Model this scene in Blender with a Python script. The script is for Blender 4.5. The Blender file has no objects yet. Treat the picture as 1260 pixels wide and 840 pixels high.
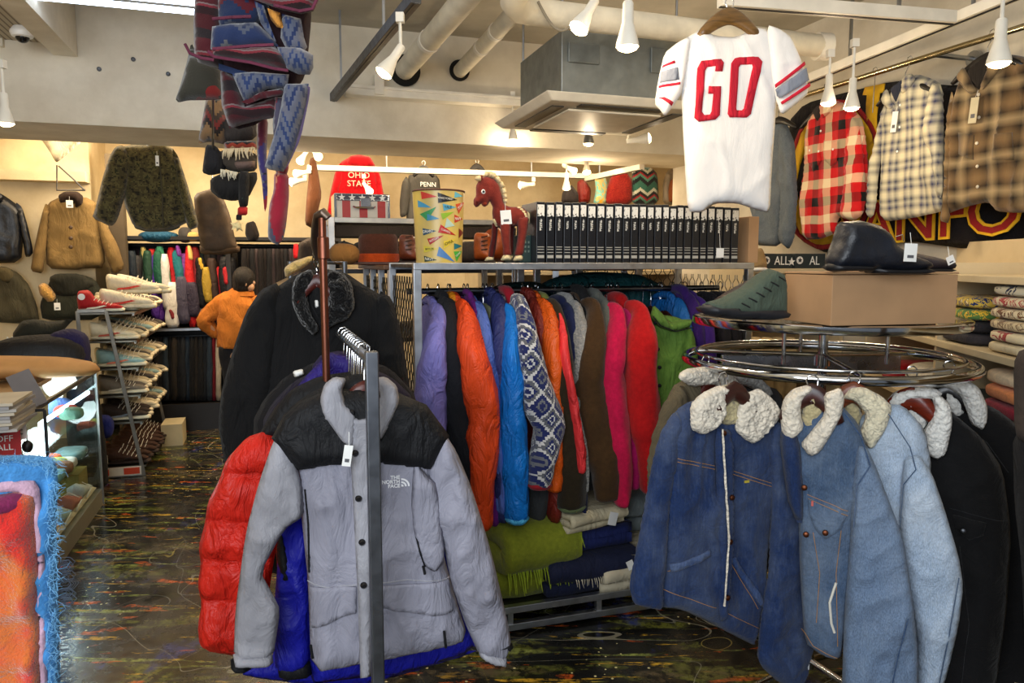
import bpy, bmesh, math, random
from math import sin, cos, pi, radians, tan, sqrt, atan2
from mathutils import Vector, Matrix, noise
from mathutils.geometry import delaunay_2d_cdt
random.seed(7)
S = bpy.context.scene
COL = S.collection
# ---------------------------------------------------------------- camera
F = 910.0; EYE = 1.5; PITCH = math.atan(97/910)
cam = bpy.data.cameras.new('camera'); cam.sensor_width = 36; cam.lens = 36*F/1260; cam.clip_start = .05
co = bpy.data.objects.new('camera', cam); COL.objects.link(co)
co.location = (0, 0, EYE); co.rotation_euler = (pi/2-PITCH, 0, 0)
S.camera = co
S.view_settings.view_transform = 'Standard'; S.view_settings.look = 'None'
S.view_settings.gamma = 1; S.view_settings.use_curve_mapping = False
S.view_settings.exposure = 0.35
S.cycles.use_denoising = True
S.cycles.max_bounces = 7; S.cycles.diffuse_bounces = 4; S.cycles.glossy_bounces = 4; S.cycles.transmission_bounces = 6
S.cycles.transparent_max_bounces = 12; S.cycles.caustics_reflective = False; S.cycles.caustics_refractive = False
S.cycles.sample_clamp_indirect = 6
# ---------------------------------------------------------------- room frame (turned 18 degrees)
YAW = radians(18)
E1 = Vector((cos(YAW), sin(YAW), 0)); E2 = Vector((-sin(YAW), cos(YAW), 0))
def W(e1, e2, z=0): return E1*e1 + E2*e2 + Vector((0, 0, z))
def e12(p): return p.dot(E1), p.dot(E2)
CAM = Vector((0, 0, EYE))
def ray(x, y):
    a = (x-630)/F; b = -(y-420)/F
    return Vector((a, b*sin(PITCH)+cos(PITCH), b*cos(PITCH)-sin(PITCH)))
def P(x, y, D):
    r = ray(x, y); return CAM + r*(D/r.y)
def pe1(x, y, c): r = ray(x, y); return CAM + r*(c/r.dot(E1))
def pe2(x, y, c): r = ray(x, y); return CAM + r*(c/r.dot(E2))
def pz(x, y, z): r = ray(x, y); return CAM + r*((z-EYE)/r.z)
# ---------------------------------------------------------------- world, daylight and added fill lights
w = bpy.data.worlds.new('world'); S.world = w; w.use_nodes = True
w.node_tree.nodes['Background'].inputs[0].default_value = (.80, .88, 1, 1)
w.node_tree.nodes['Background'].inputs[1].default_value = .13
def area(name, loc, target, sx, sy, power, color):
    l = bpy.data.lights.new(name, 'AREA'); l.shape = 'RECTANGLE'; l.size = sx; l.size_y = sy; l.energy = power; l.color = color
    o = bpy.data.objects.new(name, l); COL.objects.link(o); o.location = loc
    o.rotation_euler = (Vector(target)-Vector(loc)).to_track_quat('-Z', 'Y').to_euler(); return o
def point(name, loc, power, color, r=.03):
    l = bpy.data.lights.new(name, 'POINT'); l.energy = power; l.color = color; l.shadow_soft_size = r
    o = bpy.data.objects.new(name, l); COL.objects.link(o); o.location = loc; return o
WARM = (1, .79, .52); WARM2 = (1, .83, .62)
area('shopfront_daylight', W(-1.1, -1.0, 2.1), W(.8, 3, .9), 2.6, 1.9, 100, (.88, .94, 1))
area('ceiling_fill_front', W(.6, 2.0, 2.95), W(.6, 2.0, 0), 3.6, 3.0, 16, (1, .9, .76))  # added fill light under the front ceiling, no fitting of its own
area('ceiling_fill_back', W(-.2, 6.4, 2.5), W(-.2, 6.9, 0), 3.6, 1.2, 50, WARM)  # added warm fill to brighten the back room
area('ceiling_fill_back_right', W(2.2, 6.2, 2.5), W(2.2, 7, 1), 2, 1.2, 18, WARM)  # added warm fill for the right of the back room
point('back_left_lamp', W(-1.0, 6.75, 2.35), 16, WARM2, .08)
# ---------------------------------------------------------------- objects
def tag(o, label=None, cat=None, group=None, kind=None):
    if label: o['label'] = label
    if cat: o['category'] = cat
    if group: o['group'] = group
    if kind: o['kind'] = kind
    return o
def empty(name, loc, label, cat, group=None, rz=0):
    o = bpy.data.objects.new(name, None); COL.objects.link(o); o.location = loc; o.rotation_euler = (0, 0, rz)
    o.empty_display_size = .05
    return tag(o, label, cat, group)
def mobj(name, verts, faces, mat, parent=None, smooth=True, loc=None, rz=0, bevel=0):
    me = bpy.data.meshes.new(name); me.from_pydata([tuple(v) for v in verts], [], faces)
    if smooth: me.polygons.foreach_set('use_smooth', [True]*len(me.polygons))
    if isinstance(mat, (list, tuple)):
        for m in mat: me.materials.append(m)
    else: me.materials.append(mat)
    me.update()
    o = bpy.data.objects.new(name, me); COL.objects.link(o)
    if parent: o.parent = parent
    if loc is not None: o.location = loc; 
    if rz: o.rotation_euler = (0, 0, rz)
    if bevel:
        b = o.modifiers.new('b', 'BEVEL'); b.width = bevel; b.segments = 2; b.limit_method = 'ANGLE'
    return o
class MB:
    """collects shapes for ONE mesh object"""
    def __init__(s): s.v = []; s.f = []; s.m = []
    def add(s, v, f, mi=0):
        n = len(s.v); s.v += [Vector(q) for q in v]; s.f += [tuple(i+n for i in q) for q in f]; s.m += [mi]*len(f); return s
    def box(s, c, d, mi=0, rot=None):
        c = Vector(c); v = [Vector((x*d[0]/2, y*d[1]/2, z*d[2]/2)) for x in (-1, 1) for y in (-1, 1) for z in (-1, 1)]
        if rot: v = [rot @ q for q in v]
        return s.add([q+c for q in v], [(0, 1, 3, 2), (4, 6, 7, 5), (0, 4, 5, 1), (2, 3, 7, 6), (0, 2, 6, 4), (1, 5, 7, 3)], mi)
    def ebox(s, a1, a2, b1, b2, z1, z2, mi=0):
        v = [W(x, y, z) for x in (a1, a2) for y in (b1, b2) for z in (z1, z2)]
        return s.add(v, [(0, 1, 3, 2), (4, 6, 7, 5), (0, 4, 5, 1), (2, 3, 7, 6), (0, 2, 6, 4), (1, 5, 7, 3)], mi)
    def bar(s, p, q, wd, h=None, mi=0):
        p = Vector(p); q = Vector(q); h = h or wd; t = (q-p).normalized()
        up = Vector((0, 0, 1)) if abs(t.z) < .95 else E2
        a = t.cross(up).normalized(); b = a.cross(t).normalized()
        v = [c + a*x*wd/2 + b*y*h/2 for c in (p, q) for x, y in ((-1, -1), (1, -1), (1, 1), (-1, 1))]
        return s.add(v, [(0, 3, 2, 1), (4, 5, 6, 7), (0, 1, 5, 4), (1, 2, 6, 5), (2, 3, 7, 6), (3, 0, 4, 7)], mi)
    def tube(s, pts, r, n=10, mi=0, closed=False):
        pts = [Vector(p) for p in pts]; rs = r if isinstance(r, (list, tuple)) else [r]*len(pts)
        N = len(pts); base = len(s.v); a = None
        for i, p in enumerate(pts):
            if closed: t = pts[(i+1) % N]-pts[i-1]
            else: t = pts[min(i+1, N-1)]-pts[max(i-1, 0)]
            t = t.normalized() if t.length > 1e-9 else Vector((0, 0, 1))
            if a is None: a = t.orthogonal().normalized()
            a = (a - t*a.dot(t)); a = a.normalized() if a.length > 1e-6 else t.orthogonal().normalized(); b = t.cross(a)
            for k in range(n): s.v.append(p + (a*cos(2*pi*k/n)+b*sin(2*pi*k/n))*rs[i])
        for i in range(N if closed else N-1):
            j = (i+1) % N
            for k in range(n):
                s.f.append((base+i*n+k, base+i*n+(k+1) % n, base+j*n+(k+1) % n, base+j*n+k)); s.m.append(mi)
        if not closed:
            s.f.append(tuple(base+k for k in range(n-1, -1, -1))); s.f.append(tuple(base+(N-1)*n+k for k in range(n))); s.m += [mi, mi]
        return s
    def lathe(s, prof, c=(0, 0, 0), n=24, mi=0, axis=None):
        c = Vector(c); base = len(s.v); q = Vector((0, 0, 1)).rotation_difference(Vector(axis)) if axis else None
        for r, z in prof:
            for k in range(n):
                v = Vector((r*cos(2*pi*k/n), r*sin(2*pi*k/n), z)); s.v.append((q @ v if q else v)+c)
        for i in range(len(prof)-1):
            for k in range(n): s.f.append((base+i*n+k, base+i*n+(k+1) % n, base+(i+1)*n+(k+1) % n, base+(i+1)*n+k)); s.m.append(mi)
        s.f.append(tuple(base+k for k in range(n-1, -1, -1))); s.f.append(tuple(base+(len(prof)-1)*n+k for k in range(n))); s.m += [mi, mi]
        return s
    def ball(s, c, r, sx=1, sy=1, sz=1, n=12, mi=0):
        pr = [(max(1e-4, r*sin(pi*i/n)), -r*cos(pi*i/n)) for i in range(n+1)]
        b = len(s.v); s.lathe(pr, (0, 0, 0), n*2, mi)
        for i in range(b, len(s.v)): v = s.v[i]; s.v[i] = Vector((v.x*sx, v.y*sy, v.z*sz))+Vector(c)
        return s
    def plate(s, poly, y1, y2, mi=0):
        """polygon in local x,z pushed along y"""
        n = len(poly); A = sum(poly[i][0]*poly[(i+1) % n][1]-poly[(i+1) % n][0]*poly[i][1] for i in range(n))
        if A < 0: poly = poly[::-1]
        v = [(a, y1, b) for a, b in poly]+[(a, y2, b) for a, b in poly]
        return s.add(v, [tuple(range(n)), tuple(range(2*n-1, n-1, -1))]+[(i, i+n, (i+1) % n+n, (i+1) % n) for i in range(n)], mi)
    def build(s, name, mat, parent=None, smooth=False, loc=None, bevel=0, auto=True):
        o = mobj(name, s.v, s.f, mat, parent, smooth, None, 0, bevel)
        if any(s.m): o.data.polygons.foreach_set('material_index', s.m)
        if smooth and auto:
            try: o.data.set_sharp_from_angle(angle=radians(40))
            except Exception: pass
        return o
class Fr:
    """a vertical plane standing in the room; pixels of the photo become metres on it"""
    def __init__(s, x, y, D=None, e2=None, e1=None, yaw=18):
        s.o = P(x, y, D) if D else (pe2(x, y, e2) if e2 is not None else pe1(x, y, e1))
        s.yaw = radians(yaw); s.u = Vector((cos(s.yaw), sin(s.yaw), 0)); s.n = Vector((sin(s.yaw), -cos(s.yaw), 0))
    def ab(s, x, y):
        r = ray(x, y); t = (s.o-CAM).dot(s.n)/r.dot(s.n); p = CAM+r*t-s.o
        return (p.dot(s.u), p.z)
    def poly(s, pts): return [s.ab(*p) for p in pts]
    def w(s, x, y, off=0):
        a, b = s.ab(x, y); return s.o+s.u*a+Vector((0, 0, b))+s.n*off
def chaikin(p, k=1):
    for _ in range(k):
        q = []
        for i in range(len(p)):
            a = p[i]; b = p[(i+1) % len(p)]
            q += [(a[0]*.84+b[0]*.16, a[1]*.84+b[1]*.16), (a[0]*.16+b[0]*.84, a[1]*.16+b[1]*.84)]
        p = q
    return p
def dens(p, h):
    q = []
    for i in range(len(p)):
        a = p[i]; b = p[(i+1) % len(p)]; L = math.dist(a, b); n = max(1, int(L/h+.5))
        q += [(a[0]+(b[0]-a[0])*k/n, a[1]+(b[1]-a[1])*k/n) for k in range(n)]
    return q
def inside(x, y, p):
    c = False; j = len(p)-1
    for i in range(len(p)):
        if (p[i][1] > y) != (p[j][1] > y) and x < (p[j][0]-p[i][0])*(y-p[i][1])/(p[j][1]-p[i][1])+p[i][0]: c = not c
        j = i
    return c
def edged(x, y, p):
    m = 9
    for i in range(len(p)):
        ax, ay = p[i-1]; bx, by = p[i]; dx = bx-ax; dy = by-ay; L = dx*dx+dy*dy
        t = 0 if L < 1e-12 else max(0, min(1, ((x-ax)*dx+(y-ay)*dy)/L)); m = min(m, (x-ax-t*dx)**2+(y-ay-t*dy)**2)
    return sqrt(m)
def nz(a, b, c=0): return noise.noise(Vector((a, b, c)))
SEED = [0]
def folds(amp=.012, sx=7, sz=1.6, fine=.25, slant=0):
    SEED[0] += 17.3; sd = SEED[0]
    def f(a, b):
        a2 = a+slant*b
        v = nz(a2*sx+nz(a*3, b*3, sd+5)*.6, b*sz, sd); w_ = nz(a2*sx*2.3, b*sz*3.1, sd+9)
        r = max(0, 1-abs(nz(a2*sx*1.1+3+w_*.5, b*sz*1.7, sd+30))*3.2); r2 = max(0, 1-abs(nz(a2*sx*2.1+b*3+7, b*sz*3.4-a*4, sd+60))*4)
        return amp*(v*1.2+fine*2*w_+.75*r*r+.35*fine*2*r2)
    return f
def inflate(name, poly, T, mat, parent=None, y0=0, R=.05, h=.018, fold=None, sm=1, edge=.15, bump=None, thick=None, ext=None):
    """closed outline (local x,z) -> padded solid with a rounded rim; returns (object, front surface function)"""
    if sm: poly = chaikin(poly, sm)
    poly = dens(poly, h)
    xs = [p[0] for p in poly]; ys = [p[1] for p in poly]; pts = list(poly)
    x0, x1, z0, z1 = min(xs), max(xs), min(ys), max(ys); j = 0; z = z0
    while z < z1:
        x = x0+(h/2 if j % 2 else 0)
        while x < x1:
            if inside(x, z, poly) and edged(x, z, poly) > h*.55: pts.append((x, z))
            x += h
        z += h*.87; j += 1
    n = len(poly)
    vs, _, fs, orig, _, _ = delaunay_2d_cdt([Vector(p) for p in pts], [], [list(range(n))], 1, 1e-7)
    def prof(a, b):
        d = edged(a, b, poly); k = min(1, d/R); t = T*sqrt(max(0, 1-(1-k)**2))
        if thick: t *= thick(a, b)
        return t, min(1, k*1.2+edge)
    def front(a, b):
        t, k = prof(a, b); fo = fold(a, b)*k if fold else 0
        return y0-t-fo-(bump(a, b)*k if bump else 0)
    onb = [0]*len(vs)
    for i, o_ in enumerate(orig):
        if any(q < n for q in o_): onb[i] = 1
    V = []; idxb = {}; m = len(vs)
    for i, v in enumerate(vs):
        if onb[i]: V.append((v.x, y0-(fold(v.x, v.y)*edge if fold else 0), v.y))
        else: V.append((v.x, front(v.x, v.y), v.y))
    for i, v in enumerate(vs):
        if onb[i]: idxb[i] = i
        else:
            t, k = prof(v.x, v.y); fo = fold(v.x, v.y)*k if fold else 0
            idxb[i] = len(V); V.append((v.x, y0+t-fo, v.y))
    FF = []
    for f in fs:
        if len(f) < 3: continue
        a, b, c = (vs[f[0]], vs[f[1]], vs[f[2]])
        f = tuple(f) if (b-a).cross(c-a) > 0 else tuple(f)[::-1]
        FF.append(f)
        g = tuple(idxb[i] for i in f[::-1])
        if set(g) != set(f): FF.append(g)
    o = mobj(name, V, FF, mat, parent)
    return o, front
def decal(name, poly, front, mat, parent=None, off=.002, h=.02, sm=0, th=None, fold=None):
    """thin raised patch that follows a garment's surface"""
    if sm: poly = chaikin(poly, sm)
    poly = dens(poly, h); n = len(poly); pts = list(poly)
    xs = [p[0] for p in poly]; ys = [p[1] for p in poly]; z = min(ys)
    while z < max(ys):
        x = min(xs)
        while x < max(xs):
            if inside(x, z, poly) and edged(x, z, poly) > h*.4: pts.append((x, z))
            x += h
        z += h
    vs, _, fs, orig, _, _ = delaunay_2d_cdt([Vector(p) for p in pts], [], [list(range(n))], 1, 1e-7)
    m = len(vs); V = [(v.x, front(v.x, v.y)-off, v.y) for v in vs]+[(v.x, front(v.x, v.y)+.002, v.y) for v in vs]
    FF = []; cnt = {}
    for f in fs:
        a, b, c = (vs[f[0]], vs[f[1]], vs[f[2]]); f = tuple(f) if (b-a).cross(c-a) > 0 else tuple(f)[::-1]
        FF.append(f); FF.append(tuple(i+m for i in f[::-1]))
        for i in range(3): e = (f[i], f[(i+1) % 3]); cnt[e] = 1
    for (a, b) in list(cnt):
        if (b, a) not in cnt: FF.append((b, a, a+m, b+m))
    return mobj(name, V, FF, mat, parent)
def seam(name, pts, front, mat, parent, r=.0018, off=.001, dash=False):
    q = []
    for i in range(len(pts)-1):
        L = math.dist(pts[i], pts[i+1]); n = max(1, int(L/.015))
        q += [(pts[i][0]+(pts[i+1][0]-pts[i][0])*k/n, pts[i][1]+(pts[i+1][1]-pts[i][1])*k/n) for k in range(n)]
    q.append(pts[-1]); mb = MB(); mb.tube([(a, front(a, b)-off, b) for a, b in q], r, 6)
    return mb.build(name, mat, parent, smooth=True)
def limb(name, path, ra, rb, mat, parent=None, n=18, sub=4, amp=.006, side=None, seedk=0, ring=None, mb=None):
    """tapering padded tube along a path (sleeves, trouser legs, toy limbs); ra in-plane half width, rb half thickness"""
    path = [Vector(p) for p in path]; N = len(path); SEED[0] += 7.7; sd = SEED[0]
    pts = []; A = []; B = []
    def cr(p0, p1, p2, p3, t): return .5*((2*p1)+(p2-p0)*t+(2*p0-5*p1+4*p2-p3)*t*t+(3*p1-p0-3*p2+p3)*t**3)
    for i in range(N-1):
        for k in range(sub):
            t = k/sub; g = lambda L, j: L[max(0, min(N-1, j))]
            pts.append(cr(g(path, i-1), g(path, i), g(path, i+1), g(path, i+2), t))
            A.append(ra[i]*(1-t)+ra[i+1]*t); B.append(rb[i]*(1-t)+rb[i+1]*t)
    pts.append(path[-1]); A.append(ra[-1]); B.append(rb[-1])
    side = Vector(side) if side else Vector((0, 1, 0)); V = []; FF = []; M_ = len(pts); L = 0
    for i, p in enumerate(pts):
        t = (pts[min(i+1, M_-1)]-pts[max(i-1, 0)]).normalized(); b = (side-t*side.dot(t)).normalized(); a = b.cross(t)
        if i: L += (p-pts[i-1]).length
        e = 1.0
        if i == 0 or i == M_-1: e = .75
        for k in range(n):
            an = 2*pi*k/n; f = 1+amp*(16*nz(cos(an)*1.3+sd, sin(an)*1.3, L*7)+9*nz(cos(an)*2.2+sd+4, sin(an)*2.2+L*6, L*20))
            if ring: f *= ring(L)
            V.append(p+(a*cos(an)*A[i]+b*sin(an)*B[i])*e*f)
    for i in range(M_-1):
        for k in range(n): FF.append((i*n+k, i*n+(k+1) % n, (i+1)*n+(k+1) % n, (i+1)*n+k))
    FF.append(tuple(range(n-1, -1, -1))); FF.append(tuple((M_-1)*n+k for k in range(n)))
    if mb is not None: mb.add(V, FF); return None
    return mobj(name, V, FF, mat, parent)
def text(name, s, loc, size, mat, parent=None, rot=(pi/2, 0, 0), ext=.001, shear=0, align='CENTER', space=1.0, xs=1.0, off=0):
    c = bpy.data.curves.new(name, 'FONT'); c.body = s; c.size = size; c.extrude = ext; c.align_x = align; c.align_y = 'CENTER'; c.shear = shear
    c.space_line = space; c.offset = off; c.resolution_u = 3
    c.materials.append(mat); o = bpy.data.objects.new(name, c); COL.objects.link(o); o.location = loc; o.rotation_euler = rot; o.scale = (xs, 1, 1)
    bpy.context.view_layer.update(); dg = bpy.context.evaluated_depsgraph_get(); me = bpy.data.meshes.new_from_object(o.evaluated_get(dg)); bpy.data.objects.remove(o); me.name = name
    if not me.materials: me.materials.append(mat)
    o = bpy.data.objects.new(name, me); COL.objects.link(o); o.location = loc; o.rotation_euler = rot; o.scale = (xs, 1, 1)
    if parent: o.parent = parent
    return o
# ---------------------------------------------------------------- materials
def lin(c):
    r = []
    for v in c[:3]:
        v = v/255; r.append(v/12.92 if v <= .04045 else ((v+.055)/1.055)**2.4)
    return (*r, 1)
class NT:
    def __init__(s, name, rough=.8, metal=0, sheen=0, spec=.3):
        s.m = bpy.data.materials.new(name); s.m.use_nodes = True; s.t = s.m.node_tree; s.b = s.t.nodes['Principled BSDF']
        s.b.inputs['Roughness'].default_value = rough; s.b.inputs['Metallic'].default_value = metal
        s.b.inputs['Specular IOR Level'].default_value = spec
        if sheen: s.b.inputs['Sheen Weight'].default_value = sheen; s.b.inputs['Sheen Roughness'].default_value = .5
    def n(s, typ, **k):
        o = s.t.nodes.new(typ)
        for a, v in k.items(): setattr(o, a, v)
        return o
    def l(s, a, b): s.t.links.new(a, b)
    def obj(s, scale=(1, 1, 1), rot=(0, 0, 0), loc=(0, 0, 0)):
        t = s.n('ShaderNodeTexCoord'); m = s.n('ShaderNodeMapping'); m.inputs['Scale'].default_value = scale
        m.inputs['Rotation'].default_value = rot; m.inputs['Location'].default_value = loc; s.l(t.outputs['Object'], m.inputs[0]); return m.outputs[0]
    def noise(s, vec, scale, detail=3, rough=.5, dist=0):
        t = s.n('ShaderNodeTexNoise'); t.inputs['Scale'].default_value = scale; t.inputs['Detail'].default_value = detail
        t.inputs['Roughness'].default_value = rough; t.inputs['Distortion'].default_value = dist
        if vec: s.l(vec, t.inputs['Vector'])
        return t.outputs[0]
    def voro(s, vec, scale, feat='F1', out=0):
        t = s.n('ShaderNodeTexVoronoi', feature=feat); t.inputs['Scale'].default_value = scale; s.l(vec, t.inputs['Vector']); return t.outputs[out]
    def math(s, op, a, b=None, c=None):
        t = s.n('ShaderNodeMath', operation=op)
        for i, v in enumerate((a, b, c)):
            if v is None: continue
            if isinstance(v, (int, float)): t.inputs[i].default_value = v
            else: s.l(v, t.inputs[i])
        return t.outputs[0]
    def ramp(s, fac, stops, const=False):
        t = s.n('ShaderNodeValToRGB'); e = t.color_ramp
        e.interpolation = 'CONSTANT' if const else 'LINEAR'
        while len(e.elements) < len(stops): e.elements.new(.5)
        for i, (p, c) in enumerate(stops): e.elements[i].position = p; e.elements[i].color = lin(c) if len(c) == 3 else c
        s.l(fac, t.inputs[0]); return t.outputs[0]
    def mix(s, fac, a, b, mode='MIX'):
        t = s.n('ShaderNodeMix', data_type='RGBA', blend_type=mode)
        for i, v in ((0, fac), (6, a), (7, b)):
            if isinstance(v, (int, float)): t.inputs[i].default_value = v
            elif isinstance(v, tuple): t.inputs[i].default_value = lin(v) if len(v) == 3 else v
            else: s.l(v, t.inputs[i])
        return t.outputs[2]
    def sep(s, vec):
        t = s.n('ShaderNodeSeparateXYZ'); s.l(vec, t.inputs[0]); return t.outputs
    def comb(s, x, y, z):
        t = s.n('ShaderNodeCombineXYZ')
        for i, v in enumerate((x, y, z)):
            if isinstance(v, (int, float)): t.inputs[i].default_value = v
            else: s.l(v, t.inputs[i])
        return t.outputs[0]
    def col(s, c):
        if isinstance(c, tuple): s.b.inputs['Base Color'].default_value = lin(c) if len(c) == 3 else c
        else: s.l(c, s.b.inputs['Base Color'])
    def bump(s, h, strength=.3, dist=.01, prev=None):
        t = s.n('ShaderNodeBump'); t.inputs['Strength'].default_value = strength; t.inputs['Distance'].default_value = dist
        s.l(h, t.inputs['Height']); 
        if prev: s.l(prev, t.inputs['Normal'])
        s.l(t.outputs[0], s.b.inputs['Normal']); return t.outputs[0]
_mc = {}
def cloth(c, rough=.85, wr=.35, sheen=.03, var=.12, key='cloth', weave=True, wscale=1.0):
    k = (key, c, rough, wr, wscale)
    if k in _mc: return _mc[k]
    t = NT(key, rough, 0, sheen); v = t.obj(); n1 = t.noise(v, 5, 4)
    hi = tuple(min(255, x*(1+var)+2) for x in c); lo = tuple(x*(1-var) for x in c)
    t.col(t.ramp(n1, [(.3, lo), (.7, hi)]))
    vs = t.obj((1.0, 1.0, .4)); rg = t.math('ABSOLUTE', t.math('SUBTRACT', t.noise(vs, 9*wscale, 5, .55, 1.0), .5)); b = t.bump(rg, min(1, wr*1.8), .045)
    if weave: t.bump(t.noise(v, 600, 1), .25, .001, b)
    _mc[k] = t.m; return t.m
def nylon(c, rough=.5, wr=.45): return cloth(c, rough, wr, 0, .08, 'nylon', False, 1.6)
def fleece(c, wr=.3):
    k = ('fleece', c)
    if k in _mc: return _mc[k]
    t = NT('fleece', .95, 0, .12, .1); v = t.obj(); t.col(t.ramp(t.noise(v, 60, 3), [(.3, tuple(x*.93 for x in c)), (.7, tuple(min(255, x*1.05+1) for x in c))]))
    b = t.bump(t.noise(v, 10, 3), wr, .02); t.bump(t.noise(v, 180, 3), .5, .004, b); _mc[k] = t.m; return t.m
def sherpa(c=(236, 228, 212)):
    k = ('sherpa', c)
    if k in _mc: return _mc[k]
    t = NT('sherpa', .95, 0, .3, .1); v = t.obj(); d = t.voro(v, 95); n = t.noise(v, 30, 4)
    t.col(t.mix(.35, t.ramp(n, [(.25, tuple(x*.84 for x in c)), (.65, c)]), t.ramp(d, [(0, tuple(min(255, x*1.08) for x in c)), (.9, tuple(x*.8 for x in c))])))
    b = t.bump(d, .7, .008); t.bump(t.noise(v, 260, 4), .4, .003, b); _mc[k] = t.m; return t.m
def denim(c, fade=.3, lightc=(190, 205, 222), key='denim'):
    k = (key, c, fade)
    if k in _mc: return _mc[k]
    t = NT(key, .85, 0, .1, .2); v = t.obj((1, 1, .25)); v0 = t.obj()
    base = t.ramp(t.noise(v, 520, 2), [(.3, tuple(x*.85 for x in c)), (.7, tuple(min(255, x*1.12) for x in c))])
    big = t.ramp(t.noise(v0, 5, 5, .6), [(.42, (0, 0, 0)), (.75, (255, 255, 255))]); sc = t.math('MULTIPLY', big, fade)
    streak = t.ramp(t.noise(t.obj((1, 1, .1)), 160, 2), [(.5, (0, 0, 0)), (.8, (255, 255, 255))])
    sc2 = t.math('ADD', sc, t.math('MULTIPLY', streak, fade*.35))
    t.col(t.mix(sc2, base, lightc)); b = t.bump(t.math('ABSOLUTE', t.math('SUBTRACT', t.noise(v0, 12, 6, .62, .8), .5)), .5, .03); t.bump(t.noise(v0, 700, 1), .3, .001, b)
    _mc[k] = t.m; return t.m
def plastic(c, rough=.4, metal=0, key='painted', var=.05, bump=0):
    k = (key, c, rough, metal)
    if k in _mc: return _mc[k]
    t = NT(key, rough, metal, 0, .5); v = t.obj(); t.col(t.ramp(t.noise(v, 8, 4), [(.3, tuple(x*(1-var) for x in c)), (.7, tuple(min(255, x*(1+var)) for x in c))]))
    if bump: t.bump(t.noise(v, 20, 4), bump, .01)
    _mc[k] = t.m; return t.m
def metal(c=(200, 203, 208), rough=.22, key='metal'):
    k = (key, c, rough)
    if k in _mc: return _mc[k]
    t = NT(key, rough, 1); v = t.obj(); t.col(t.ramp(t.noise(v, 12, 5), [(.3, tuple(x*.85 for x in c)), (.7, c)]))
    rr = t.n('ShaderNodeMapRange'); rr.inputs[3].default_value = rough*.7; rr.inputs[4].default_value = rough*1.5; t.l(t.noise(v, 30, 4), rr.inputs[0]); t.l(rr.outputs[0], t.b.inputs['Roughness'])
    _mc[k] = t.m; return t.m
def leather(c, rough=.35):
    k = ('leather', c, rough)
    if k in _mc: return _mc[k]
    t = NT('leather', rough, 0, 0, .5); v = t.obj(); t.col(t.ramp(t.noise(v, 12, 5), [(.3, tuple(x*.75 for x in c)), (.7, tuple(min(255, x*1.15) for x in c))]))
    b = t.bump(t.noise(v, 16, 5, .6, .4), .35, .015); t.bump(t.voro(v, 260), .2, .002, b); _mc[k] = t.m; return t.m
def wood(c, rough=.35):
    k = ('wood', c, rough)
    if k in _mc: return _mc[k]
    t = NT('wood', rough, 0, 0, .5); v = t.obj((1, 8, 8)); t.col(t.ramp(t.noise(v, 6, 5, .6, 1), [(.3, tuple(x*.7 for x in c)), (.7, tuple(min(255, x*1.15) for x in c))])); _mc[k] = t.m; return t.m
def glow(c, st, key='lamp_glow'):
    k = (key, c, st)
    if k in _mc: return _mc[k]
    t = NT(key); t.col(c); t.b.inputs['Emission Color'].default_value = lin(c); t.b.inputs['Emission Strength'].default_value = st; _mc[k] = t.m; return t.m
def frac_(t, v, per, off=0): return t.math('FRACT', t.math('ADD', t.math('DIVIDE', v, per), 100+off))
def plaid(key, px_, pz_, sx, sz, blur=False, wr=.35, offx=0, offz=0):
    """two woven stripe sets crossing; sx, sz = ramp stops"""
    t = NT(key, .9, 0, .2, .2); v = t.obj(); nn = t.noise(v, 4, 2); x, y, z = t.sep(v)
    x2 = t.math('ADD', x, t.math('MULTIPLY', nn, .02)); z2 = t.math('ADD', z, t.math('MULTIPLY', nn, .03))
    a = t.ramp(frac_(t, x2, px_, offx), sx, not blur); b = t.ramp(frac_(t, z2, pz_, offz), sz, not blur)
    t.col(t.mix(.5, a, b)); bb = t.bump(t.noise(t.obj((1, 1, .35)), 13, 4, .55, .6), wr, .02); t.bump(t.noise(v, 500, 1), .25, .001, bb)
    return t.m
CHROME = metal((225, 228, 232), .10, 'chrome'); STEEL = metal((165, 168, 172), .3, 'brushed_steel'); DARKSTEEL = metal((95, 97, 102), .42, 'raw_steel')
WHITEP = plastic((228, 222, 208), .45, 0, 'white_paint'); BLACKP = plastic((22, 22, 24), .4, 0, 'black_plastic')
HWOOD = wood((78, 26, 18)); TAGW = plastic((240, 240, 236), .6, 0, 'tag_card')
def join(a, *b): return [x for q in (a, *b) for x in q]
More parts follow.
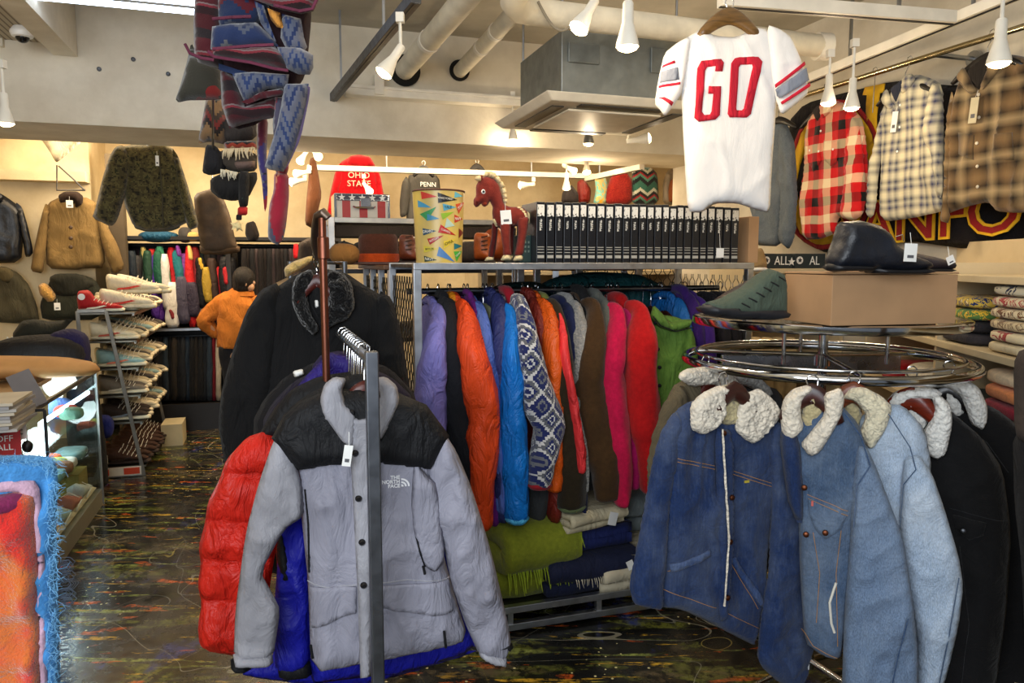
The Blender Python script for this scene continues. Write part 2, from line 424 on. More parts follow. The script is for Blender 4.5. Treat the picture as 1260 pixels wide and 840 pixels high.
# ================================================================ ROOM
def wallmat(name, c, c2, rough=.85):
    t = NT(name, rough); v = t.obj(); n = t.noise(v, 2.2, 6, .6); t.col(t.ramp(n, [(.35, c2), (.65, c)])); t.bump(t.noise(v, 40, 4), .12, .01); return t.m
WALLF = wallmat('painted_concrete', (222, 214, 196), (196, 186, 166)); WALLB = wallmat('cream_plaster', (232, 216, 180), (206, 186, 146))
CEILM = wallmat('ceiling_paint', (186, 180, 166), (162, 156, 142)); SOFFM = wallmat('beam_soffit_paint', (186, 178, 158), (166, 158, 140))
def floormat():
    t = NT('paint_splashed_floor', .22, 0, 0, .5); v = t.obj((1, 1, 1), (0, 0, radians(18)))
    base = t.ramp(t.noise(v, 1.6, 6, .65), [(.3, (9, 9, 9)), (.5, (22, 22, 20)), (.72, (50, 48, 43))])
    def layer(prev, col, rot, sc, nscale, lo, hi, loc, dist=0):
        m = t.obj(sc, (0, 0, rot), loc); k = t.noise(m, nscale, 5, .62, dist)
        f = t.ramp(k, [(lo, (0, 0, 0)), (hi, (255, 255, 255))]); brk = t.ramp(t.noise(v, 22, 4, .7), [(.4, (40, 40, 40)), (.58, (255, 255, 255))])
        ff = t.mix(1.0, f, brk, 'MULTIPLY'); return t.mix(ff, prev, col)
    c = layer(base, (104, 108, 46), .5, (1, 3, 1), 1.9, .52, .60, (3, 1, 0), .8)
    c = layer(c, (46, 56, 110), 1.1, (2, 1, 1), 2.2, .59, .66, (9, 4, 0), .5)
    c = layer(c, (150, 160, 80), .2, (1, 9, 1), 1.7, .59, .65, (1, 7, 0), .4)
    c = layer(c, (206, 92, 34), .15, (1.3, 6, 1), 2.3, .60, .63, (5, 2, 0), .3)
    c = layer(c, (216, 170, 52), .6, (1.2, 10, 1), 2.6, .61, .64, (2, 5, 0), .6)
    c = layer(c, (96, 84, 62), 2.2, (1, 2.5, 1), 1.4, .56, .64, (12, 2, 0), .5)
    # long thin scribbled lines and drips
    for sd, w_, cc in ((0, .004, (186, 182, 160)), (7, .003, (190, 170, 90)), (13, .0035, (150, 150, 140))):
        m = t.obj((1, 1, 1), (0, 0, sd), (sd, sd*2, 0)); k = t.noise(m, .9, 2, .5, 1.2)
        f = t.math('LESS_THAN', t.math('ABSOLUTE', t.math('SUBTRACT', t.math('FRACT', t.math('MULTIPLY', k, 3)), .5)), w_*1.1)
        c = t.mix(t.math('MULTIPLY', f, .4), c, cc)
    dots = t.math('LESS_THAN', t.voro(t.obj(loc=(3, 3, 0)), 26), .13); rare = t.math('GREATER_THAN', t.noise(v, 1.5, 3), .55)
    c = t.mix(t.math('MULTIPLY', dots, rare), c, (222, 210, 150))
    t.col(c)
    mr = t.n('ShaderNodeMapRange'); mr.inputs[1].default_value = .3; mr.inputs[2].default_value = .7; mr.inputs[3].default_value = .1; mr.inputs[4].default_value = .38
    t.l(t.noise(v, 5, 5, .7), mr.inputs[0]); t.l(mr.outputs[0], t.b.inputs['Roughness']); t.bump(t.noise(v, 9, 5, .6), .15, .01); return t.m
def struct(mb, name, mat, parent=None, **k):
    o = mb.build(name, mat, parent, **k)
    if not parent: tag(o, kind='structure')
    return o
struct(MB().ebox(-2.75, 4.7, -2.2, 8.1, -.1, 0), 'floor', floormat())
struct(MB().ebox(-2.75, 3.5, -2.2, 5.0, 3.0, 3.1), 'ceiling', CEILM)
struct(MB().ebox(-2.75, 4.7, 5.0, 8.1, 2.66, 2.76), 'ceiling_back', WALLB)
struct(MB().ebox(-2.85, -2.65, -2.2, 8.1, 0, 3.1), 'wall_left', WALLB)
struct(MB().ebox(3.3, 3.5, -2.2, 5.7, 0, 3.1), 'wall_right', WALLF)
struct(MB().ebox(3.5, 4.6, 5.5, 5.7, 0, 2.8), 'wall_front_right', WALLB)
struct(MB().ebox(4.5, 4.7, 5.5, 8.1, 0, 2.8), 'wall_back_right', WALLB)
struct(MB().ebox(-2.7, 4.6, 7.82, 8.0, 0, 2.8), 'wall_back', WALLB)
struct(MB().ebox(-2.65, -1.42, 7.12, 7.82, 0, 2.66), 'wall_back_left', WALLB)
bm_ = struct(MB().ebox(-2.65, 3.3, 4.98, 5.7, 2.3, 3.0), 'ceiling_beam', WALLF)
# three ledges/coves
struct(MB().ebox(-2.65, -1.42, 6.95, 7.12, 2.16, 2.24), 'trim_1', WALLB)
# joists under the ceiling at the left, grooved panel between them
def groove():
    t = NT('grooved_panel', .7); x, y, z = t.sep(t.obj((1, 1, 1), (0, 0, -YAW)))
    f = t.math('LESS_THAN', t.math('FRACT', t.math('MULTIPLY', x, 32)), .3); t.col(t.mix(f, (176, 164, 140), (118, 106, 88))); return t.m
p = pe2(22, 3, 4.3); 
struct(MB().ebox(-2.64, e12(pe2(64, 68, 4.98))[0]+.0, 3.3, 4.975, pe2(27, 46, 4.9).z, 2.9), 'ceiling_panel', groove())
struct(MB().ebox(e12(pe2(66, 68, 4.98))[0], e12(pe2(96, 70, 4.98))[0], 2.6, 4.975, pe2(80, 69, 4.98).z, 3.0), 'ceiling_joist', WALLF)
struct(MB().ebox(-1.72, -1.38, 4.945, 4.98, 2.70, 2.99), 'trim_2', WALLF)
def fix_lamp(o, nm='bulb'): return o
# long white cable duct along the beam
a = pe2(424, 113, 4.94); b = pe2(690, 130, 4.94)
z_ = (a.z+b.z)/2; ea, eb = e12(a)[0], e12(b)[0]
duct = MB(); duct.ebox(ea, eb+.45, 4.88, 4.979, z_-.03, z_+.03); duct.ebox(ea, eb+.45, 4.868, 4.884, z_+.012, z_+.032)
o = duct.build('cable_duct', WHITEP, bevel=.004); tag(o, 'long white cable duct fixed along the concrete beam', 'cable duct')
cap = MB().ebox(ea+.18, ea+.24, 4.86, 4.985, z_-.02, z_+.1).build('bracket', WHITEP, o)
# small round ceiling holes in the beam
HOLEM = plastic((16, 15, 14), .9, 0, 'dark_void')
for i, (x, y) in enumerate(((678, 82), (648, 112))):
    c = pe2(x, y, 4.975); m = MB(); m.lathe([(.001, 0), (.016, 0), (.02, .012)], c, 14, axis=tuple(-E2)); h_ = m.build('anchor_hole', HOLEM)
    tag(h_, ['small dark anchor hole in the beam, upper one beside the air conditioner', 'small dark anchor hole in the beam, lower one above the duct'][i], 'hole', 'anchor holes in the beam')
for i, (x, y) in enumerate(((122, 85), (164, 73), (207, 91))):
    c = pe2(x, y, 4.975); m = MB(); m.lathe([(.001, 0), (.013, 0), (.012, .008), (.005, .011)], c, 12, axis=tuple(-E2)); h_ = m.build('wall_plug', DARKSTEEL)
    tag(h_, ['small metal plug on the beam, leftmost of three', 'small metal plug on the beam, highest of three', 'small metal plug on the beam, nearest the hanging blankets'][i], 'wall plug', 'metal plugs in the beam')
# ---------------------------------------------------------------- insulated pipes
PIPEM = plastic((214, 206, 186), .6, 0, 'pipe_wrap', .07, .35)
def pipe(name, pts, r, label, collar=None):
    c_ = []
    for i in range(len(pts)-1):
        for k in range(6): c_.append(pts[i].lerp(pts[i+1], k/6))
    c_.append(pts[-1]); m = MB(); m.tube(c_, r, 20); o = m.build(name, PIPEM, smooth=True); tag(o, label, 'pipe')
    if collar:
        for q in collar:
            a = pts[0].lerp(pts[-1], q); d = (pts[-1]-pts[0]).normalized()*.02; MB().tube([a-d, a+d], r*1.08, 20).build('pipe_clamp', WHITEP, o, smooth=True)
    return o
z1 = 2.78
def pipe_hole(x, y, r, label):
    c = pe2(x, y, 4.97); m = MB(); m.lathe([(r*.72, .0), (r*1.0, .0), (r*1.02, .012), (r*.9, .02)], c, 24, axis=tuple(-E2)); o = m.build('pipe_hole_shade', HOLEM, smooth=True)  # black ring puts the shade of the hole around the pipe into colour
    tag(o, label, 'pipe hole shade')
pipe_hole(498, 87, .1, 'black ring painted as the shaded hole where the thick pipe enters the beam'); pipe_hole(565, 87, .068, 'black ring painted as the shaded hole where the thinner pipe enters the beam')
c1 = pe2(498, 86, 4.9); c1b = pz(578, -8, c1.z+.05); pipe('insulated_pipe', [c1-(c1b-c1).normalized()*.0, c1b, c1b+(c1b-c1)*.5], .062, 'thick cream insulated pipe running from the beam towards the camera', (.3,))
c2 = pe2(566, 87, 4.9); c2b = pz(636, 12, c2.z); pipe('insulated_pipe', [c2, c2b], .045, 'thinner cream pipe with a clamp, meeting the big pipe elbow', (.45, .7))
# horizontal big pipe with elbow
q0 = P(640, -25, 3.0); q1 = P(632, 2, 3.15); q2 = P(652, 14, 3.3); q3 = P(850, 38, 3.62); q4 = P(1012, 57, 4.0)
m = MB(); m.tube([q0, q0.lerp(q1, .5), q1, q1.lerp(q2, .5)+Vector((-.012, 0, -.01)), q2, q2.lerp(q3, .1), q2.lerp(q3, .5), q3, q3.lerp(q4, .5), q4], .056, 22); o = m.build('insulated_pipe', PIPEM, smooth=True)
tag(o, 'large cream insulated pipe with an elbow crossing above the air conditioner', 'pipe')
MB().tube([q4-Vector((.03, .0, 0)), q4+Vector((.035, .01, 0))], .07, 20).build('end_cap', WHITEP, o, smooth=True)
m = MB(); a = P(662, 2, 3.2); bq = P(712, 22, 3.2); m.tube([a.lerp(bq, k/10)+Vector((0, 0, -.08*sin(pi*k/10))) for k in range(11)], .006, 8)
o = m.build('cable', plastic((120, 112, 96), .6)); tag(o, 'thin looped cable hanging from the big insulated pipe', 'cable')
# ---------------------------------------------------------------- lighting tracks
def track(name, p, q, wd, h, mat, label):
    m = MB(); m.bar(p, q, wd, h); o = m.build(name, mat, bevel=.003); tag(o, label, 'lighting track'); t = (q-p).normalized(); up = Vector((0, 0, 1)); s_ = t.cross(up).normalized()
    m2 = MB(); m2.bar(p+Vector((0, 0, -h/2-.001)), q+Vector((0, 0, -h/2-.001)), wd*.3, .004); m2.build('track_slot', BLACKP, o)
    for k in (.25, .75):
        c = p.lerp(q, k); L = 3.0-c.z
        MB().bar(c, c+Vector((0, 0, max(.05, L))), .012).build('drop_rod', STEEL, o)
    return o
zt = 2.55
ta = pz(402, 130, zt); tb = pz(512, -4, zt); track('steel_channel', ta, tb, .045, .05, DARKSTEEL, 'dark metal channel slanting down from the ceiling above the black coat')
track('lighting_track', P(886, 0, 2.95), P(1172, 22, 3.25), .05, .05, WHITEP, 'white track above the white shirt ending at the right-hand track')
trk_r = track('lighting_track', pe1(988, 100, 2.86), pe1(1300, -28, 2.86), .05, .045, WHITEP, 'white track running along the right wall above the clothes rail')
track('lighting_track', pe2(378, 206, 6.6), pe2(735, 217, 6.6), .05, .045, WHITEP, 'white track in the back room behind the red hoodie and horse')
track('lighting_track', pe2(722, 220, 6.5), pz(790, 205, pe2(722, 220, 6.5).z), .05, .045, WHITEP, 'short white track joining the back room track near the dresses')
# rail on the right wall
ra_ = pe1(984, 117, 3.03); rb_ = pe1(1275, 31, 3.03); m = MB(); zc = (ra_.z+rb_.z)/2; RZ = zc
m.tube([W(3.03, e12(ra_)[1]+.3, zc), W(3.03, e12(rb_)[1]-.3, zc)], .014, 12); RR = m.build('wall_clothes_rail', metal((205, 190, 150), .2, 'brass_rail'), smooth=True); tag(RR, 'brass clothes rail on the right wall holding the plaid shirts', 'clothes rail')
for x in (1150,):
    c = pe1(x, 60, 3.03); e_ = e12(c)[1]; MB().tube([W(3.03, e_, zc), W(3.29, e_, zc)], .012, 10).tube([W(3.27, e_, zc), W(3.295, e_, zc)], .04, 14).build('rail_bracket', STEEL, RR, smooth=True)
# ---------------------------------------------------------------- spot lamps
BULB = glow((255, 214, 150), 14); SOCK = plastic((226, 222, 210), .4, 0, 'lamp_white')
def spot(x, y, D, stem, aim, label, power=5, mat=SOCK, s=1.0, lit=True):
    """x,y = bulb face pixel; stem length up; aim direction"""
    p = P(x, y, D); aim = Vector(aim).normalized(); o = empty('spot_lamp', p, label, 'spot lamp', 'spot lamps on the tracks')
    m = MB(); m.lathe([(.013*s, -.13*s), (.016*s, -.125*s), (.017*s, -.07*s), (.02*s, -.06*s), (.033*s, -.012*s), (.034*s, 0)], (0, 0, 0), 18, axis=tuple(aim)); m.build('lamp_housing', mat, o, smooth=True)
    m = MB(); m.lathe([(.03*s, -.004), (.028*s, .006*s), (.015*s, .012*s), (.001, .014*s)], (0, 0, 0), 16, axis=tuple(aim)); m.build('bulb', BULB if lit else mat, o, smooth=True)
    back = -aim*.12*s; m = MB(); m.tube([back, back+Vector((0, 0, .02)), back+Vector((0, 0, stem))], .006*s, 8); m.box(back+Vector((0, 0, stem)), (.03*s, .03*s, .035*s)); m.build('stem', mat, o)
    if power: point('lamp_light', p+aim*.04, power*(.55 if D > 5.5 else 1), WARM, .03)
    return o
D_ = (0, 0, -1)
spot(165, 0, 3.0, .1, D_, 'x') if False else None
spot(7, 152, 3.3, .13, D_, 'white spot lamp at the far left edge under the joist', 3)
spot(472, 90, 2.9, .11, (-.5, -.2, -.8), 'white spot lamp on the dark channel, tilted down to the left', 5)
spot(712, 35, 2.6, .04, (-.45, -.3, -.8), 'angled white spot lamp hanging off the big insulated pipe', 5)
spot(772, 58, 2.5, .2, D_, 'white spot lamp on a long stem in front of the air conditioner', 5, s=1.1)
spot(631, 172, 5.17, .18, D_, 'white spot lamp hanging from the cable duct on the beam', 7)
spot(724, 177, 4.6, .12, D_, 'grey spot lamp on a cord under the air conditioner', 6, mat=STEEL)
spot(798, 170, 4.5, .05, (.9, -.2, .1), 'sideways glowing lamp on the beam right of the grey cord lamp', 7)
spot(1019, 127, 3.5, .1, D_, 'white spot lamp above the red plaid shirt, left one', 4)
spot(1048, 133, 3.4, .16, D_, 'white spot lamp above the red plaid shirt, right one', 4)
spot(1229, 78, 2.55, .16, D_, 'white spot lamp in front of the brown plaid shirt', 3, s=1.1)
spot(697, 232, 6.2, .1, D_, 'glowing lamp in the back room left of the dresses', 9)
spot(722, 212, 6.0, .02, (0, -.4, -.9), 'bare glowing bulb above the dresses', 8)
spot(707, 211, 6.4, .02, (.6, -.4, -.4), 'small glowing lamp beside the bare bulb over the dresses', 4)
spot(640, 228, 6.5, .04, (-.9, -.2, -.1), 'sideways glowing lamp behind the toy horse', 6)
spot(369, 199, 5.9, .03, (-.3, -.5, -.7), 'glowing back room lamp beside the blue blanket, topmost', 7)
spot(363, 214, 6.0, .03, (-.8, -.5, -.2), 'glowing back room lamp beside the blue blanket, middle one', 5)
spot(358, 224, 6.1, .03, (-.8, -.5, -.2), 'glowing back room lamp beside the blue blanket, lowest', 5)
spot(392, 193, 5.8, .03, (.5, -.6, -.5), 'glowing back room lamp just right of the blue blanket', 5)
spot(455, 236, 6.2, .06, (.5, -.6, -.6), 'white spot lamp in front of the red hoodie sleeve', 5)
# tube light
p = pe2(180, 7, 3.9); z_ = p.z; o = empty('fluorescent_fixture', W(-1.15, 3.9, 2.9), 'ceiling light fitting with two glowing white tubes at the upper left', 'ceiling light', rz=YAW)
a = pz(92, 0, 2.9); bb = pz(240, 10, 2.9); 
m = MB(); m.box((0, .02, .05), (1.1, .3, .05)); m.build('light_tray', metal((160, 160, 158), .3, 'tray'), o)
for s_ in (-1, 1):
    m = MB(); m.tube([(-.5, .07*s_, 0), (.5, .07*s_, 0)], .014, 12); m.build('light_tube', glow((215, 232, 255), 9, 'tube_glow'), o, smooth=True)
l = point('tube_light', W(-1.15, 3.9, 2.8), 10, (.85, .92, 1), .2)
o.location = pe2(176, 3, 4.1); 
# CCTV dome
p = pz(27, 38, pe2(27, 46, 4.9).z-.02); o = empty('security_camera', p, 'white dome security camera on the grooved ceiling panel', 'security camera')
m = MB(); m.lathe([(.04, .02), (.055, .0), (.058, -.012), (.05, -.03), (.035, -.034)], n=28); m.build('dome_housing', plastic((235, 232, 225), .35), o, smooth=True)
m = MB(); m.ball((0, 0, -.03), .034, sz=.95); m.build('dark_lens_dome', plastic((14, 14, 16), .08), o, smooth=True)
# ---------------------------------------------------------------- ceiling air conditioner
c = P(755, 118, 3.55); o = empty('air_conditioner', c, 'grey ceiling cassette air conditioner with a white louvred lower panel', 'air conditioner', rz=YAW)
ACM = metal((150, 156, 156), .45, 'galvanised'); ap = plastic((226, 220, 204), .5, 0, 'ac_panel')
fr = Fr(755, 118, D=3.55)
m = MB(); m.box((.08, .38, .15), (.62, .60, .30)); m.build('metal_casing', ACM, o, bevel=.004)
for c_, d_ in (((-.12, .075, .2), (.16, .012, .09)), ((.28, .076, .2), (.1, .01, .12))): MB().box(c_, d_).build('casing_panel', metal((132, 138, 138), .5, 'galv2'), o, bevel=.004)
m = MB(); V = [(-.34, -.02, -.0), (.5, -.02, -.0), (.5, .82, 0), (-.34, .82, 0), (-.30, .02, -.035), (.46, .02, -.035), (.46, .78, -.035), (-.30, .78, -.035)]
m.add(V, [(3, 2, 1, 0), (4, 5, 6, 7), (0, 1, 5, 4), (1, 2, 6, 5), (2, 3, 7, 6), (3, 0, 4, 7)]); m.build('lower_panel', ap, o, bevel=.006)
m = MB()
for a_, b_, c_, d_ in ((-.14, .05, .44, .06), (-.14, .72, .44, .06), (-.26, .12, .06, .56), (.38, .12, .06, .56)): m.box((a_+c_/2, b_+d_/2, -.037), (c_, d_, .008))
m.build('louvre', plastic((46, 46, 44), .5), o); m = MB(); m.box((.08, .39, -.045), (.5, .5, .012)); m.build('intake_grille', ap, o, bevel=.01)
m = MB(); 
for x_, y_ in ((-.22, .1), (.38, .1), (.38, .66), (-.22, .66)): m.tube([(x_, y_, .1), (x_, y_, 3.0-c.z)], .006, 8)
m.build('hanging_rods', STEEL, o)
# ================================================================ HANGERS
def hanger(loc, rz, label, group=None, w=.36, mat=None, zbar=None, fwd=0, thick=1.0, cat='hanger', bar=True):
    """loc = rail contact point (world); the wooden bar's top sits at height zbar"""
    o = empty('coat_hanger', loc, label, cat, group, rz); z0 = (zbar if zbar is not None else loc[2]-.1)-loc[2]
    m = MB(); pts = [(-.008, 0, -.016), (-.015, 0, .0), (-.008, 0, .013), (.006, 0, .016), (.016, 0, .006), (.015, 0, -.012), (.004, fwd*.3, -.03), (0, fwd, min(-.035, z0*.7)), (0, fwd, z0)]
    m.tube(pts, .0022, 8); m.build('hook', CHROME, o, smooth=True)
    if not bar: return o
    N = 13; k = [-1+2*i/(N-1) for i in range(N)]
    path = [(a*w/2, fwd, z0-.018-.075*abs(a)**1.5) for a in k]
    limb('hanger_bar', path, [(.011+.012*(1-abs(a)))*thick for a in k], [.010+.004*abs(a) for a in k], mat or HWOOD, o, n=12, sub=1, amp=0)
    return o
def hang_in(f, x, ytop, yneck, label, w=.32, mat=None, fwd=-.03, group=None, thick=1.0, top=None):
    p = f.w(x, ytop); 
    if top is not None: p.z = top
    return hanger(p, f.yaw, label, group, w, mat, f.w(x, yneck).z, fwd, thick)
def price_tag(fr, parent, x, y, w, h, tilt, front, off=.012, mat=None, name='price_tag'):
    a, b = fr.ab(x, y); y0 = front(a, b)-off; m = MB(); rot = Matrix.Rotation(tilt, 3, 'Y'); m.box((a, y0, b), (w, .0016, h), rot=rot)
    o = m.build(name, mat or TAGW, parent)
    m = MB(); t = rot @ Vector((0, 0, h*.2)); m.box((a+t.x*-1, y0-.0015, b-abs(h*.22)), (w*.5, .0008, h*.16), rot=rot); m.build('barcode', plastic((90, 90, 95), .7), o)
    c = rot @ Vector((0, 0, h/2)); m = MB(); m.tube([(a+c.x, y0, b+c.z), (a+c.x*1.2, y0+off*.6, b+c.z+.03)], .0008, 5); m.build('tag_string', TAGW, o); return o
def clothing(name, label, cat, fr, group=None):
    o = empty(name, fr.o, label, cat, group, fr.yaw); return o
def piece(name, fr, parent, pts, T, mat, y0=0, px=True, **k):
    return inflate(name, fr.poly(pts) if px else pts, T*(.62 if T > .03 else 1), mat, parent, y0*(.8 if abs(y0) > .02 else 1), **k)
# ================================================================ FRONT RACK
RK = metal((120, 124, 132), .38, 'rack_steel')
rz_ = P(456, 436, 1.70).z
pA = P(457, 436, 1.66); eA = e12(pA); pB = P(399, 405, 2.2); eB = e12(pB)
rack = empty('garment_rack', W(eA[0], eA[1]), 'raw steel garment rack with square front post standing nearest the camera', 'clothes rack', rz=YAW)
m = MB(); m.box((0, 0, (rz_+.012)/2), (.029, .03, rz_+.012)); po = m.build('front_post', RK, rack, bevel=.003)
t = MB(); t.tube([(0, .01, rz_-.012), (-.01, .75, rz_-.012)], .012, 12); t.build('rail', RK, rack, smooth=True)
m = MB(); m.box((0, .3, .015), (.03, 1.0, .03)); m.build('foot', RK, rack, bevel=.003); 
m = MB(); m.box((0, -.18, .015), (.5, .03, .03)); m.build('cross_foot', RK, rack, bevel=.003)
# back post made of copper-brown tube with a curved top
COPPER = metal((126, 78, 62), .35, 'copper_tube')
pp = P(398, 330, 2.05); m = MB(); m.tube([(pp.x, pp.y, .02), (pp.x, pp.y, P(398, 268, 2.05).z)], .0105, 14)
post = m.build('steel_pole', COPPER, smooth=True); tag(post, 'copper-brown round pole with hooked top in front of the black coat', 'pole')
m = MB(); q = [P(404, 268, 2.05), P(398, 262, 2.05), P(391, 266, 2.06), P(388, 280, 2.1), P(387, 300, 2.14), P(390, 318, 2.16)]
m.tube(q, [.011, .014, .013, .012, .011, .008], 12); m.build('curved_hook', metal((120, 104, 92), .4, 'old_bronze'), post, smooth=True)
m = MB(); m.lathe([(.014, -.03), (.016, -.028), (.016, .028), (.014, .03)], P(398, 305, 2.05), 16); m.build('sleeve_joint', COPPER, post, smooth=True)
m = MB(); m.lathe([(.15, 0), (.15, .012), (.02, .03), (.012, .04)], (pp.x, pp.y, .0), 28); m.build('base', COPPER, post, smooth=True)
# hooks crowding the rail
RAILZ = rz_-.012+.012
def rack_hang(D, yneck, label, w=.15, fwd=0):
    e = e12(P(450, 440, D)); k = (e[1]-eA[1]); p = W(eA[0]-.01*k/.75, e[1], RAILZ); return hanger(p, YAW+radians(random.uniform(-5, 5)), label, 'hangers on the front rack', w, None, P(440, yneck, D).z, fwd)
# ---------------------------------------------------------------- grey shell parka
GREY = nylon((138, 138, 152), .6, .3); GREYL = nylon((152, 152, 160), .6, .25); BLK = nylon((12, 13, 17), .65, .3)
f = Fr(452, 640, D=1.80, yaw=12)
pk = clothing('shell_jacket', 'grey shell jacket with black shoulder yoke hanging at the front of the rack', 'jacket', f)
body, bf = piece('body', f, pk, [(398, 482), (440, 474), (486, 482), (523, 499), (549, 535), (538, 575), (536, 640), (553, 710), (577, 787), (530, 800), (449, 816), (383, 826), (379, 714), (371, 636), (366, 573), (337, 537), (352, 508)], .055, GREY, R=.07, h=.011, fold=folds(.015, 6, 2.2, .35, .15))
piece('sleeve', f, pk, [(338, 538), (350, 528), (364, 560), (373, 600), (374, 632), (350, 648), (322, 700), (336, 725), (346, 745), (337, 806), (289, 806), (291, 745), (304, 650), (320, 590)], .045, GREYL, y0=-.025, R=.04, h=.010, fold=folds(.012, 7, 4.5, .4, .5))
piece('sleeve', f, pk, [(546, 530), (560, 552), (578, 595), (602, 672), (628, 784), (620, 806), (588, 800), (572, 765), (553, 710), (545, 668), (528, 620), (524, 575), (532, 550)], .045, GREY, y0=-.03, R=.04, h=.010, fold=folds(.014, 7, 4, .4, -.5))
for pts in ([(288, 796), (336, 796), (338, 811), (291, 813)], [(587, 789), (606, 794), (621, 800), (622, 812), (603, 810), (588, 802)]):
    piece('cuff', f, pk, pts, .048, GREYL, y0=-.03, R=.015, h=.008, sm=1)
piece('inner_cuff', f, pk, [(598, 780), (628, 784), (629, 794), (600, 790)], .05, BLK, y0=-.03, R=.015, h=.01)
piece('inner_cuff', f, pk, [(284, 806), (310, 812), (310, 822), (285, 822)], .03, BLK, y0=-.01, R=.015, h=.01)
yk, yf = piece('yoke', f, pk, [(398, 480), (440, 475), (486, 480), (524, 496), (552, 534), (531, 575), (500, 572), (465, 568), (431, 570), (398, 572), (366, 576), (335, 537), (350, 508), (370, 492)], .07, BLK, y0=-.019, R=.045, h=.010, fold=folds(.006, 6, 3, .3), sm=0)
# stand collar: back inner, left and right flaps
piece('collar_lining', f, pk, [(412, 468), (440, 460), (472, 466), (480, 488), (462, 510), (432, 512), (412, 492)], .03, BLK, y0=.015, R=.03, h=.01)
cl, clf = piece('collar', f, pk, [(395, 486), (400, 468), (412, 459), (427, 461), (421, 476), (425, 490), (440, 503), (436, 545), (424, 540), (408, 520), (398, 506)], .024, GREYL, y0=-.07, R=.014, h=.008, fold=folds(.004, 10, 5, .3))
piece('collar', f, pk, [(458, 460), (474, 459), (487, 470), (490, 488), (482, 510), (470, 532), (460, 545), (456, 512), (462, 498), (468, 480)], .024, GREYL, y0=-.07, R=.014, h=.008, fold=folds(.004, 10, 5, .3))
pf = lambda a, b: min(bf(a, b), yf(a, b))
pl, plf = piece('front_placket', f, pk, [(428, 496), (441, 508), (452, 505), (464, 500), (463, 600), (458, 700), (456, 815), (443, 818), (440, 720), (434, 600)], .014, GREYL, y0=-.078, R=.01, h=.009, sm=0, fold=folds(.003, 5, 6, .3))
for (x, y) in ((433, 501), (437, 548), (441, 601), (445, 653), (447, 704)):
    a, b = f.ab(x, y); m = MB(); m.lathe([(.001, .007), (.004, .007), (.0075, .004), (.0085, 0)][::-1], (a, plf(a, b), b), 16, axis=(0, -1, 0)); m.build('snap_button', plastic((16, 16, 20), .25), pk, smooth=True)
seam('hem_seam', f.poly([(379, 712), (410, 714), (440, 708)]), bf, GREYL, pk); seam('hem_seam', f.poly([(462, 708), (500, 704), (553, 708)]), bf, GREYL, pk)
decal('pocket_flap', f.poly([(383, 716), (438, 710), (438, 742), (422, 748), (384, 766)]), bf, GREY, pk, off=.007, h=.012); decal('pocket_flap', f.poly([(466, 710), (551, 708), (556, 744), (530, 748), (466, 736)]), bf, GREY, pk, off=.007, h=.012)
for pts in ([(376, 598), (380, 640), (381, 700)], [(506, 612), (508, 640), (514, 668), (521, 688)]): seam('pocket_zip', f.poly(pts), bf, BLK, pk, .0025)
piece('side_pocket_fold', f, pk, [(508, 560), (520, 575), (536, 590), (546, 680), (534, 696), (518, 688), (508, 650), (504, 610)], .012, GREY, y0=-.052, R=.02, h=.01, fold=folds(.01, 7, 5, .3))
for (x, y, l) in ((384, 778, 16), (543, 762, 20), (518, 684, 10)):
    a, b = f.ab(x, y); b2 = f.ab(x, y+l)[1]; m = MB(); y_ = min(bf(a, b), -.05)-.012
    m.tube([(a, y_, b), (a+.002, y_-.002, (b+b2)/2), (a+.004, y_, b2)], .0035, 8); m.build('zip_pull', BLK, pk, smooth=True)
WT = plastic((232, 232, 236), .6, 0, 'print_white')
a, b = f.ab(489, 587); ly = yf(a, b)-.0; ly = bf(a, b)-.004
lg = empty('chest_logo', (a, ly, b), None, None); lg.parent = pk
lgt = text('logo_lettering', 'THE\nNORTH\nFACE', (-.006, 0, 0), .0125, WT, None, align='RIGHT', space=.85, ext=.0006, off=.0004); lgt.parent = lg; lgt.location = (.004, 0, .001)
m = MB()
for r0, r1 in ((.0, .006), (.009, .0135), (.0165, .021)):
    N = 8; m.plate([(.007+r1*sin(pi/2*i/N), -.012+r1*cos(pi/2*i/N)) for i in range(N+1)]+[(.007+max(r0, .0002)*sin(pi/2*i/N), -.012+max(r0, .0002)*cos(pi/2*i/N)) for i in range(N, -1, -1)], -.0005, .0005)
m.build('logo_arcs', WT, lg)
price_tag(f, pk, 428, 547, .020, .050, radians(9), lambda a, b: -.095)
# ---------------------------------------------------------------- garments behind on the same rack
RED = nylon((212, 40, 28), .42, .55)
f2 = Fr(380, 620, D=2.06, yaw=14)
rp = clothing('puffer_jacket', 'bright red puffer jacket with black shoulders behind the grey shell jacket', 'jacket', f2)
sb = [f2.ab(300, y)[1] for y in (530, 585, 642, 690, 737, 803)]
def puff(a, b):
    for i in range(len(sb)-1):
        if sb[i] >= b+(a*.1) >= sb[i+1]:
            k = (b+(a*.1)-sb[i+1])/(sb[i]-sb[i+1]); return .45+.75*sqrt(max(0, sin(pi*min(1, max(0, k)))))
    return .6
piece('sleeve', f2, rp, [(326, 528), (352, 540), (350, 620), (335, 700), (325, 780), (300, 806), (284, 800), (262, 797), (247, 788), (245, 765), (250, 738), (245, 715), (249, 690), (246, 668), (254, 640), (257, 615), (272, 586), (280, 562), (305, 535)], .07, RED, y0=-.03, R=.06, h=.009, thick=puff, fold=folds(.006, 14, 8, .6), sm=1)
piece('body', f2, rp, [(345, 500), (430, 490), (500, 520), (520, 600), (520, 760), (345, 770), (335, 640)], .07, RED, y0=.05, R=.05, h=.02, thick=puff, fold=folds(.006, 10, 6, .6))
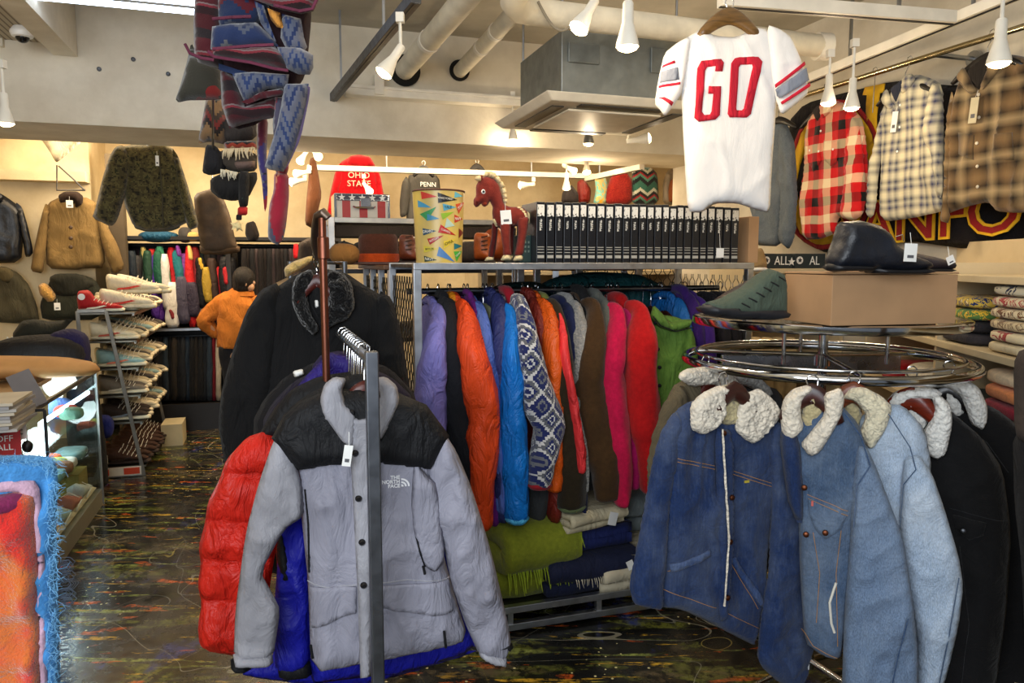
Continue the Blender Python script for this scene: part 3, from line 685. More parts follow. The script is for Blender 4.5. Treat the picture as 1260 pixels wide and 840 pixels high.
piece('shoulder_panel', f2, rp, [(318, 536), (335, 505), (358, 478), (392, 462), (440, 455), (480, 470), (500, 500), (500, 540), (420, 548), (350, 540)], .06, BLK, y0=-.01, R=.05, h=.014, fold=folds(.01, 7, 4, .4))
def shoulders(name, label, D, pts, mat, cat='jacket', T=.04, y0=0, low=None, lowmat=None, extra=None, amp=.014):
    g = Fr(400, 500, D=D, yaw=14); o = clothing(name, label, cat, g, None)
    piece('body', g, o, pts, T, mat, R=.05, h=.016, fold=folds(amp, 7, 2.5, .4))
    return o, g
BLU = nylon((22, 26, 150), .5, .4); PUR = nylon((46, 34, 120), .5, .5)
o, g = shoulders('shell_jacket', 'cobalt blue and black shell jacket hanging directly behind the grey one', 1.90, [(352, 510), (385, 488), (430, 480), (480, 490), (530, 520), (555, 560), (600, 740), (585, 800), (500, 828), (400, 838), (385, 845), (372, 760), (362, 640), (350, 560)], BLU, T=.035)
piece('sleeve', g, o, [(352, 560), (366, 600), (378, 650), (384, 740), (382, 818), (340, 828), (336, 760), (342, 690), (344, 640)], .035, BLU, y0=-.01, R=.03, h=.012, fold=folds(.014, 9, 4, .5)); piece('sleeve_panel', g, o, [(344, 640), (352, 660), (362, 712), (346, 712), (340, 680)], .04, BLK, y0=-.012, R=.02, h=.012)
piece('cuff', g, o, [(341, 812), (382, 808), (384, 830), (344, 834)], .04, BLK, y0=-.01, R=.02, h=.01)
piece('sleeve', g, o, [(590, 740), (604, 770), (610, 800), (575, 800), (568, 770)], .035, BLU, y0=.02, R=.03, h=.012, fold=folds(.01, 9, 4, .5))
piece('shoulder_panel', g, o, [(352, 505), (385, 480), (430, 468), (480, 476), (520, 500), (548, 540), (540, 556), (352, 556)], .042, BLK, R=.04, h=.014, fold=folds(.008, 7, 3))
o, g = shoulders('shell_jacket', 'royal blue shell jacket whose hem shows below the grey parka', 1.98, [(370, 500), (430, 470), (500, 500), (545, 560), (562, 700), (568, 800), (590, 800), (470, 838), (400, 845), (300, 832), (296, 822), (340, 812), (352, 640)], BLU, amp=.02)
o, g = shoulders('padded_jacket', 'dark purple jacket with bright blue collar on the rack behind the red puffer', 2.18, [(322, 520), (335, 495), (360, 470), (395, 452), (440, 448), (480, 462), (510, 490), (520, 620), (500, 700), (360, 700), (330, 620)], cloth((22, 16, 38)), T=.05)
piece('collar', g, o, [(392, 445), (405, 432), (425, 436), (440, 446), (430, 462), (405, 470), (380, 474), (360, 482), (372, 466)], .035, PUR, y0=-.03, R=.025, h=.012, fold=folds(.012, 12, 8))
o, g = shoulders('padded_jacket', 'black padded jacket on the rack between the red puffer and the black coat', 2.26, [(310, 520), (325, 490), (352, 462), (390, 444), (440, 440), (480, 452), (515, 490), (525, 620), (500, 720), (360, 720), (318, 640)], cloth((14, 13, 17)), T=.05)
piece('collar', g, o, [(382, 452), (396, 434), (420, 430), (442, 438), (436, 456), (400, 466)], .035, cloth((40, 30, 66)), y0=-.02, R=.025, h=.012, fold=folds(.01, 12, 8))
piece('neck_label', g, o, [(361, 454), (373, 451), (375, 459), (363, 462)], .006, TAGW, y0=-.055, R=.004, h=.008)
rack_hang(1.80, 468, 'burgundy wooden hanger inside the grey shell jacket collar', fwd=-.02)
for D, yn in ((1.90, 478), (1.98, 478), (2.06, 470)): rack_hang(D, yn, 'wooden hanger crowded on the front rack rail behind the grey jacket', .16)
for D, yn in ((2.18, 462), (2.26, 458)): rack_hang(D, yn, 'wooden hanger crowded on the front rack rail behind the grey jacket', .16)
for D, yn in ((1.85, 490), (1.94, 490), (2.02, 490), (2.12, 485)): rack_hang(D, yn, 'wooden hanger crowded on the front rack rail behind the grey jacket', .14)
# ---------------------------------------------------------------- black coat on the copper pole
f3 = Fr(385, 420, D=2.42, yaw=10); BC = cloth((10, 10, 12), .9, .45)
ct = clothing('overcoat', 'long black coat with fur collar hanging on the copper-brown pole', 'coat', f3)
_, cf = piece('body', f3, ct, [(366, 336), (395, 330), (425, 335), (450, 352), (478, 368), (490, 395), (502, 470), (520, 560), (518, 700), (420, 720), (310, 700), (300, 600), (302, 480), (318, 400), (330, 360)], .07, BC, R=.08, h=.018, fold=folds(.016, 5, 1.5, .3))
piece('sleeve', f3, ct, [(322, 356), (345, 346), (350, 400), (338, 480), (325, 540), (312, 590), (288, 586), (276, 560), (270, 520), (274, 480), (288, 430), (303, 385)], .06, BC, y0=-.02, R=.055, h=.016, fold=folds(.016, 6, 3, .3, .3))
piece('sleeve', f3, ct, [(466, 356), (482, 366), (492, 400), (500, 450), (510, 520), (495, 540), (470, 500), (456, 420)], .06, BC, y0=-.02, R=.055, h=.016, fold=folds(.016, 6, 3, .3, -.3))
FURB = sherpa((14, 13, 14))
piece('fur_collar', f3, ct, [(362, 350), (368, 338), (384, 330), (390, 340), (380, 360), (384, 384), (395, 402), (388, 412), (372, 396), (362, 374)], .035, FURB, y0=-.07, R=.03, h=.008, fold=folds(.01, 30, 30, 1))
piece('fur_collar', f3, ct, [(404, 332), (422, 334), (434, 348), (438, 376), (428, 392), (412, 398), (404, 404), (400, 392), (406, 370), (402, 346)], .035, FURB, y0=-.07, R=.03, h=.008, fold=folds(.01, 30, 30, 1))
piece('coat_lining', f3, ct, [(380, 342), (408, 342), (410, 372), (396, 398), (382, 376)], .03, cloth((10, 10, 12)), y0=-.045, R=.03, h=.012)
piece('neck_label', f3, ct, [(389, 368), (394, 367), (395, 376), (390, 377)], .005, TAGW, y0=-.08, R=.003, h=.006)
hang_in(f3, 391, 312, 338, 'reddish wooden hanger carrying the black fur-collared coat', .13, fwd=-.06)
m = MB(); 
for i in range(4): m.tube([P(386+4*i, 312, 2.3), P(384+4*i, 322, 2.31), P(388+3*i, 332, 2.33), P(392, 338, 2.36)], .0022, 6)
o = m.build('hook_cluster', CHROME, smooth=True); tag(o, 'tangle of chrome hanger hooks on the copper pole above the black coat', 'hanger hooks', kind='stuff')
m = MB(); q = P(388, 345, 3.0); zr = P(388, 322, 3.0).z; m.tube([(q.x-.1, q.y, .02), (q.x-.1, q.y, zr), (q.x+.12, q.y, zr), (q.x+.12, q.y, .02)], .011, 10); m.box((q.x, q.y, .012), (.3, .04, .024)); tag(m.build('garment_rack', RK, smooth=True), 'plain clothes rail mostly hidden behind the black fur-collared coat', 'clothes rack')
# tan coat peeking behind the black coat
f4 = Fr(345, 350, D=3.0, yaw=10); o = clothing('shearling_coat', 'tan coat shoulder with cream fur trim peeking above the black coat', 'coat', f4)
piece('body', f4, o, [(318, 362), (335, 350), (360, 338), (390, 332), (430, 345), (440, 400), (420, 520), (340, 520), (318, 430)], .05, cloth((150, 122, 84)), R=.05, h=.02, fold=folds(.01))
piece('fur_trim', f4, o, [(350, 330), (360, 322), (384, 314), (388, 320), (370, 332), (352, 342)], .03, sherpa((222, 190, 120)), y0=-.02, R=.02, h=.01, fold=folds(.008, 30, 30, 1))
# ================================================================ ROUND RACK
RC = P(1012, 443, 2.56); ring_z = RC.z; RR_ = .467
rr = empty('round_rack', (RC.x, RC.y, 0), 'chrome round clothes rack with a top shelf, holding the sherpa-collared jackets', 'clothes rack')
m = MB(); m.tube([(RR_*cos(2*pi*k/64), RR_*sin(2*pi*k/64), ring_z) for k in range(64)], .0155, 14, closed=True); m.build('outer_ring', CHROME, rr, smooth=True)
m = MB(); m.tube([(.43*cos(2*pi*k/64), .43*sin(2*pi*k/64), ring_z+.022) for k in range(64)], .006, 10, closed=True); m.build('inner_ring', CHROME, rr, smooth=True)
for k in range(3):
    a = 2*pi*k/3+.4; m = MB(); m.tube([(0, 0, ring_z+.02), (RR_*cos(a), RR_*sin(a), ring_z)], .008, 10); m.build('spoke', CHROME, rr, smooth=True)
m = MB(); m.tube([(0, 0, .03), (0, 0, ring_z+.16)], .0165, 18); m.build('centre_pole', CHROME, rr, smooth=True)
m = MB(); m.lathe([(.02, ring_z-.02), (.028, ring_z-.018), (.028, ring_z+.02), (.02, ring_z+.022)], n=20); m.build('pole_collar', CHROME, rr, smooth=True)
TZ = P(1012, 402, 2.14).z
m = MB(); m.lathe([(.001, TZ-.012), (.425, TZ-.012), (.43, TZ-.026), (.442, TZ-.026), (.445, TZ-.02), (.445, TZ-.002), (.44, TZ+.002), (.42, TZ+.002), (.42, TZ-.002), (.001, TZ-.002)], n=72); m.build('top_shelf', CHROME, rr, smooth=True)
for k in range(3):
    a = 2*pi*k/3+pi/2; m = MB(); m.tube([(.2*cos(a), .2*sin(a), ring_z), (.2*cos(a), .2*sin(a), TZ-.01)], .007, 10); m.build('shelf_support', CHROME, rr, smooth=True)
m = MB(); m.box((.02, .15, ring_z-.03), (.66, .02, .06)); m.build('cross_plate', metal((200, 200, 205), .25, 'plate'), rr, bevel=.003)
for k in range(4):
    a = pi/2*k+.5; m = MB(); m.tube([(0, 0, .06), (.3*cos(a), .3*sin(a), .035), (.45*cos(a), .45*sin(a), .015)], .012, 12); m.build('foot', CHROME, rr, smooth=True)
SH = sherpa((236, 226, 208)); SHW = sherpa((238, 236, 230)); LIN = sherpa((196, 182, 140))
THD = plastic((178, 128, 70), .7, 0, 'orange_thread')
def ring_pt(x, y=445):
    """point on the near half of the ring seen at pixel x"""
    r = ray(x, y); lo = Vector((RC.x, RC.y, 0)); d = Vector((r.x, r.y, 0)); A = d.dot(d); B = -2*d.dot(lo); C_ = lo.dot(lo)-RR_*RR_
    t = (-B-sqrt(max(0, B*B-4*A*C_)))/2/A; return Vector((d.x*t, d.y*t, ring_z+.0155))
def jk(label, f, group=None): return clothing('denim_jacket', label, 'jacket', f, group)
fur = lambda: folds(.0045, 60, 60, 1.0)
RTOP = ring_z+.0155
# A dark blue
DA = denim((26, 45, 84), .12); DAL = denim((26, 45, 84), .08, key='denim_seam')
fA = Fr(885, 620, D=2.06, yaw=22)
A_ = jk('dark blue denim jacket with cream sherpa collar, leftmost in front of the round rack', fA)
_, af = piece('body', fA, A_, [(838, 498), (880, 482), (926, 486), (950, 505), (962, 540), (948, 640), (932, 796), (900, 780), (870, 764), (840, 750), (810, 746), (812, 650), (814, 580), (818, 520)], .05, DA, R=.06, h=.011, fold=folds(.018, 6, 1.8, .35, .1))
piece('sleeve', fA, A_, [(828, 503), (838, 520), (830, 560), (820, 620), (815, 690), (810, 747), (790, 742), (776, 739), (771, 716), (788, 635), (800, 565), (810, 530)], .04, DA, y0=-.012, R=.035, h=.010, fold=folds(.01, 8, 4, .4, .4))
piece('sleeve', fA, A_, [(940, 512), (952, 520), (967, 548), (982, 620), (991, 700), (992, 765), (980, 805), (966, 836), (945, 826), (922, 806), (923, 760), (934, 690), (938, 600), (934, 550)], .048, DA, y0=-.058, R=.045, h=.010, fold=folds(.014, 8, 4, .4, -.4))
piece('cuff', fA, A_, [(772, 714), (812, 722), (810, 748), (788, 744), (776, 740)], .043, DAL, y0=-.014, R=.025, h=.01)
piece('cuff', fA, A_, [(922, 786), (970, 806), (980, 808), (966, 838), (945, 830), (921, 808)], .052, DAL, y0=-.06, R=.03, h=.01)
piece('collar_lining', fA, A_, [(868, 478), (890, 470), (915, 478), (918, 505), (900, 520), (884, 522), (872, 505)], .02, LIN, y0=-.028, R=.02, h=.01, fold=fur())
piece('sherpa_collar', fA, A_, [(839, 494), (852, 480), (871, 471), (884, 473), (878, 486), (881, 505), (868, 523), (853, 531), (838, 524)], .032, SH, y0=-.055, R=.022, h=.006, fold=fur())
piece('sherpa_collar', fA, A_, [(895, 496), (906, 480), (920, 474), (936, 486), (947, 502), (939, 517), (914, 542), (903, 536), (892, 526)], .032, SH, y0=-.058, R=.022, h=.006, fold=fur())
piece('front_placket', fA, A_, [(868, 522), (890, 526), (892, 640), (886, 750), (874, 760), (872, 640)], .012, DAL, y0=-.05, R=.01, h=.01, fold=folds(.003, 5, 5))
def furline(f, o, pts, y, r=.005):
    m = MB(); q = []
    P_ = f.poly(pts)
    for i in range(len(P_)-1):
        for k in range(8): q.append((P_[i][0]+(P_[i+1][0]-P_[i][0])*k/8, P_[i][1]+(P_[i+1][1]-P_[i][1])*k/8))
    m.tube([(a+random.uniform(-.001, .001), y, b) for a, b in q], [r*random.uniform(.7, 1.3) for _ in q], 8); m.build('sherpa_edge', SH, o, smooth=True)
furline(fA, A_, [(871, 522), (874, 580), (879, 651), (873, 745)], -.066, .003)
def snaps(f, o, pts, y, mat=None, r=.0075):
    for (x, yy) in pts:
        a, b = f.ab(x, yy); m = MB(); m.lathe([(r*1.1, 0), (r, .004), (r*.6, .006), (.0005, .0065)], (a, y, b), 14, axis=(0, -1, 0)); m.build('button', mat or metal((120, 72, 50), .4, 'copper_button'), o, smooth=True)
snaps(fA, A_, [(873, 527), (883, 604), (881, 657), (878, 724)], -.063)
def stitch(f, o, pts, fn, mat=THD, nm='stitching', off=.0015): seam(nm, f.poly(pts), fn, mat, o, .0008, off)
for dy in (0, 4): stitch(fA, A_, [(824, 560+dy), (872, 570+dy)], af); stitch(fA, A_, [(893, 576+dy), (945, 592+dy)], af)
for pts in ([(817, 690), (862, 670), (863, 677), (819, 699)], [(891, 684), (897, 681), (930, 733), (927, 741)]): decal('welt_pocket', fA.poly(pts), af, denim((40, 62, 106), .2, key='welt'), A_, off=.006, h=.01)
for pts in ([(816, 699), (863, 678)], [(899, 690), (930, 738)], [(893, 690), (925, 744)]): stitch(fA, A_, pts, af)
stitch(fA, A_, [(812, 722), (870, 740)], af); stitch(fA, A_, [(886, 748), (930, 770)], af)
a, b = fA.ab(911, 589); MB().box((a, af(a, b)-.003, b), (.016, .003, .007)).build('chest_label', plastic((190, 170, 60), .6), A_)
hang_in(fA, 890, 446, 469, 'dark brown wooden hanger under the dark blue denim jacket collar', .15, wood((58, 24, 18)), -.05, thick=1.2, top=RTOP)
# F olive behind A, and G
fF = Fr(850, 520, D=2.42, yaw=30); F_ = clothing('corduroy_jacket', 'olive brown jacket with cream sherpa collar half hidden behind the dark denim one', 'jacket', fF)
OL = cloth((92, 82, 62), .9, .5)
piece('body', fF, F_, [(835, 468), (870, 462), (905, 470), (930, 500), (930, 640), (850, 660), (800, 600), (806, 540), (818, 495)], .05, OL, R=.05, h=.014, fold=folds(.012, 6, 2))
piece('sleeve', fF, F_, [(832, 470), (842, 490), (832, 540), (815, 590), (800, 640), (792, 620), (790, 575), (798, 530), (812, 492)], .045, OL, y0=-.03, R=.04, h=.014, fold=folds(.012, 7, 4, .4, .4))
piece('sherpa_collar', fF, F_, [(826, 464), (834, 452), (860, 449), (886, 455), (900, 468), (890, 478), (866, 472), (842, 474)], .035, SH, y0=-.04, R=.025, h=.008, fold=fur())
hang_in(fF, 868, 440, 462, 'wooden hanger on the left of the ring under the olive jacket', .15, top=RTOP)
fG = Fr(915, 500, D=2.75, yaw=20); G_ = clothing('denim_jacket', 'grey jacket with grey sherpa collar at the far side of the round rack', 'jacket', fG)
piece('body', fG, G_, [(895, 480), (930, 470), (960, 480), (975, 520), (975, 700), (890, 700)], .05, cloth((58, 58, 60)), R=.05, h=.02, fold=folds(.012))
piece('sherpa_collar', fG, G_, [(893, 462), (902, 450), (918, 455), (934, 470), (942, 482), (932, 488), (914, 474), (898, 470)], .03, sherpa((176, 172, 166)), y0=-.05, R=.022, h=.009, fold=fur())
# B mid blue trucker
DB = denim((66, 86, 114), .38, (150, 164, 180)); DBs = denim((102, 122, 150), .3, (164, 178, 194), 'denim_sleeve'); DBL = denim((52, 76, 112), .2, key='denim_seam_b')
fB = Fr(1040, 620, D=1.98, yaw=-20); B_ = jk('mid blue faded denim trucker jacket with flap pocket, second from left on the round rack', fB)
_, bf_ = piece('body', fB, B_, [(962, 520), (985, 506), (1012, 492), (1035, 498), (1056, 520), (1070, 560), (1062, 620), (1050, 700), (1040, 780), (1034, 812), (1010, 806), (990, 790), (984, 700), (982, 600)], .045, DB, R=.055, h=.010, fold=folds(.013, 7, 2.5, .4, .1))
piece('sleeve', fB, B_, [(1054, 545), (1066, 548), (1077, 572), (1096, 622), (1109, 655), (1122, 740), (1128, 800), (1126, 870), (1034, 870), (1038, 745), (1046, 650), (1046, 600)], .05, DBs, y0=-.035, R=.045, h=.010, fold=folds(.012, 9, 4, .4, -.4))
seam('shoulder_seam', fB.poly([(1036, 502), (1056, 530), (1068, 566), (1052, 590), (1048, 640)]), lambda a, b: -.058, DBL, B_, .0018)
piece('inner_front', fB, B_, [(958, 530), (975, 520), (984, 540), (988, 580), (988, 640), (980, 640), (968, 610)], .03, DAL, y0=-.02, R=.03, h=.012, fold=folds(.01, 8, 3))
piece('collar_lining', fB, B_, [(985, 484), (1010, 478), (1016, 500), (1000, 528), (986, 520)], .015, LIN, y0=-.02, R=.015, h=.01, fold=fur())
piece('sherpa_collar', fB, B_, [(960, 506), (964, 488), (975, 476), (996, 470), (1002, 476), (988, 488), (985, 505), (989, 524), (976, 537), (962, 531)], .03, SH, y0=-.04, R=.02, h=.006, fold=fur())
piece('sherpa_collar', fB, B_, [(1012, 481), (1033, 473), (1038, 486), (1034, 508), (1023, 528), (1008, 552), (996, 557), (984, 542), (996, 528), (1014, 505)], .032, SH, y0=-.055, R=.02, h=.006, fold=fur())
decal('pocket_flap', fB.poly([(994, 610), (1040, 630), (1034, 645), (1015, 657), (1002, 645), (995, 628)]), bf_, DB, B_, off=.006, h=.01); snaps(fB, B_, [(1014, 646), (989, 592), (991, 648)], -.062)
for pts in ([(994, 610), (1042, 630)], [(993, 605), (1042, 624)], [(996, 628), (1003, 643), (1015, 655), (1033, 643), (1038, 631)], [(1000, 650), (1008, 700), (1004, 760)], [(1034, 648), (1028, 700), (1030, 790)]): stitch(fB, B_, pts, bf_)
stitch(fB, B_, [(986, 770), (1000, 790), (1030, 806)], bf_)
seam('worn_pocket_edge', fB.poly([(1028, 712), (1020, 735), (1022, 760), (1026, 772)]), bf_, plastic((220, 216, 204), .9), B_, .0035, .002); seam('side_seam', fB.poly([(1112, 745), (1100, 790), (1090, 838)]), lambda a, b: -.078, DBL, B_, .0018)
a, b = fB.ab(999, 615); MB().box((a, bf_(a, b)-.008, b), (.006, .003, .014)).build('side_tab', plastic((196, 96, 90), .6), B_)
hang_in(fB, 1000, 446, 474, 'dark brown wooden hanger in the mid blue denim jacket', .15, wood((58, 24, 18)), -.035, thick=1.3, top=RTOP)
# C light blue
DC = denim((158, 176, 198), .6, (214, 222, 230)); 
fC = Fr(1120, 620, D=2.02, yaw=-24); C_ = jk('pale blue washed denim jacket with cream sherpa collar, third from left on the round rack', fC)
_, cf_ = piece('body', fC, C_, [(1050, 520), (1085, 498), (1112, 500), (1140, 530), (1148, 580), (1135, 700), (1120, 800), (1100, 860), (1060, 860), (1060, 640)], .045, DC, y0=.03, R=.05, h=.012, fold=folds(.014, 6, 2.5, .4))
piece('sleeve', fC, C_, [(1112, 560), (1130, 556), (1146, 580), (1160, 620), (1178, 680), (1184, 716), (1178, 766), (1165, 820), (1150, 870), (1125, 880), (1128, 780), (1112, 700), (1106, 640), (1108, 590)], .05, DC, y0=-.03, R=.045, h=.010, fold=folds(.012, 8, 3.5, .4, -.3))
seam('shoulder_seam', fC.poly([(1092, 505), (1118, 545), (1125, 572), (1110, 590), (1106, 640)]), lambda a, b: -.05, DB, C_, .0015); seam('side_seam', fC.poly([(1176, 700), (1164, 770), (1150, 840)]), lambda a, b: -.062, DB, C_, .0015)
piece('sherpa_collar', fC, C_, [(1036, 488), (1046, 476), (1062, 474), (1085, 486), (1098, 499), (1090, 526), (1072, 553), (1056, 534), (1066, 508), (1052, 492)], .032, sherpa((236, 226, 196)), y0=-.02, R=.02, h=.006, fold=fur())
piece('collar_lining', fC, C_, [(1034, 484), (1050, 490), (1062, 506), (1056, 530), (1040, 514)], .015, LIN, y0=.01, R=.015, h=.01, fold=fur())
hang_in(fC, 1052, 446, 474, 'light brown wooden hanger in the pale blue denim jacket', .14, wood((110, 52, 26)), -.01, thick=1.4, top=RTOP)
# D black denim
DD = denim((15, 15, 17), .05, (70, 70, 72)); DDL = denim((40, 40, 42), .05, key='denim_seam_k')
fD = Fr(1165, 640, D=2.14, yaw=-24); D__ = jk('black denim jacket with white sherpa collar and inner label, fourth on the round rack', fD)
_, df = piece('body', fD, D__, [(1100, 520), (1140, 500), (1172, 508), (1210, 540), (1236, 580), (1246, 660), (1240, 760), (1225, 860), (1120, 870), (1110, 640)], .06, DD, y0=.02, R=.06, h=.013, fold=folds(.013, 6, 2.5, .4))
piece('sherpa_collar', fD, D__, [(1090, 492), (1100, 480), (1122, 474), (1150, 476), (1160, 484), (1144, 490), (1118, 489), (1106, 500), (1100, 508)], .028, SHW, y0=-.02, R=.02, h=.007, fold=fur())
piece('sherpa_collar', fD, D__, [(1144, 484), (1156, 484), (1168, 496), (1170, 520), (1162, 556), (1150, 562), (1126, 546), (1128, 536), (1142, 516), (1149, 500)], .032, SHW, y0=-.045, R=.022, h=.006, fold=fur())
piece('collar_lining', fD, D__, [(1100, 500), (1140, 496), (1146, 512), (1128, 540), (1108, 522)], .02, SHW, y0=-.01, R=.02, h=.008, fold=fur())
a, b = fD.ab(1123, 530); MB().box((a, -.045, b), (.034, .003, .02)).build('neck_label', plastic((214, 204, 190), .7), D__); text('label_lettering', 'LEVIS', (a, -.048, b), .015, plastic((170, 40, 40), .7), D__, xs=.8)
decal('pocket_flap', fD.poly([(1172, 632), (1212, 640), (1208, 655), (1192, 662), (1176, 652)]), df, DD, D__, off=.006, h=.012); snaps(fD, D__, [(1182, 646)], -.052, DARKSTEEL)
stitch(fD, D__, [(1168, 624), (1240, 640)], df, DDL, off=.003); stitch(fD, D__, [(1172, 514), (1215, 545), (1240, 580)], df, DDL, off=.003)
stitch(fD, D__, [(1180, 670), (1190, 760), (1180, 850)], df, DDL, off=.003)
hang_in(fD, 1122, 446, 481, 'glossy red-brown wooden hanger in the black denim jacket', .16, wood((110, 36, 18), .2), -.03, thick=1.6, top=RTOP)
# E black denim behind
fE = Fr(1215, 600, D=2.26, yaw=-24); E_ = jk('second black denim jacket with white sherpa collar at the right of the round rack', fE)
_, ef = piece('body', fE, E_, [(1150, 510), (1190, 492), (1222, 500), (1262, 530), (1300, 570), (1310, 700), (1300, 870), (1160, 870), (1150, 650)], .06, DD, R=.06, h=.016, fold=folds(.013, 6, 2.5, .4))
piece('sleeve', fE, E_, [(1246, 525), (1266, 535), (1290, 570), (1310, 700), (1310, 870), (1260, 870), (1254, 700), (1246, 600)], .05, DD, y0=-.05, R=.04, h=.016, fold=folds(.012, 7, 4, .4))
piece('sherpa_collar', fE, E_, [(1132, 478), (1142, 466), (1162, 460), (1184, 462), (1202, 474), (1212, 496), (1212, 514), (1206, 526), (1192, 518), (1186, 500), (1180, 484), (1164, 474), (1146, 474)], .03, SHW, y0=-.055, R=.02, h=.006, fold=fur())
piece('collar_lining', fE, E_, [(1160, 476), (1178, 484), (1188, 506), (1176, 512), (1160, 500)], .02, SHW, y0=-.03, R=.02, h=.01, fold=fur())
hang_in(fE, 1168, 440, 472, 'black wooden hanger at the right of the ring in the second black denim jacket', .15, wood((20, 16, 16), .25), -.03, thick=1.4, top=RTOP)
fK = Fr(1262, 600, D=1.75, yaw=-30); K_ = clothing('coat', 'dark coat edge with a taupe collar at the right border of the photo', 'coat', fK)
piece('body', fK, K_, [(1246, 530), (1290, 520), (1340, 560), (1340, 860), (1268, 860), (1258, 700), (1248, 620)], .05, cloth((20, 19, 20)), R=.05, h=.02, fold=folds(.01)); piece('collar', fK, K_, [(1246, 445), (1254, 428), (1290, 428), (1300, 540), (1262, 545), (1247, 530)], .04, cloth((62, 52, 46)), y0=-.03, R=.04, h=.014, fold=folds(.004))
# ---------------------------------------------------------------- shoe box and boots on the top shelf
CB = plastic((176, 138, 100), .8, 0, 'cardboard', .04, .05)
tz = TZ+.003
A1 = pz(957, 391, tz); A2 = pz(1022, 401.5, tz); A3 = pz(1179, 405, tz)
ux = Vector((cos(radians(12)), sin(radians(12)), 0)); uy = Vector((-ux.y, ux.x, 0)); Wd = .24
H_ = .152; Lb = .42; A2 = P(1022, 401.5, 2.12); A2.z = tz
bx = empty('shoe_box', A2+Vector((0, 0, 0)), 'plain brown cardboard shoe box on the chrome rack top shelf', 'box', rz=atan2(ux.y, ux.x))
m = MB(); m.box((Lb/2, Wd/2, H_/2-.002), (Lb, Wd, H_-.006)); m.build('box_body', CB, bx, bevel=.002)
m = MB(); m.box((Lb/2, Wd/2, H_), (Lb+.003, Wd+.003, .006)); m.build('lid_flap', CB, bx, bevel=.0015)
def profshoe(name, label, fr, upper, sole, umat, smat, T=.045, group=None, laces=None, tagat=None, extras=(), h=.012, cat='shoe', off=0):
    o = empty(name, fr.o, label, cat, group, fr.yaw)
    _, uf = inflate('upper', fr.poly(upper), T, umat, o, off, R=.032, h=.009, sm=0, fold=folds(.003, 10, 10, .5)); inflate('sole', fr.poly(sole), T+.004, smat, o, off, R=.012, h=h, sm=1, edge=0)
    if laces:
        for i in range(len(laces)-1):
            pass
        for (x, y, dx, dy) in laces: seam('lace', fr.poly([(x, y), (x+dx, y+dy)]), uf, extras[0] if extras else BLK, o, .0022, .001)
    return o, uf
fb = Fr(1082, 305, D=2.12, yaw=8); BL_ = leather((24, 28, 38), .4)
o, uf = profshoe('chukka_boot', 'black leather ankle boot with white price tag, resting on the cardboard box', fb, [(1034, 273), (1058, 271), (1078, 276), (1090, 286), (1098, 300), (1118, 312), (1140, 320), (1144, 330), (1120, 334), (1060, 332), (1020, 330), (1019, 318), (1028, 296)], [(1018, 322), (1060, 325), (1100, 331), (1144, 329), (1141, 338), (1100, 338), (1066, 336), (1062, 333), (1018, 335)], BL_, plastic((16, 17, 22), .5), .048)
fb2 = fb; price_tag(fb, o, 1101, 311, .038, .05, radians(2), lambda a, b: -.055); a, b = fb.ab(1090, 292); MB().tube([(a-.005, -.05, b), (a+.012, -.055, b+.006), (a+.02, -.05, b-.012)], .0012, 6).build('lace', CHROME, o, smooth=True)
fb3 = Fr(1100, 320, D=2.3, yaw=8); o, uf = profshoe('chukka_boot', 'black leather boot toe with small cream tag behind the first boot', fb3, [(1060, 300), (1110, 308), (1150, 316), (1172, 322), (1172, 332), (1060, 333)], [(1058, 328), (1172, 328), (1172, 336), (1058, 337)], leather((44, 38, 46), .5), plastic((16, 17, 22), .5), .045); price_tag(fb3, o, 1152, 320, .025, .025, radians(-25), lambda a, b: -.05)
fs = Fr(912, 362, D=2.18, yaw=24); GRN = cloth((70, 82, 70), .8, .3)
o, uf = profshoe('high_top_shoe', 'grey-green canvas high-top shoe with black rubber toe on the rack shelf', fs, [(868, 372), (890, 366), (916, 352), (936, 336), (946, 330), (958, 334), (962, 350), (962, 388), (920, 390), (872, 388)], [(864, 378), (872, 372), (900, 376), (962, 378), (962, 394), (900, 393), (868, 388)], GRN, plastic((30, 32, 38), .55), .045, laces=[(900+i*9, 372-i*6.4, 9, 5) for i in range(6)], extras=(plastic((20, 22, 24), .7),))
fs2 = Fr(905, 355, D=2.34, yaw=24); o, uf = profshoe('high_top_shoe', 'dark brown shoe half hidden behind the grey-green high-top', fs2, [(884, 366), (900, 356), (922, 344), (930, 350), (940, 375), (940, 385), (884, 385)], [(882, 376), (942, 376), (942, 388), (882, 388)], leather((48, 34, 30), .5), plastic((30, 28, 30), .55), .045)
# ================================================================ DISPLAY SHELF UNIT (centre)
UF = 2.72; uL = e12(pe2(518, 326, UF))[0]; uR = e12(pe2(921, 326, UF))[0]; UT = EYE-.001; UD = .60
UM = metal((206, 210, 216), .36, 'unit_steel'); UMD = metal((92, 94, 98), .42, 'unit_dark_steel')
un = empty('display_shelf', W((uL+uR)/2, UF+UD/2, 0), 'wide steel display shelf holding the row of coloured jackets under its top board', 'shelf unit', rz=YAW)
hw = (uR-uL)/2+.013; 
def upost(x, y, nm='post'): MB().box((x, y, UT/2-.01), (.03, .03, UT-.02)).build(nm, UM, un, bevel=.002)
for x in (-hw, hw):
    for y in (-UD/2+.015, UD/2): upost(x, y)
m = MB(); m.box((0, -UD/2+.012, UT-.013), (2*hw+.03, .03, .026)); m.build('top_rail', UM, un, bevel=.002)
m = MB(); m.box((0, .01, UT-.012), (2*hw+.02, UD, .014)); m.build('top_board', UMD, un, bevel=.002)
m = MB(); m.box((0, UD/2, UT-.015), (2*hw+.03, .03, .03)); m.build('top_rail', UM, un, bevel=.002)
UB = .115
m = MB(); m.box((0, 0, UB-.012), (2*hw, UD, .02)); m.build('bottom_board', UMD, un, bevel=.002)
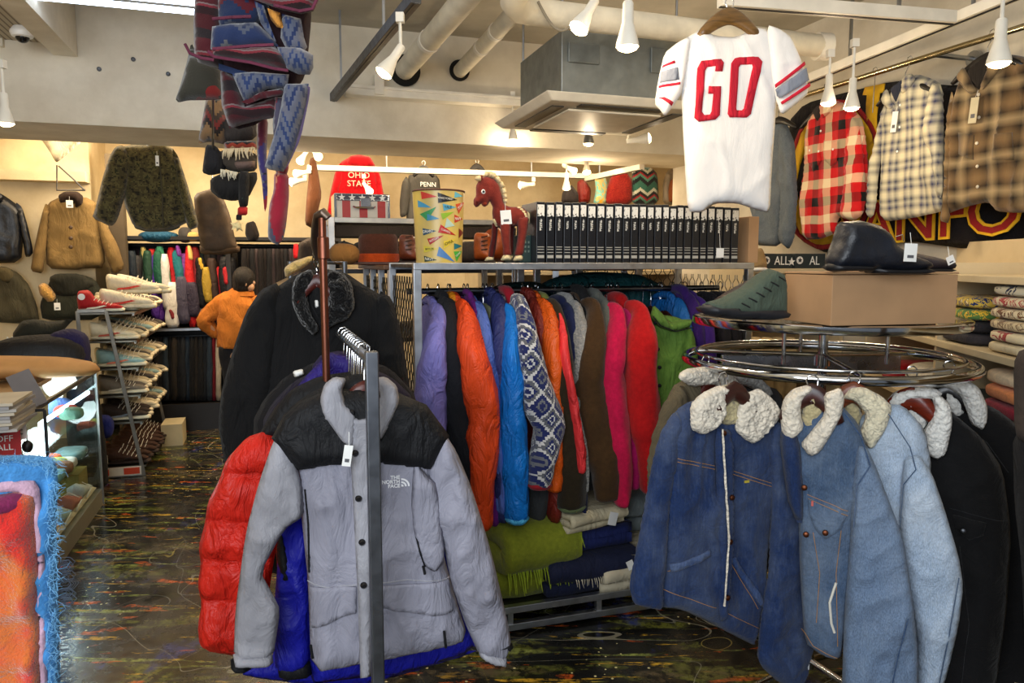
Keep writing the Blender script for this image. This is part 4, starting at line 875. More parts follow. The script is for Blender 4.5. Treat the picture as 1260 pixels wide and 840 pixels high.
for z in (UB-.012, UB-.085): MB().box((0, -UD/2+.01, z), (2*hw+.03, .03, .028)).build('base_rail', UM, un, bevel=.002)
for x in (-hw*.5, .03, hw*.55): MB().box((x, -UD/2+.012, UB-.05), (.022, .024, .05)).build('base_spacer', UM, un)
rail_z = pe2(700, 356, UF+.24).z
m = MB(); m.tube([(-hw, -UD/2+.24, rail_z), (hw, -UD/2+.24, rail_z)], .0125, 14); m.build('hanging_rail', metal((120, 122, 126), .28, 'rail_metal'), un, smooth=True)
def lattice(o, p, u, v, w, h, cw, ch, mat, r=.0022, name='mesh_panel'):
    """expanded-metal grid: zigzag wires spanning w x h from corner p"""
    m = MB(); u = Vector(u).normalized(); v = Vector(v).normalized(); p = Vector(p); n = int(w/cw); k = int(h/ch)
    for i in range(n+1):
        q = []
        for j in range(2*k+1):
            s_ = .5 if j % 4 in (0, 3) else -.5
            if i % 2: s_ = -s_
            q.append(p+u*max(0, min(w, (i+.5*s_)*cw))+v*(j*ch/2))
        m.tube(q, r, 4)
    return m.build(name, mat, o)
MESHM = metal((96, 92, 84), .4, 'mesh_metal')
lattice(un, (-hw, -UD/2+.03, UB), (0, 1, 0), (0, 0, 1), UD-.05, UT-UB-.04, .03, .035, MESHM)
lattice(un, (hw, -UD/2+.03, UB), (0, 1, 0), (0, 0, 1), UD-.05, UT-UB-.04, .03, .035, MESHM)
lattice(un, (.18, UD/2, 1.2), (1, 0, 0), (0, 0, 1), hw-.2, UT-1.22, .026, .03, MESHM)
for x in (-.12, .18, .5): MB().box((x, UD/2, UT/2), (.035, .02, UT-.04)).build('back_post', UM, un, bevel=.002)
# second unit behind it to the left (hats stand on it)
e_l = uL-.013
u2 = empty('display_shelf', W(e_l+.35, UF+UD+.5, 0), 'second steel shelf with mesh side panels behind the left end of the jacket display', 'shelf unit', rz=YAW)
for x in (-.35, .35):
    for y in (-.46, -.15, .16, .46): MB().box((x, y, .735), (.03, .03, 1.47)).build('post', UM, u2, bevel=.002)
lattice(u2, (-.35, -.46, .1), (0, 1, 0), (0, 0, 1), .9, 1.36, .03, .035, MESHM)
BRN = wood((96, 62, 34), .4)
m = MB(); m.box((0, 0, 1.478), (.78, 1.0, .022)); m.build('wooden_top', BRN, u2, bevel=.004)
for z in (.35, .8, 1.15): MB().box((0, 0, z), (.68, .94, .02)).build('shelf_board', UMD, u2)
# tall narrow shelf with suitcase behind
su = Fr(460, 300, e2=4.35); so = su.o
u3 = empty('display_shelf', Vector((so.x, so.y, 0)), 'tall steel shelf with bright post carrying the stars-and-stripes case', 'shelf unit', rz=YAW)
xl = su.ab(408, 300)[0]; xr = su.ab(640, 300)[0]; zt3 = EYE+su.ab(460, 268)[1]-0+(so.z-EYE)
for x in (xl, xr):
    for y in (0, .42): MB().box((x, y, zt3/2), (.035, .035, zt3)).build('post', metal((205, 205, 205), .3, 'bright_post'), u3, bevel=.002)
m = MB(); m.box(((xl+xr)/2, .21, zt3-.015), (xr-xl, .44, .03)); m.build('top_board', metal((180, 180, 178), .35, 'b3'), u3, bevel=.002)
m = MB(); m.box(((xl+xr)/2, .22, zt3-.075), (xr-xl-.04, .4, .06)); m.build('folded_dark_layer', cloth((60, 50, 42)), u3)
m = MB(); m.box(((xl+xr)/2, .21, 1.45), (xr-xl, .44, .025)); m.build('middle_board', UMD, u3, bevel=.002)
# ---------------------------------------------------------------- jackets on the display rail
RE2 = UF+.24
def rg(name, label, mat, pts, de=0, body=None, bw=.022, rb=.065, collar=None, cmat=None, ring=None, blen=None, amp=.015, hang=True, cuff=None):
    x0, y0, _ = pts[0]; o_ = pe2(x0, y0, UF+de+.04); ex, ey = e12(o_); org = W(ex, RE2, rail_z+.0125)
    o = empty(name, org, label, 'jacket', 'jackets on the display shelf rail', YAW)
    def L(p, e2): q = pe2(p[0], p[1], e2)-org; return Vector((q.dot(E1), q.dot(E2), q.z))
    path = []; ra = []; rbs = []
    for i, (x, y, hw_) in enumerate(pts):
        e2 = UF+de+(.07 if i == 0 else .0); path.append(L((x, y), e2)); ra.append(max(.006, hw_*e2/.951*1.02/F)); rbs.append(rb*(.7 if i == 0 else 1 if i < len(pts)-1 else .7))
    zt = path[0].z; path.insert(0, Vector((path[0].x*.75, path[0].y+.09, zt+.028))); ra.insert(0, ra[0]*.8); rbs.insert(0, .03)
    limb('sleeve', path, ra, rbs, mat, o, n=18, sub=7, amp=amp, ring=ring)
    if cuff: limb('cuff', [path[-1]+Vector((0, 0, .025)), path[-1]-Vector((0, 0, .008))], [ra[-1]*1.06]*2, [rbs[-1]*1.08]*2, cuff, o, sub=2)
    zt = path[1].z; bl = blen or .68; xs = path[1].x
    limb('body', [(xs*.3, 0, zt+.045), (xs*.4, 0, zt+.0), (xs*.6, .0, zt-.12), (xs*.7, 0, zt-.4), (xs*.7, 0, zt-bl)], [bw*.5, bw, bw*1.2, bw*1.3, bw*1.2], [.07, .17, .215, .22, .215], mat, o, n=16, sub=4, amp=amp)
    if collar:
        r = collar*.8; m = MB(); 
        limb('collar', [(xs*.5, -.11, zt+.0), (xs*.4, -.085, zt+.055), (xs*.3, 0, zt+.065), (xs*.3, .08, zt+.05)], [r*.6, r, r, r*.7], [r*.8, r, r, r*.7], cmat or mat, o, side=(0, 0, 1), n=12, amp=.01)
    if hang: hanger(org, YAW+pi/2+radians(random.uniform(-6, 6)), 'dark wooden hanger with chrome hook on the display shelf rail', 'hangers on the display shelf rail', .36, wood((60, 26, 16)), org.z-.085)
    return o
NY = nylon
rg('windbreaker', 'lilac nylon jacket, leftmost on the display shelf rail', NY((126, 122, 196)), [(540, 392, 9), (534, 430, 14), (530, 480, 20), (524, 540, 22), (520, 600, 18)], collar=.022)
rg('shell_jacket', 'black jacket between the lilac and the yellow-orange jackets', cloth((22, 24, 30)), [(552, 384, 11), (556, 430, 16), (562, 500, 18), (576, 560, 17), (584, 612, 13)], .02, collar=.025)
rg('fleece_jacket', 'yellow-orange jacket between the black and the bright orange ones', NY((232, 140, 24)), [(562, 384, 6), (566, 410, 8), (570, 470, 10), (577, 520, 9), (580, 555, 7)], .06, collar=.02)
rg('windbreaker', 'bright orange windbreaker with long bent sleeve', NY((228, 74, 26)), [(573, 388, 10), (580, 430, 17), (592, 490, 22), (596, 530, 21), (594, 590, 15), (594, 650, 11)], -.05, collar=.026)
rg('fleece_jacket', 'purple jacket showing behind the bright orange one', cloth((96, 22, 110)), [(582, 380, 6), (588, 420, 7), (600, 520, 10), (604, 590, 10), (606, 644, 9)], .06, collar=.016)
rg('windbreaker', 'periwinkle blue jacket right of the bright orange one', NY((84, 110, 188)), [(590, 388, 8), (596, 440, 11), (603, 490, 12), (612, 560, 9), (616, 630, 8)], .02, collar=.02)
rg('work_jacket', 'light olive jacket collar between two blue jackets', cloth((118, 120, 92)), [(603, 398, 7), (604, 430, 8), (606, 480, 8), (608, 560, 8)], .10, collar=.02)
rg('windbreaker', 'dark indigo jacket left of the bright blue one', NY((44, 50, 100)), [(614, 380, 9), (614, 430, 13), (612, 500, 14), (616, 580, 12), (618, 640, 10)], .03, collar=.024)
rg('windbreaker', 'bright azure blue nylon jacket with elastic cuffs', NY((20, 118, 208), .4, .7), [(627, 392, 8), (628, 440, 12), (630, 500, 15), (634, 570, 18), (636, 640, 15)], -.03, collar=.02, amp=.014, cuff=NY((80, 180, 230)))
def geo():
    t = NT('geometric_fleece', .95, 0, .3); x, y, z = t.sep(t.obj()); q = .0065
    sn = lambda v: t.math('MULTIPLY', t.math('ROUND', t.math('DIVIDE', v, q)), q)
    xx = sn(t.math('ADD', x, t.math('MULTIPLY', y, .6))); zz = sn(z)
    f1 = t.math('ABSOLUTE', t.math('SUBTRACT', frac_(t, xx, .085), .5)); f2 = t.math('ABSOLUTE', t.math('SUBTRACT', frac_(t, zz, .11), .5)); d = t.math('ADD', f1, f2)
    t.col(t.ramp(d, [(0, (30, 40, 92)), (.12, (200, 200, 198)), (.2, (30, 40, 92)), (.3, (96, 98, 104)), (.44, (206, 204, 200)), (.54, (30, 40, 92)), (.74, (110, 112, 116)), (.84, (34, 42, 90))], True)); t.bump(t.noise(t.obj(), 200, 3), .4, .003); return t.m
rg('fleece_jacket', 'navy fleece jacket with white and grey geometric pattern and red trim', geo(), [(642, 380, 7), (650, 430, 14), (662, 490, 21), (674, 525, 20), (668, 570, 16), (664, 598, 15)], -.06, collar=.028, cmat=fleece((160, 30, 44)), cuff=fleece((150, 34, 44)))
rg('quilted_jacket', 'maroon jacket right of the patterned fleece', NY((112, 34, 26)), [(658, 380, 10), (664, 410, 12), (672, 470, 10), (680, 560, 9), (682, 640, 8)], .05, collar=.028)
rg('shell_jacket', 'dark grey jacket behind the patterned fleece sleeve', cloth((48, 50, 52)), [(664, 400, 9), (668, 480, 10), (668, 560, 12), (660, 640, 11)], .09)
rg('quilted_jacket', 'orange quilted puffer jacket', NY((214, 88, 24), .4, .5), [(672, 384, 8), (677, 420, 10), (680, 490, 10), (682, 560, 10), (680, 603, 9)], -.01, collar=.024, ring=lambda L: 1+.10*abs(sin(L*85)), amp=.012)
rg('fleece_jacket', 'dark olive brown fleece jacket right of the orange puffer', fleece((44, 36, 24)), [(684, 385, 7), (690, 440, 12), (695, 520, 19), (700, 580, 20), (704, 626, 18)], -.02, collar=.022, cmat=fleece((120, 124, 60)), cuff=fleece((92, 104, 70)))
rg('windbreaker', 'coral red jacket with a slim sleeve', NY((226, 56, 58)), [(686, 398, 5), (692, 440, 6), (702, 500, 7), (710, 550, 8), (713, 580, 7)], -.05, collar=None)
rg('fleece_jacket', 'navy fleece between the coral red and the grey pile jackets', fleece((30, 36, 70)), [(699, 388, 6), (703, 440, 8), (708, 500, 8), (712, 580, 8), (715, 640, 6)], .04, collar=.022)
rg('pile_jacket', 'light grey pile fleece jacket', sherpa((150, 148, 144)), [(710, 385, 7), (711, 430, 10), (709, 500, 8), (713, 560, 8), (717, 604, 6)], .02, collar=.024)
rg('shell_jacket', 'black jacket between the grey pile fleece and the brown one', cloth((18, 18, 20)), [(720, 375, 7), (722, 430, 9), (724, 500, 10), (726, 600, 10)], .07, collar=.026)
rg('fleece_jacket', 'large brown fleece jacket in the middle of the rail', fleece((66, 46, 26)), [(731, 384, 8), (730, 430, 16), (726, 480, 21), (737, 540, 22), (746, 580, 20), (748, 614, 17)], -.02, collar=.026)
rg('fleece_jacket', 'speckled grey fleece left of the crimson one', fleece((92, 94, 88)), [(742, 380, 8), (742, 430, 9), (744, 500, 9), (750, 600, 8)], .05, collar=.026)
rg('fleece_jacket', 'crimson pink fleece jacket', fleece((188, 22, 66)), [(758, 390, 8), (754, 440, 15), (752, 480, 18), (760, 540, 16), (765, 585, 11), (764, 622, 8)], -.04, collar=.022)
rg('fleece_jacket', 'magenta fleece jacket right of the crimson pink one', fleece((156, 20, 84)), [(772, 396, 7), (771, 440, 12), (772, 500, 12), (776, 560, 10), (778, 600, 8)], .0, collar=.02)
rg('fleece_jacket', 'bright red fleece jacket with a standing collar', fleece((172, 22, 24)), [(786, 388, 10), (788, 430, 20), (790, 500, 24), (796, 560, 16), (800, 606, 10)], -.05, collar=.034, rb=.08)
rg('windbreaker', 'deep blue jacket right of the green hooded one', NY((16, 84, 150)), [(836, 382, 6), (840, 420, 9), (846, 460, 10), (850, 560, 10)], .04, collar=.02)
rg('fleece_jacket', 'purple fleece beside the deep blue jacket', fleece((52, 28, 92)), [(848, 374, 8), (854, 410, 11), (858, 460, 11), (860, 560, 10)], .06, collar=.026)
rg('fleece_jacket', 'violet fleece near the right end of the rail', fleece((60, 34, 108)), [(862, 380, 8), (868, 420, 10), (872, 460, 10), (876, 560, 10)], .04, collar=.024)
for x in (884, 897, 908): rg('shell_jacket', 'black jacket at the right end of the rail behind the round rack', cloth((18, 16, 22)), [(x, 382, 8), (x+3, 430, 10), (x+5, 480, 10), (x+6, 580, 10)], .06, collar=.024)
# green hooded jacket turned towards the viewer
fg = Fr(820, 440, e2=UF+.02, yaw=4); GR = cloth((84, 118, 44), .8, .5); o = clothing('hooded_jacket', 'moss green snap-front hooded jacket with dark piping, turned to the front', 'jacket', fg)
_, gf = piece('body', fg, o, [(796, 398), (806, 386), (835, 390), (848, 400), (854, 430), (856, 480), (852, 560), (800, 580), (792, 500), (794, 440)], .045, GR, R=.045, h=.012, fold=folds(.012, 8, 3)); piece('sleeve', fg, o, [(844, 398), (852, 410), (857, 440), (856, 480), (846, 500), (836, 470), (838, 430)], .04, GR, y0=-.03, R=.03, h=.012, fold=folds(.01, 8, 4))
piece('hood', fg, o, [(797, 390), (802, 374), (812, 384), (822, 396), (836, 392), (850, 392), (846, 402), (826, 408), (808, 402)], .03, GR, y0=-.035, R=.02, h=.008, fold=folds(.008, 10, 8)); seam('piping', fg.poly([(799, 388), (808, 399), (826, 406), (848, 401)]), lambda a, b: -.062, BLK, o, .0025)
snaps(fg, o, [(803, 396), (806, 428), (808, 450), (808, 472)], -.045, BLK)
hanger(W(e12(fg.o)[0], RE2, rail_z+.0125), radians(60), 'dark wooden hanger of the green hooded jacket', None, .3, wood((60, 26, 16)), fg.w(815, 384).z, 0)
# empty hangers filling the rail
for x in (716, 760, 801, 812, 826, 843): p = pe2(x, 356, RE2); hanger(Vector((*W(e12(p)[0], RE2).xy, rail_z+.0125)), YAW+pi/2+radians(random.uniform(-8, 8)), 'dark wooden hanger with chrome hook on the display shelf rail', 'hangers on the display shelf rail', .34, wood((60, 26, 16)), rail_z-.08)
# teal and navy bags on the inner shelf behind the rail
def blob(name, label, cat, c, r, mat, rz=YAW, ex=2.6, amp=.02, group=None, parent=None, part=None, n=20, rough=0):
    """soft rounded cushion-like solid"""
    V = []; FF = []; SEED[0] += 3.1
    sg = lambda v, e: math.copysign(abs(v)**e, v)
    e = 2/ex; N = n; M_ = n//2+2
    for i in range(M_+1):
        th = -pi/2+pi*i/M_
        for k in range(N):
            ph = 2*pi*k/N; v = Vector((r[0]*sg(cos(th), e)*sg(cos(ph), e), r[1]*sg(cos(th), e)*sg(sin(ph), e), r[2]*sg(sin(th), e)))
            d = 1+amp*3*nz(v.x*12+SEED[0], v.y*12, v.z*20)
            V.append(v*d)
    for i in range(M_):
        for k in range(N): FF.append((i*N+k, i*N+(k+1) % N, (i+1)*N+(k+1) % N, (i+1)*N+k))
    o = mobj(name, V, FF, mat, parent, loc=c, rz=rz if not parent else 0)
    if label: tag(o, label, cat, group)
    return o
TEAL = nylon((14, 62, 66), .6, .6); NAVY = cloth((24, 28, 58))
p = W(0, 0); 
MB_ = MB().ebox(uL+.02, uR-.02, UF+.30, UF+.58, 1.20, 1.215); sh = MB_.build('inner_shelf', UMD); sh.parent = un
bpy.context.view_layer.update(); sh.matrix_parent_inverse = un.matrix_world.inverted()
blob('duffel_bag', 'teal padded bag behind the jacket rail, under the books', 'bag', W(e12(pe2(740, 345, UF+.44))[0], UF+.44, 1.335), (.32, .12, .12), TEAL)
blob('duffel_bag', 'dark green bag behind the jacket rail, left of the teal bag', 'bag', W(e12(pe2(640, 345, UF+.44))[0]+.02, UF+.46, 1.315), (.17, .11, .1), nylon((14, 44, 44), .6, .5))
blob('folded_coat', 'dark navy folded coat behind the left end of the jacket rail', 'coat', W(e12(pe2(560, 345, UF+.44))[0], UF+.44, 1.30), (.16, .12, .085), NAVY)
# ---------------------------------------------------------------- folded blankets on the bottom board
UBZ = UB+.0
def fold_stack(name, label, cat, c, w, d, h, mat, n=3, rz=YAW, group=None, amp=.02):
    """one folded cloth: n layers joined by rounded folds, as one closed sheet"""
    o = empty(name, c, label, cat, group, rz); m = MB(); t = h/n; pts = []
    for i in range(n):
        z = t*(i+.5); s_ = 1 if i % 2 == 0 else -1
        for k in range(9): pts.append((s_*(-d/2+t/2)+s_*(d-t)*k/8, z))
        if i < n-1:
            for k in range(1, 6): a = pi*k/6; pts.append((s_*(d/2-t/2)+s_*sin(a)*t*.55, z+t*(1-cos(a))/2))
    N = len(pts); M_ = 14; V = []; SEED[0] += 5; hf = t*.46
    for j in range(M_+1):
        x = -w/2+w*j/M_; edge = 1 if 0 < j < M_ else .85
        for side in (1, -1):
            for i in range(N):
                a = pts[max(i-1, 0)]; b = pts[min(i+1, N-1)]; tx, tz = b[0]-a[0], b[1]-a[1]; L = sqrt(tx*tx+tz*tz) or 1; nx, nzz = -tz/L, tx/L
                wob = amp*nz(x*9+SEED[0], pts[i][0]*9, pts[i][1]*30)
                V.append((x+amp*.5*nz(pts[i][0]*20, pts[i][1]*20, SEED[0]+j*.3), pts[i][0]+nx*hf*side*edge+wob*.6, max(.001, pts[i][1]+nzz*hf*side*edge+wob*.25*min(1, pts[i][1]*20))))
    F_ = []; R_ = 2*N
    idx = lambda j, s_, i: j*R_+(0 if s_ == 1 else N)+i
    for j in range(M_):
        for i in range(N-1):
            F_.append((idx(j, 1, i), idx(j, 1, i+1), idx(j+1, 1, i+1), idx(j+1, 1, i))); F_.append((idx(j, -1, i), idx(j+1, -1, i), idx(j+1, -1, i+1), idx(j, -1, i+1)))
        for i in (0, N-1): F_.append((idx(j, 1, i), idx(j+1, 1, i), idx(j+1, -1, i), idx(j, -1, i)))
    for j in (0, M_):
        for i in range(N-1): F_.append((idx(j, 1, i), idx(j, -1, i), idx(j, -1, i+1), idx(j, 1, i+1)))
    ob = mobj('folded_cloth', V, F_, mat, o); return o
def fringe(parent, a, b, n, L, mat, r=.0022, droop=.6, out=(0, -1, 0)):
    m = MB(); out = Vector(out)
    for i in range(n):
        p = Vector(a).lerp(Vector(b), i/(n-1)); l = L*random.uniform(.7, 1.2); q = out*l*(1-droop)+Vector((random.uniform(-.012, .012), 0, -l*droop)); m.tube([p, p+q*.5+out*.006, p+q], [r, r*.9, r*.3], 5)
    o = m.build('fringe', mat, parent, smooth=True); o['kind'] = 'stuff'; return o
fb0 = W(0, UF+.2, 0)
def at_unit(x, e2off, z): p = pe2(x, 700, UF+e2off); return W(e12(p)[0], UF+e2off, z)
LG = fleece((128, 136, 40), .6); LG2 = fleece((150, 168, 44), .6)
z0 = UBZ
o = fold_stack('mohair_throw', 'lime green fringed mohair throw on the left of the bottom shelf', 'blanket', at_unit(640, .22, z0), .34, .40, .34, LG, 3, YAW+.15, amp=.03)
fringe(o, (-.16, -.2, .30), (.16, -.2, .30), 34, .12, LG2, .0035); fringe(o, (-.16, -.2, .17), (.17, -.2, .17), 34, .13, LG2, .0035, .75)
o = fold_stack('wool_blanket', 'thick dark navy blanket in the middle of the bottom shelf, lowest of the pile', 'blanket', at_unit(706, .22, z0), .42, .42, .17, cloth((20, 26, 52)), 3, YAW+.05)
fringe(o, (-.1, -.215, .10), (.16, -.215, .08), 26, .07, plastic((196, 188, 168), .9), .002)
fold_stack('wool_blanket', 'deep blue blanket under the cream one', 'blanket', at_unit(700, .22, z0+.175), .42, .40, .10, cloth((24, 34, 84)), 2, YAW+.12)
o = fold_stack('wool_blanket', 'cream blanket with white price tag folded on top of the blue ones', 'blanket', at_unit(704, .18, z0+.28), .30, .36, .085, cloth((196, 184, 152)), 3, YAW+.25)
m = MB(); m.box((.06, -.2, .04), (.045, .002, .055), rot=Matrix.Rotation(.3, 3, 'Y')); m.build('price_tag', TAGW, o)
fold_stack('wool_blanket', 'petrol blue blanket behind the cream one', 'blanket', at_unit(690, .38, z0+.28), .42, .25, .15, cloth((20, 48, 84)), 2, YAW+.1)
o = fold_stack('sweatshirt', 'cream folded sweatshirt at the right of the bottom shelf', 'clothing', at_unit(764, .16, z0), .30, .36, .15, cloth((198, 188, 162)), 4, YAW-.1, amp=.04)
m = MB(); m.box((-.03, -.19, .12), (.03, .002, .04), rot=Matrix.Rotation(-.4, 3, 'Y')); m.build('price_tag', TAGW, o)
fold_stack('sweatshirt', 'grey-white crumpled cloth behind the cream sweatshirt', 'clothing', at_unit(775, .34, z0+.16), .34, .26, .20, cloth((128, 138, 140)), 3, YAW, amp=.05)
fold_stack('sweatshirt', 'brown folded cloth beneath the grey-white crumpled one', 'clothing', at_unit(772, .42, z0), .3, .2, .16, cloth((84, 64, 44)), 2, YAW)
fold_stack('wool_blanket', 'dark folded blanket under the dark denim jacket at the right of the bottom shelf', 'blanket', at_unit(870, .3, z0), .4, .4, .18, cloth((32, 30, 34)), 3, YAW)
# ---------------------------------------------------------------- books on top
def bookmats():
    sp = NT('book_cover', .32, 0, 0, .5); sp.col((20, 22, 28))
    lb = NT('spine_picture', .5); n = lb.noise(lb.obj((1, 1, 1)), 90, 4, .6, 1.0); lb.col(lb.ramp(n, [(.0, (30, 30, 30)), (.43, (228, 226, 218))], True))
    ti = NT('spine_print', .5); v = ti.obj((1, 1, 1)); x, y, z = ti.sep(v); s_ = ti.math('GREATER_THAN', ti.noise(ti.obj((160, 1, 330)), 1, 1), .5); ti.col(ti.mix(s_, (24, 26, 32), (216, 214, 206)))
    return sp.m, lb.m, ti.m
BK, LBM, TIM = bookmats()
bx_ = [503, 537, 568, 597, 625, 652, 678, 710, 740, 770, 800, 827, 855, 882, 908, 935, 960, 985, 1010, 1038, 1065, 1090, 1117, 1145, 1172, 1200]
BE = UF+.035
names_ = []
for i in range(len(bx_)-1):
    x0 = 480+bx_[i]/2.8; x1 = 480+min(bx_[i+1], bx_[i]+33)/2.8; yt = 248+(255-248)*i/24+random.uniform(-.8, .8)
    a = pe2(x0, 321, BE); b = pe2(x1-.5, 321, BE); ea, eb = e12(a)[0], e12(b)[0]; wd = eb-ea; ztop = pe2(x0, yt, BE).z; hgt = ztop-UT-.001
    lab = 'black photo book with white spine label in the row on the display shelf'
    if i == 0: lab = 'black spined book at the left end of the row, beside the toy horse'
    if i == len(bx_)-2: lab = 'black spined book at the right end of the row, behind the white shirt'
    o = empty('book', W(ea+wd/2, BE, UT+.001), lab, 'book', 'black books on the display shelf', YAW+random.uniform(-.02, .02))
    m = MB(); m.box((0, .09, hgt/2), (wd-.0035, .18, hgt)); m.build('cover', BK, o, bevel=.0015)
    m = MB(); m.box((0, .0915, hgt/2), (wd-.009, .181, hgt+.0008)); m.build('pages', plastic((206, 200, 186), .8), o)
    def off(ob): return ob
    m = MB(); m.box((0, -.0008, hgt*.86), (wd*.74, .002, hgt*.19)); q = m.build('spine_label', LBM, o); 
    m = MB(); m.box((0, -.0006, hgt*(.63)), (wd*.26, .0016, hgt*random.uniform(.12, .2))); m.build('spine_title', TIM, o)
    for kz in (.10, .17, .22, .26): MB().box((0, -.0006, hgt*kz), (wd*.72, .0016, hgt*(.05 if kz == .10 else .012))).build('spine_band', plastic((170, 168, 160), .5), o)
pt = pe2(886, 311, BE-.012); m = MB(); m.box(pt, (.036, .002, .04), rot=Matrix.Rotation(YAW, 3, 'Z')); o = m.build('price_tag', TAGW); tag(o, 'white price tag hanging in front of the books under the white shirt', 'price tag')
m = MB(); m.tube([pt+Vector((0, 0, .02)), pt+Vector((-.006, 0, .1)), pe2(884, 270, BE-.012)], .0008, 5); m.build('tag_string', TAGW, o)
# file holder
a = e12(pe2(645, 320, UF+.06))[0]; o = empty('file_holder', W(a, UF+.10, UT+.001), 'dark green perforated file holder between the toy horse and the books', 'file holder', rz=YAW)
FH = plastic((30, 52, 50), .5); m = MB(); m.box((.02, .1, .055), (.05, .2, .11)); m.build('holder_body', FH, o, bevel=.004)
for i in range(3):
    for j in range(3): MB().box((.004+.014*i, -.0015, .045+.018*j), (.006, .003, .009)).build('hole', plastic((100, 116, 108), .5), o)
# cardboard end behind shirt
a = e12(pe2(918, 300, UF+.1))[0]; m = MB(); m.box((0, 0, .1), (.05, .2, .2)); o = m.build('carton', CB, bevel=.002); o.location = W(a+.01, UF+.16, UT+.001); o.rotation_euler = (0, 0, YAW); tag(o, 'brown carton edge at the right end of the book row', 'box')
# ---------------------------------------------------------------- toy horse
fh = Fr(620, 290, e2=UF+.14, yaw=10); hs = lambda pts: [(560+x/6.464, 200+y/6.464-.8) for x, y in pts]
HB = fleece((122, 46, 38), .25); HD = fleece((84, 28, 26), .25); HC = fleece((226, 206, 158), .4)
o = empty('toy_horse', fh.o, 'brown stuffed toy horse with cream mane standing on the display shelf', 'toy', rz=fh.yaw)
bdy, hf = piece('body', fh, o, hs([(165, 190), (200, 132), (250, 112), (310, 132), (352, 190), (372, 260), (388, 335), (430, 356), (490, 358), (540, 362), (575, 395), (582, 440), (568, 500), (520, 510), (470, 512), (400, 515), (340, 515), (302, 470), (294, 400), (300, 360), (284, 330), (276, 312), (262, 340), (240, 356), (220, 345), (205, 332), (188, 352), (165, 362), (146, 338), (146, 300), (166, 272)]), .06, HB, R=.05, h=.007, fold=folds(.002, 20, 20))
for pts, y, nm in (([(345, 480), (435, 480), (430, 600), (432, 680), (442, 745), (375, 748), (372, 680), (358, 600)], -.035, HB), ([(300, 480), (355, 480), (345, 600), (330, 700), (318, 762), (270, 758), (280, 680), (300, 600)], .04, HD), ([(480, 440), (578, 440), (566, 540), (548, 640), (532, 745), (460, 748), (480, 650), (492, 560)], -.035, HB), ([(428, 480), (490, 480), (480, 600), (475, 740), (432, 740), (432, 620)], .04, HD)):
    piece('leg', fh, o, hs(pts), .035, nm, y0=y, R=.03, h=.007)
for pts, y in (([(372, 742), (400, 734), (430, 740), (440, 785), (350, 785)], -.035), ([(262, 752), (318, 752), (320, 786), (240, 788)], .04), ([(470, 742), (500, 738), (528, 744), (530, 788), (445, 788)], -.035), ([(432, 738), (474, 738), (474, 780), (430, 780)], .04)): piece('hoof', fh, o, hs(pts), .038, HC, y0=y, R=.015, h=.006)
for i, pts in enumerate(([(230, 118), (236, 78), (268, 74), (262, 118)], [(262, 116), (268, 72), (330, 96), (310, 140)], [(305, 130), (340, 105), (372, 160), (345, 180)], [(340, 170), (375, 150), (400, 205), (362, 215)], [(360, 210), (400, 200), (412, 250), (372, 262)], [(370, 255), (410, 245), (416, 292), (378, 300)], [(376, 295), (414, 290), (412, 332), (384, 328)])): piece('mane_tuft', fh, o, hs(pts), .022, HC, y0=-.005, R=.02, h=.006, sm=2, fold=folds(.004, 60, 60, 1))
piece('ear', fh, o, hs([(172, 160), (150, 140), (160, 118), (190, 108), (206, 128), (200, 158)]), .02, HC, y0=-.02, R=.012, h=.006, sm=2); piece('ear', fh, o, hs([(190, 140), (205, 105), (215, 115), (212, 150)]), .015, HB, y0=-.02, R=.012, h=.006)
a, b = fh.ab(*hs([(218, 242)])[0]); y_ = hf(a, b); m = MB(); m.ball((a, y_+.002, b), .0095, sy=.5); m.build('eye', plastic((235, 232, 225), .3), o, smooth=True); m = MB(); m.ball((a-.001, y_-.003, b), .005, sy=.5); m.build('pupil', plastic((14, 14, 16), .2), o, smooth=True)
a, b = fh.ab(*hs([(170, 322)])[0]); m = MB(); m.ball((a, hf(a, b)+.001, b), .006, sy=.5); m.build('nostril', HD, o, smooth=True)
piece('mouth', fh, o, hs([(205, 325), (235, 308), (255, 320), (258, 345), (235, 358), (215, 350)]), .045, fleece((140, 52, 34)), y0=-.004, R=.02, h=.006)
piece('belly_patch', fh, o, hs([(294, 430), (318, 440), (340, 512), (322, 512), (300, 478)]), .062, HC, R=.03, h=.007); piece('belly_patch', fh, o, hs([(440, 470), (470, 474), (474, 506), (440, 510)]), .063, HC, R=.03, h=.007)
for i, (x, y) in enumerate(((503, 368), (520, 382), (534, 400), (545, 420), (552, 436))): a, b = fh.ab(*hs([(x, y)])[0]); m = MB(); m.ball((a, hf(a, b)+.001, b), .006, sx=1.2, sy=.5); m.build('embroidered_spot', HC, o, smooth=True)
limb('tail', [(*[fh.ab(*hs([(570, 400)])[0])[0:1]][0], 0, fh.ab(*hs([(570, 400)])[0])[1]), (fh.ab(*hs([(592, 430)])[0])[0], 0, fh.ab(*hs([(592, 440)])[0])[1]), (fh.ab(*hs([(590, 490)])[0])[0], 0, fh.ab(*hs([(590, 490)])[0])[1])], [.006, .009, .004], [.006, .009, .004], HC, o, n=10)
price_tag(fh, o, *hs([(391, 445)])[0], .043, .055, radians(-5), hf, off=.006)
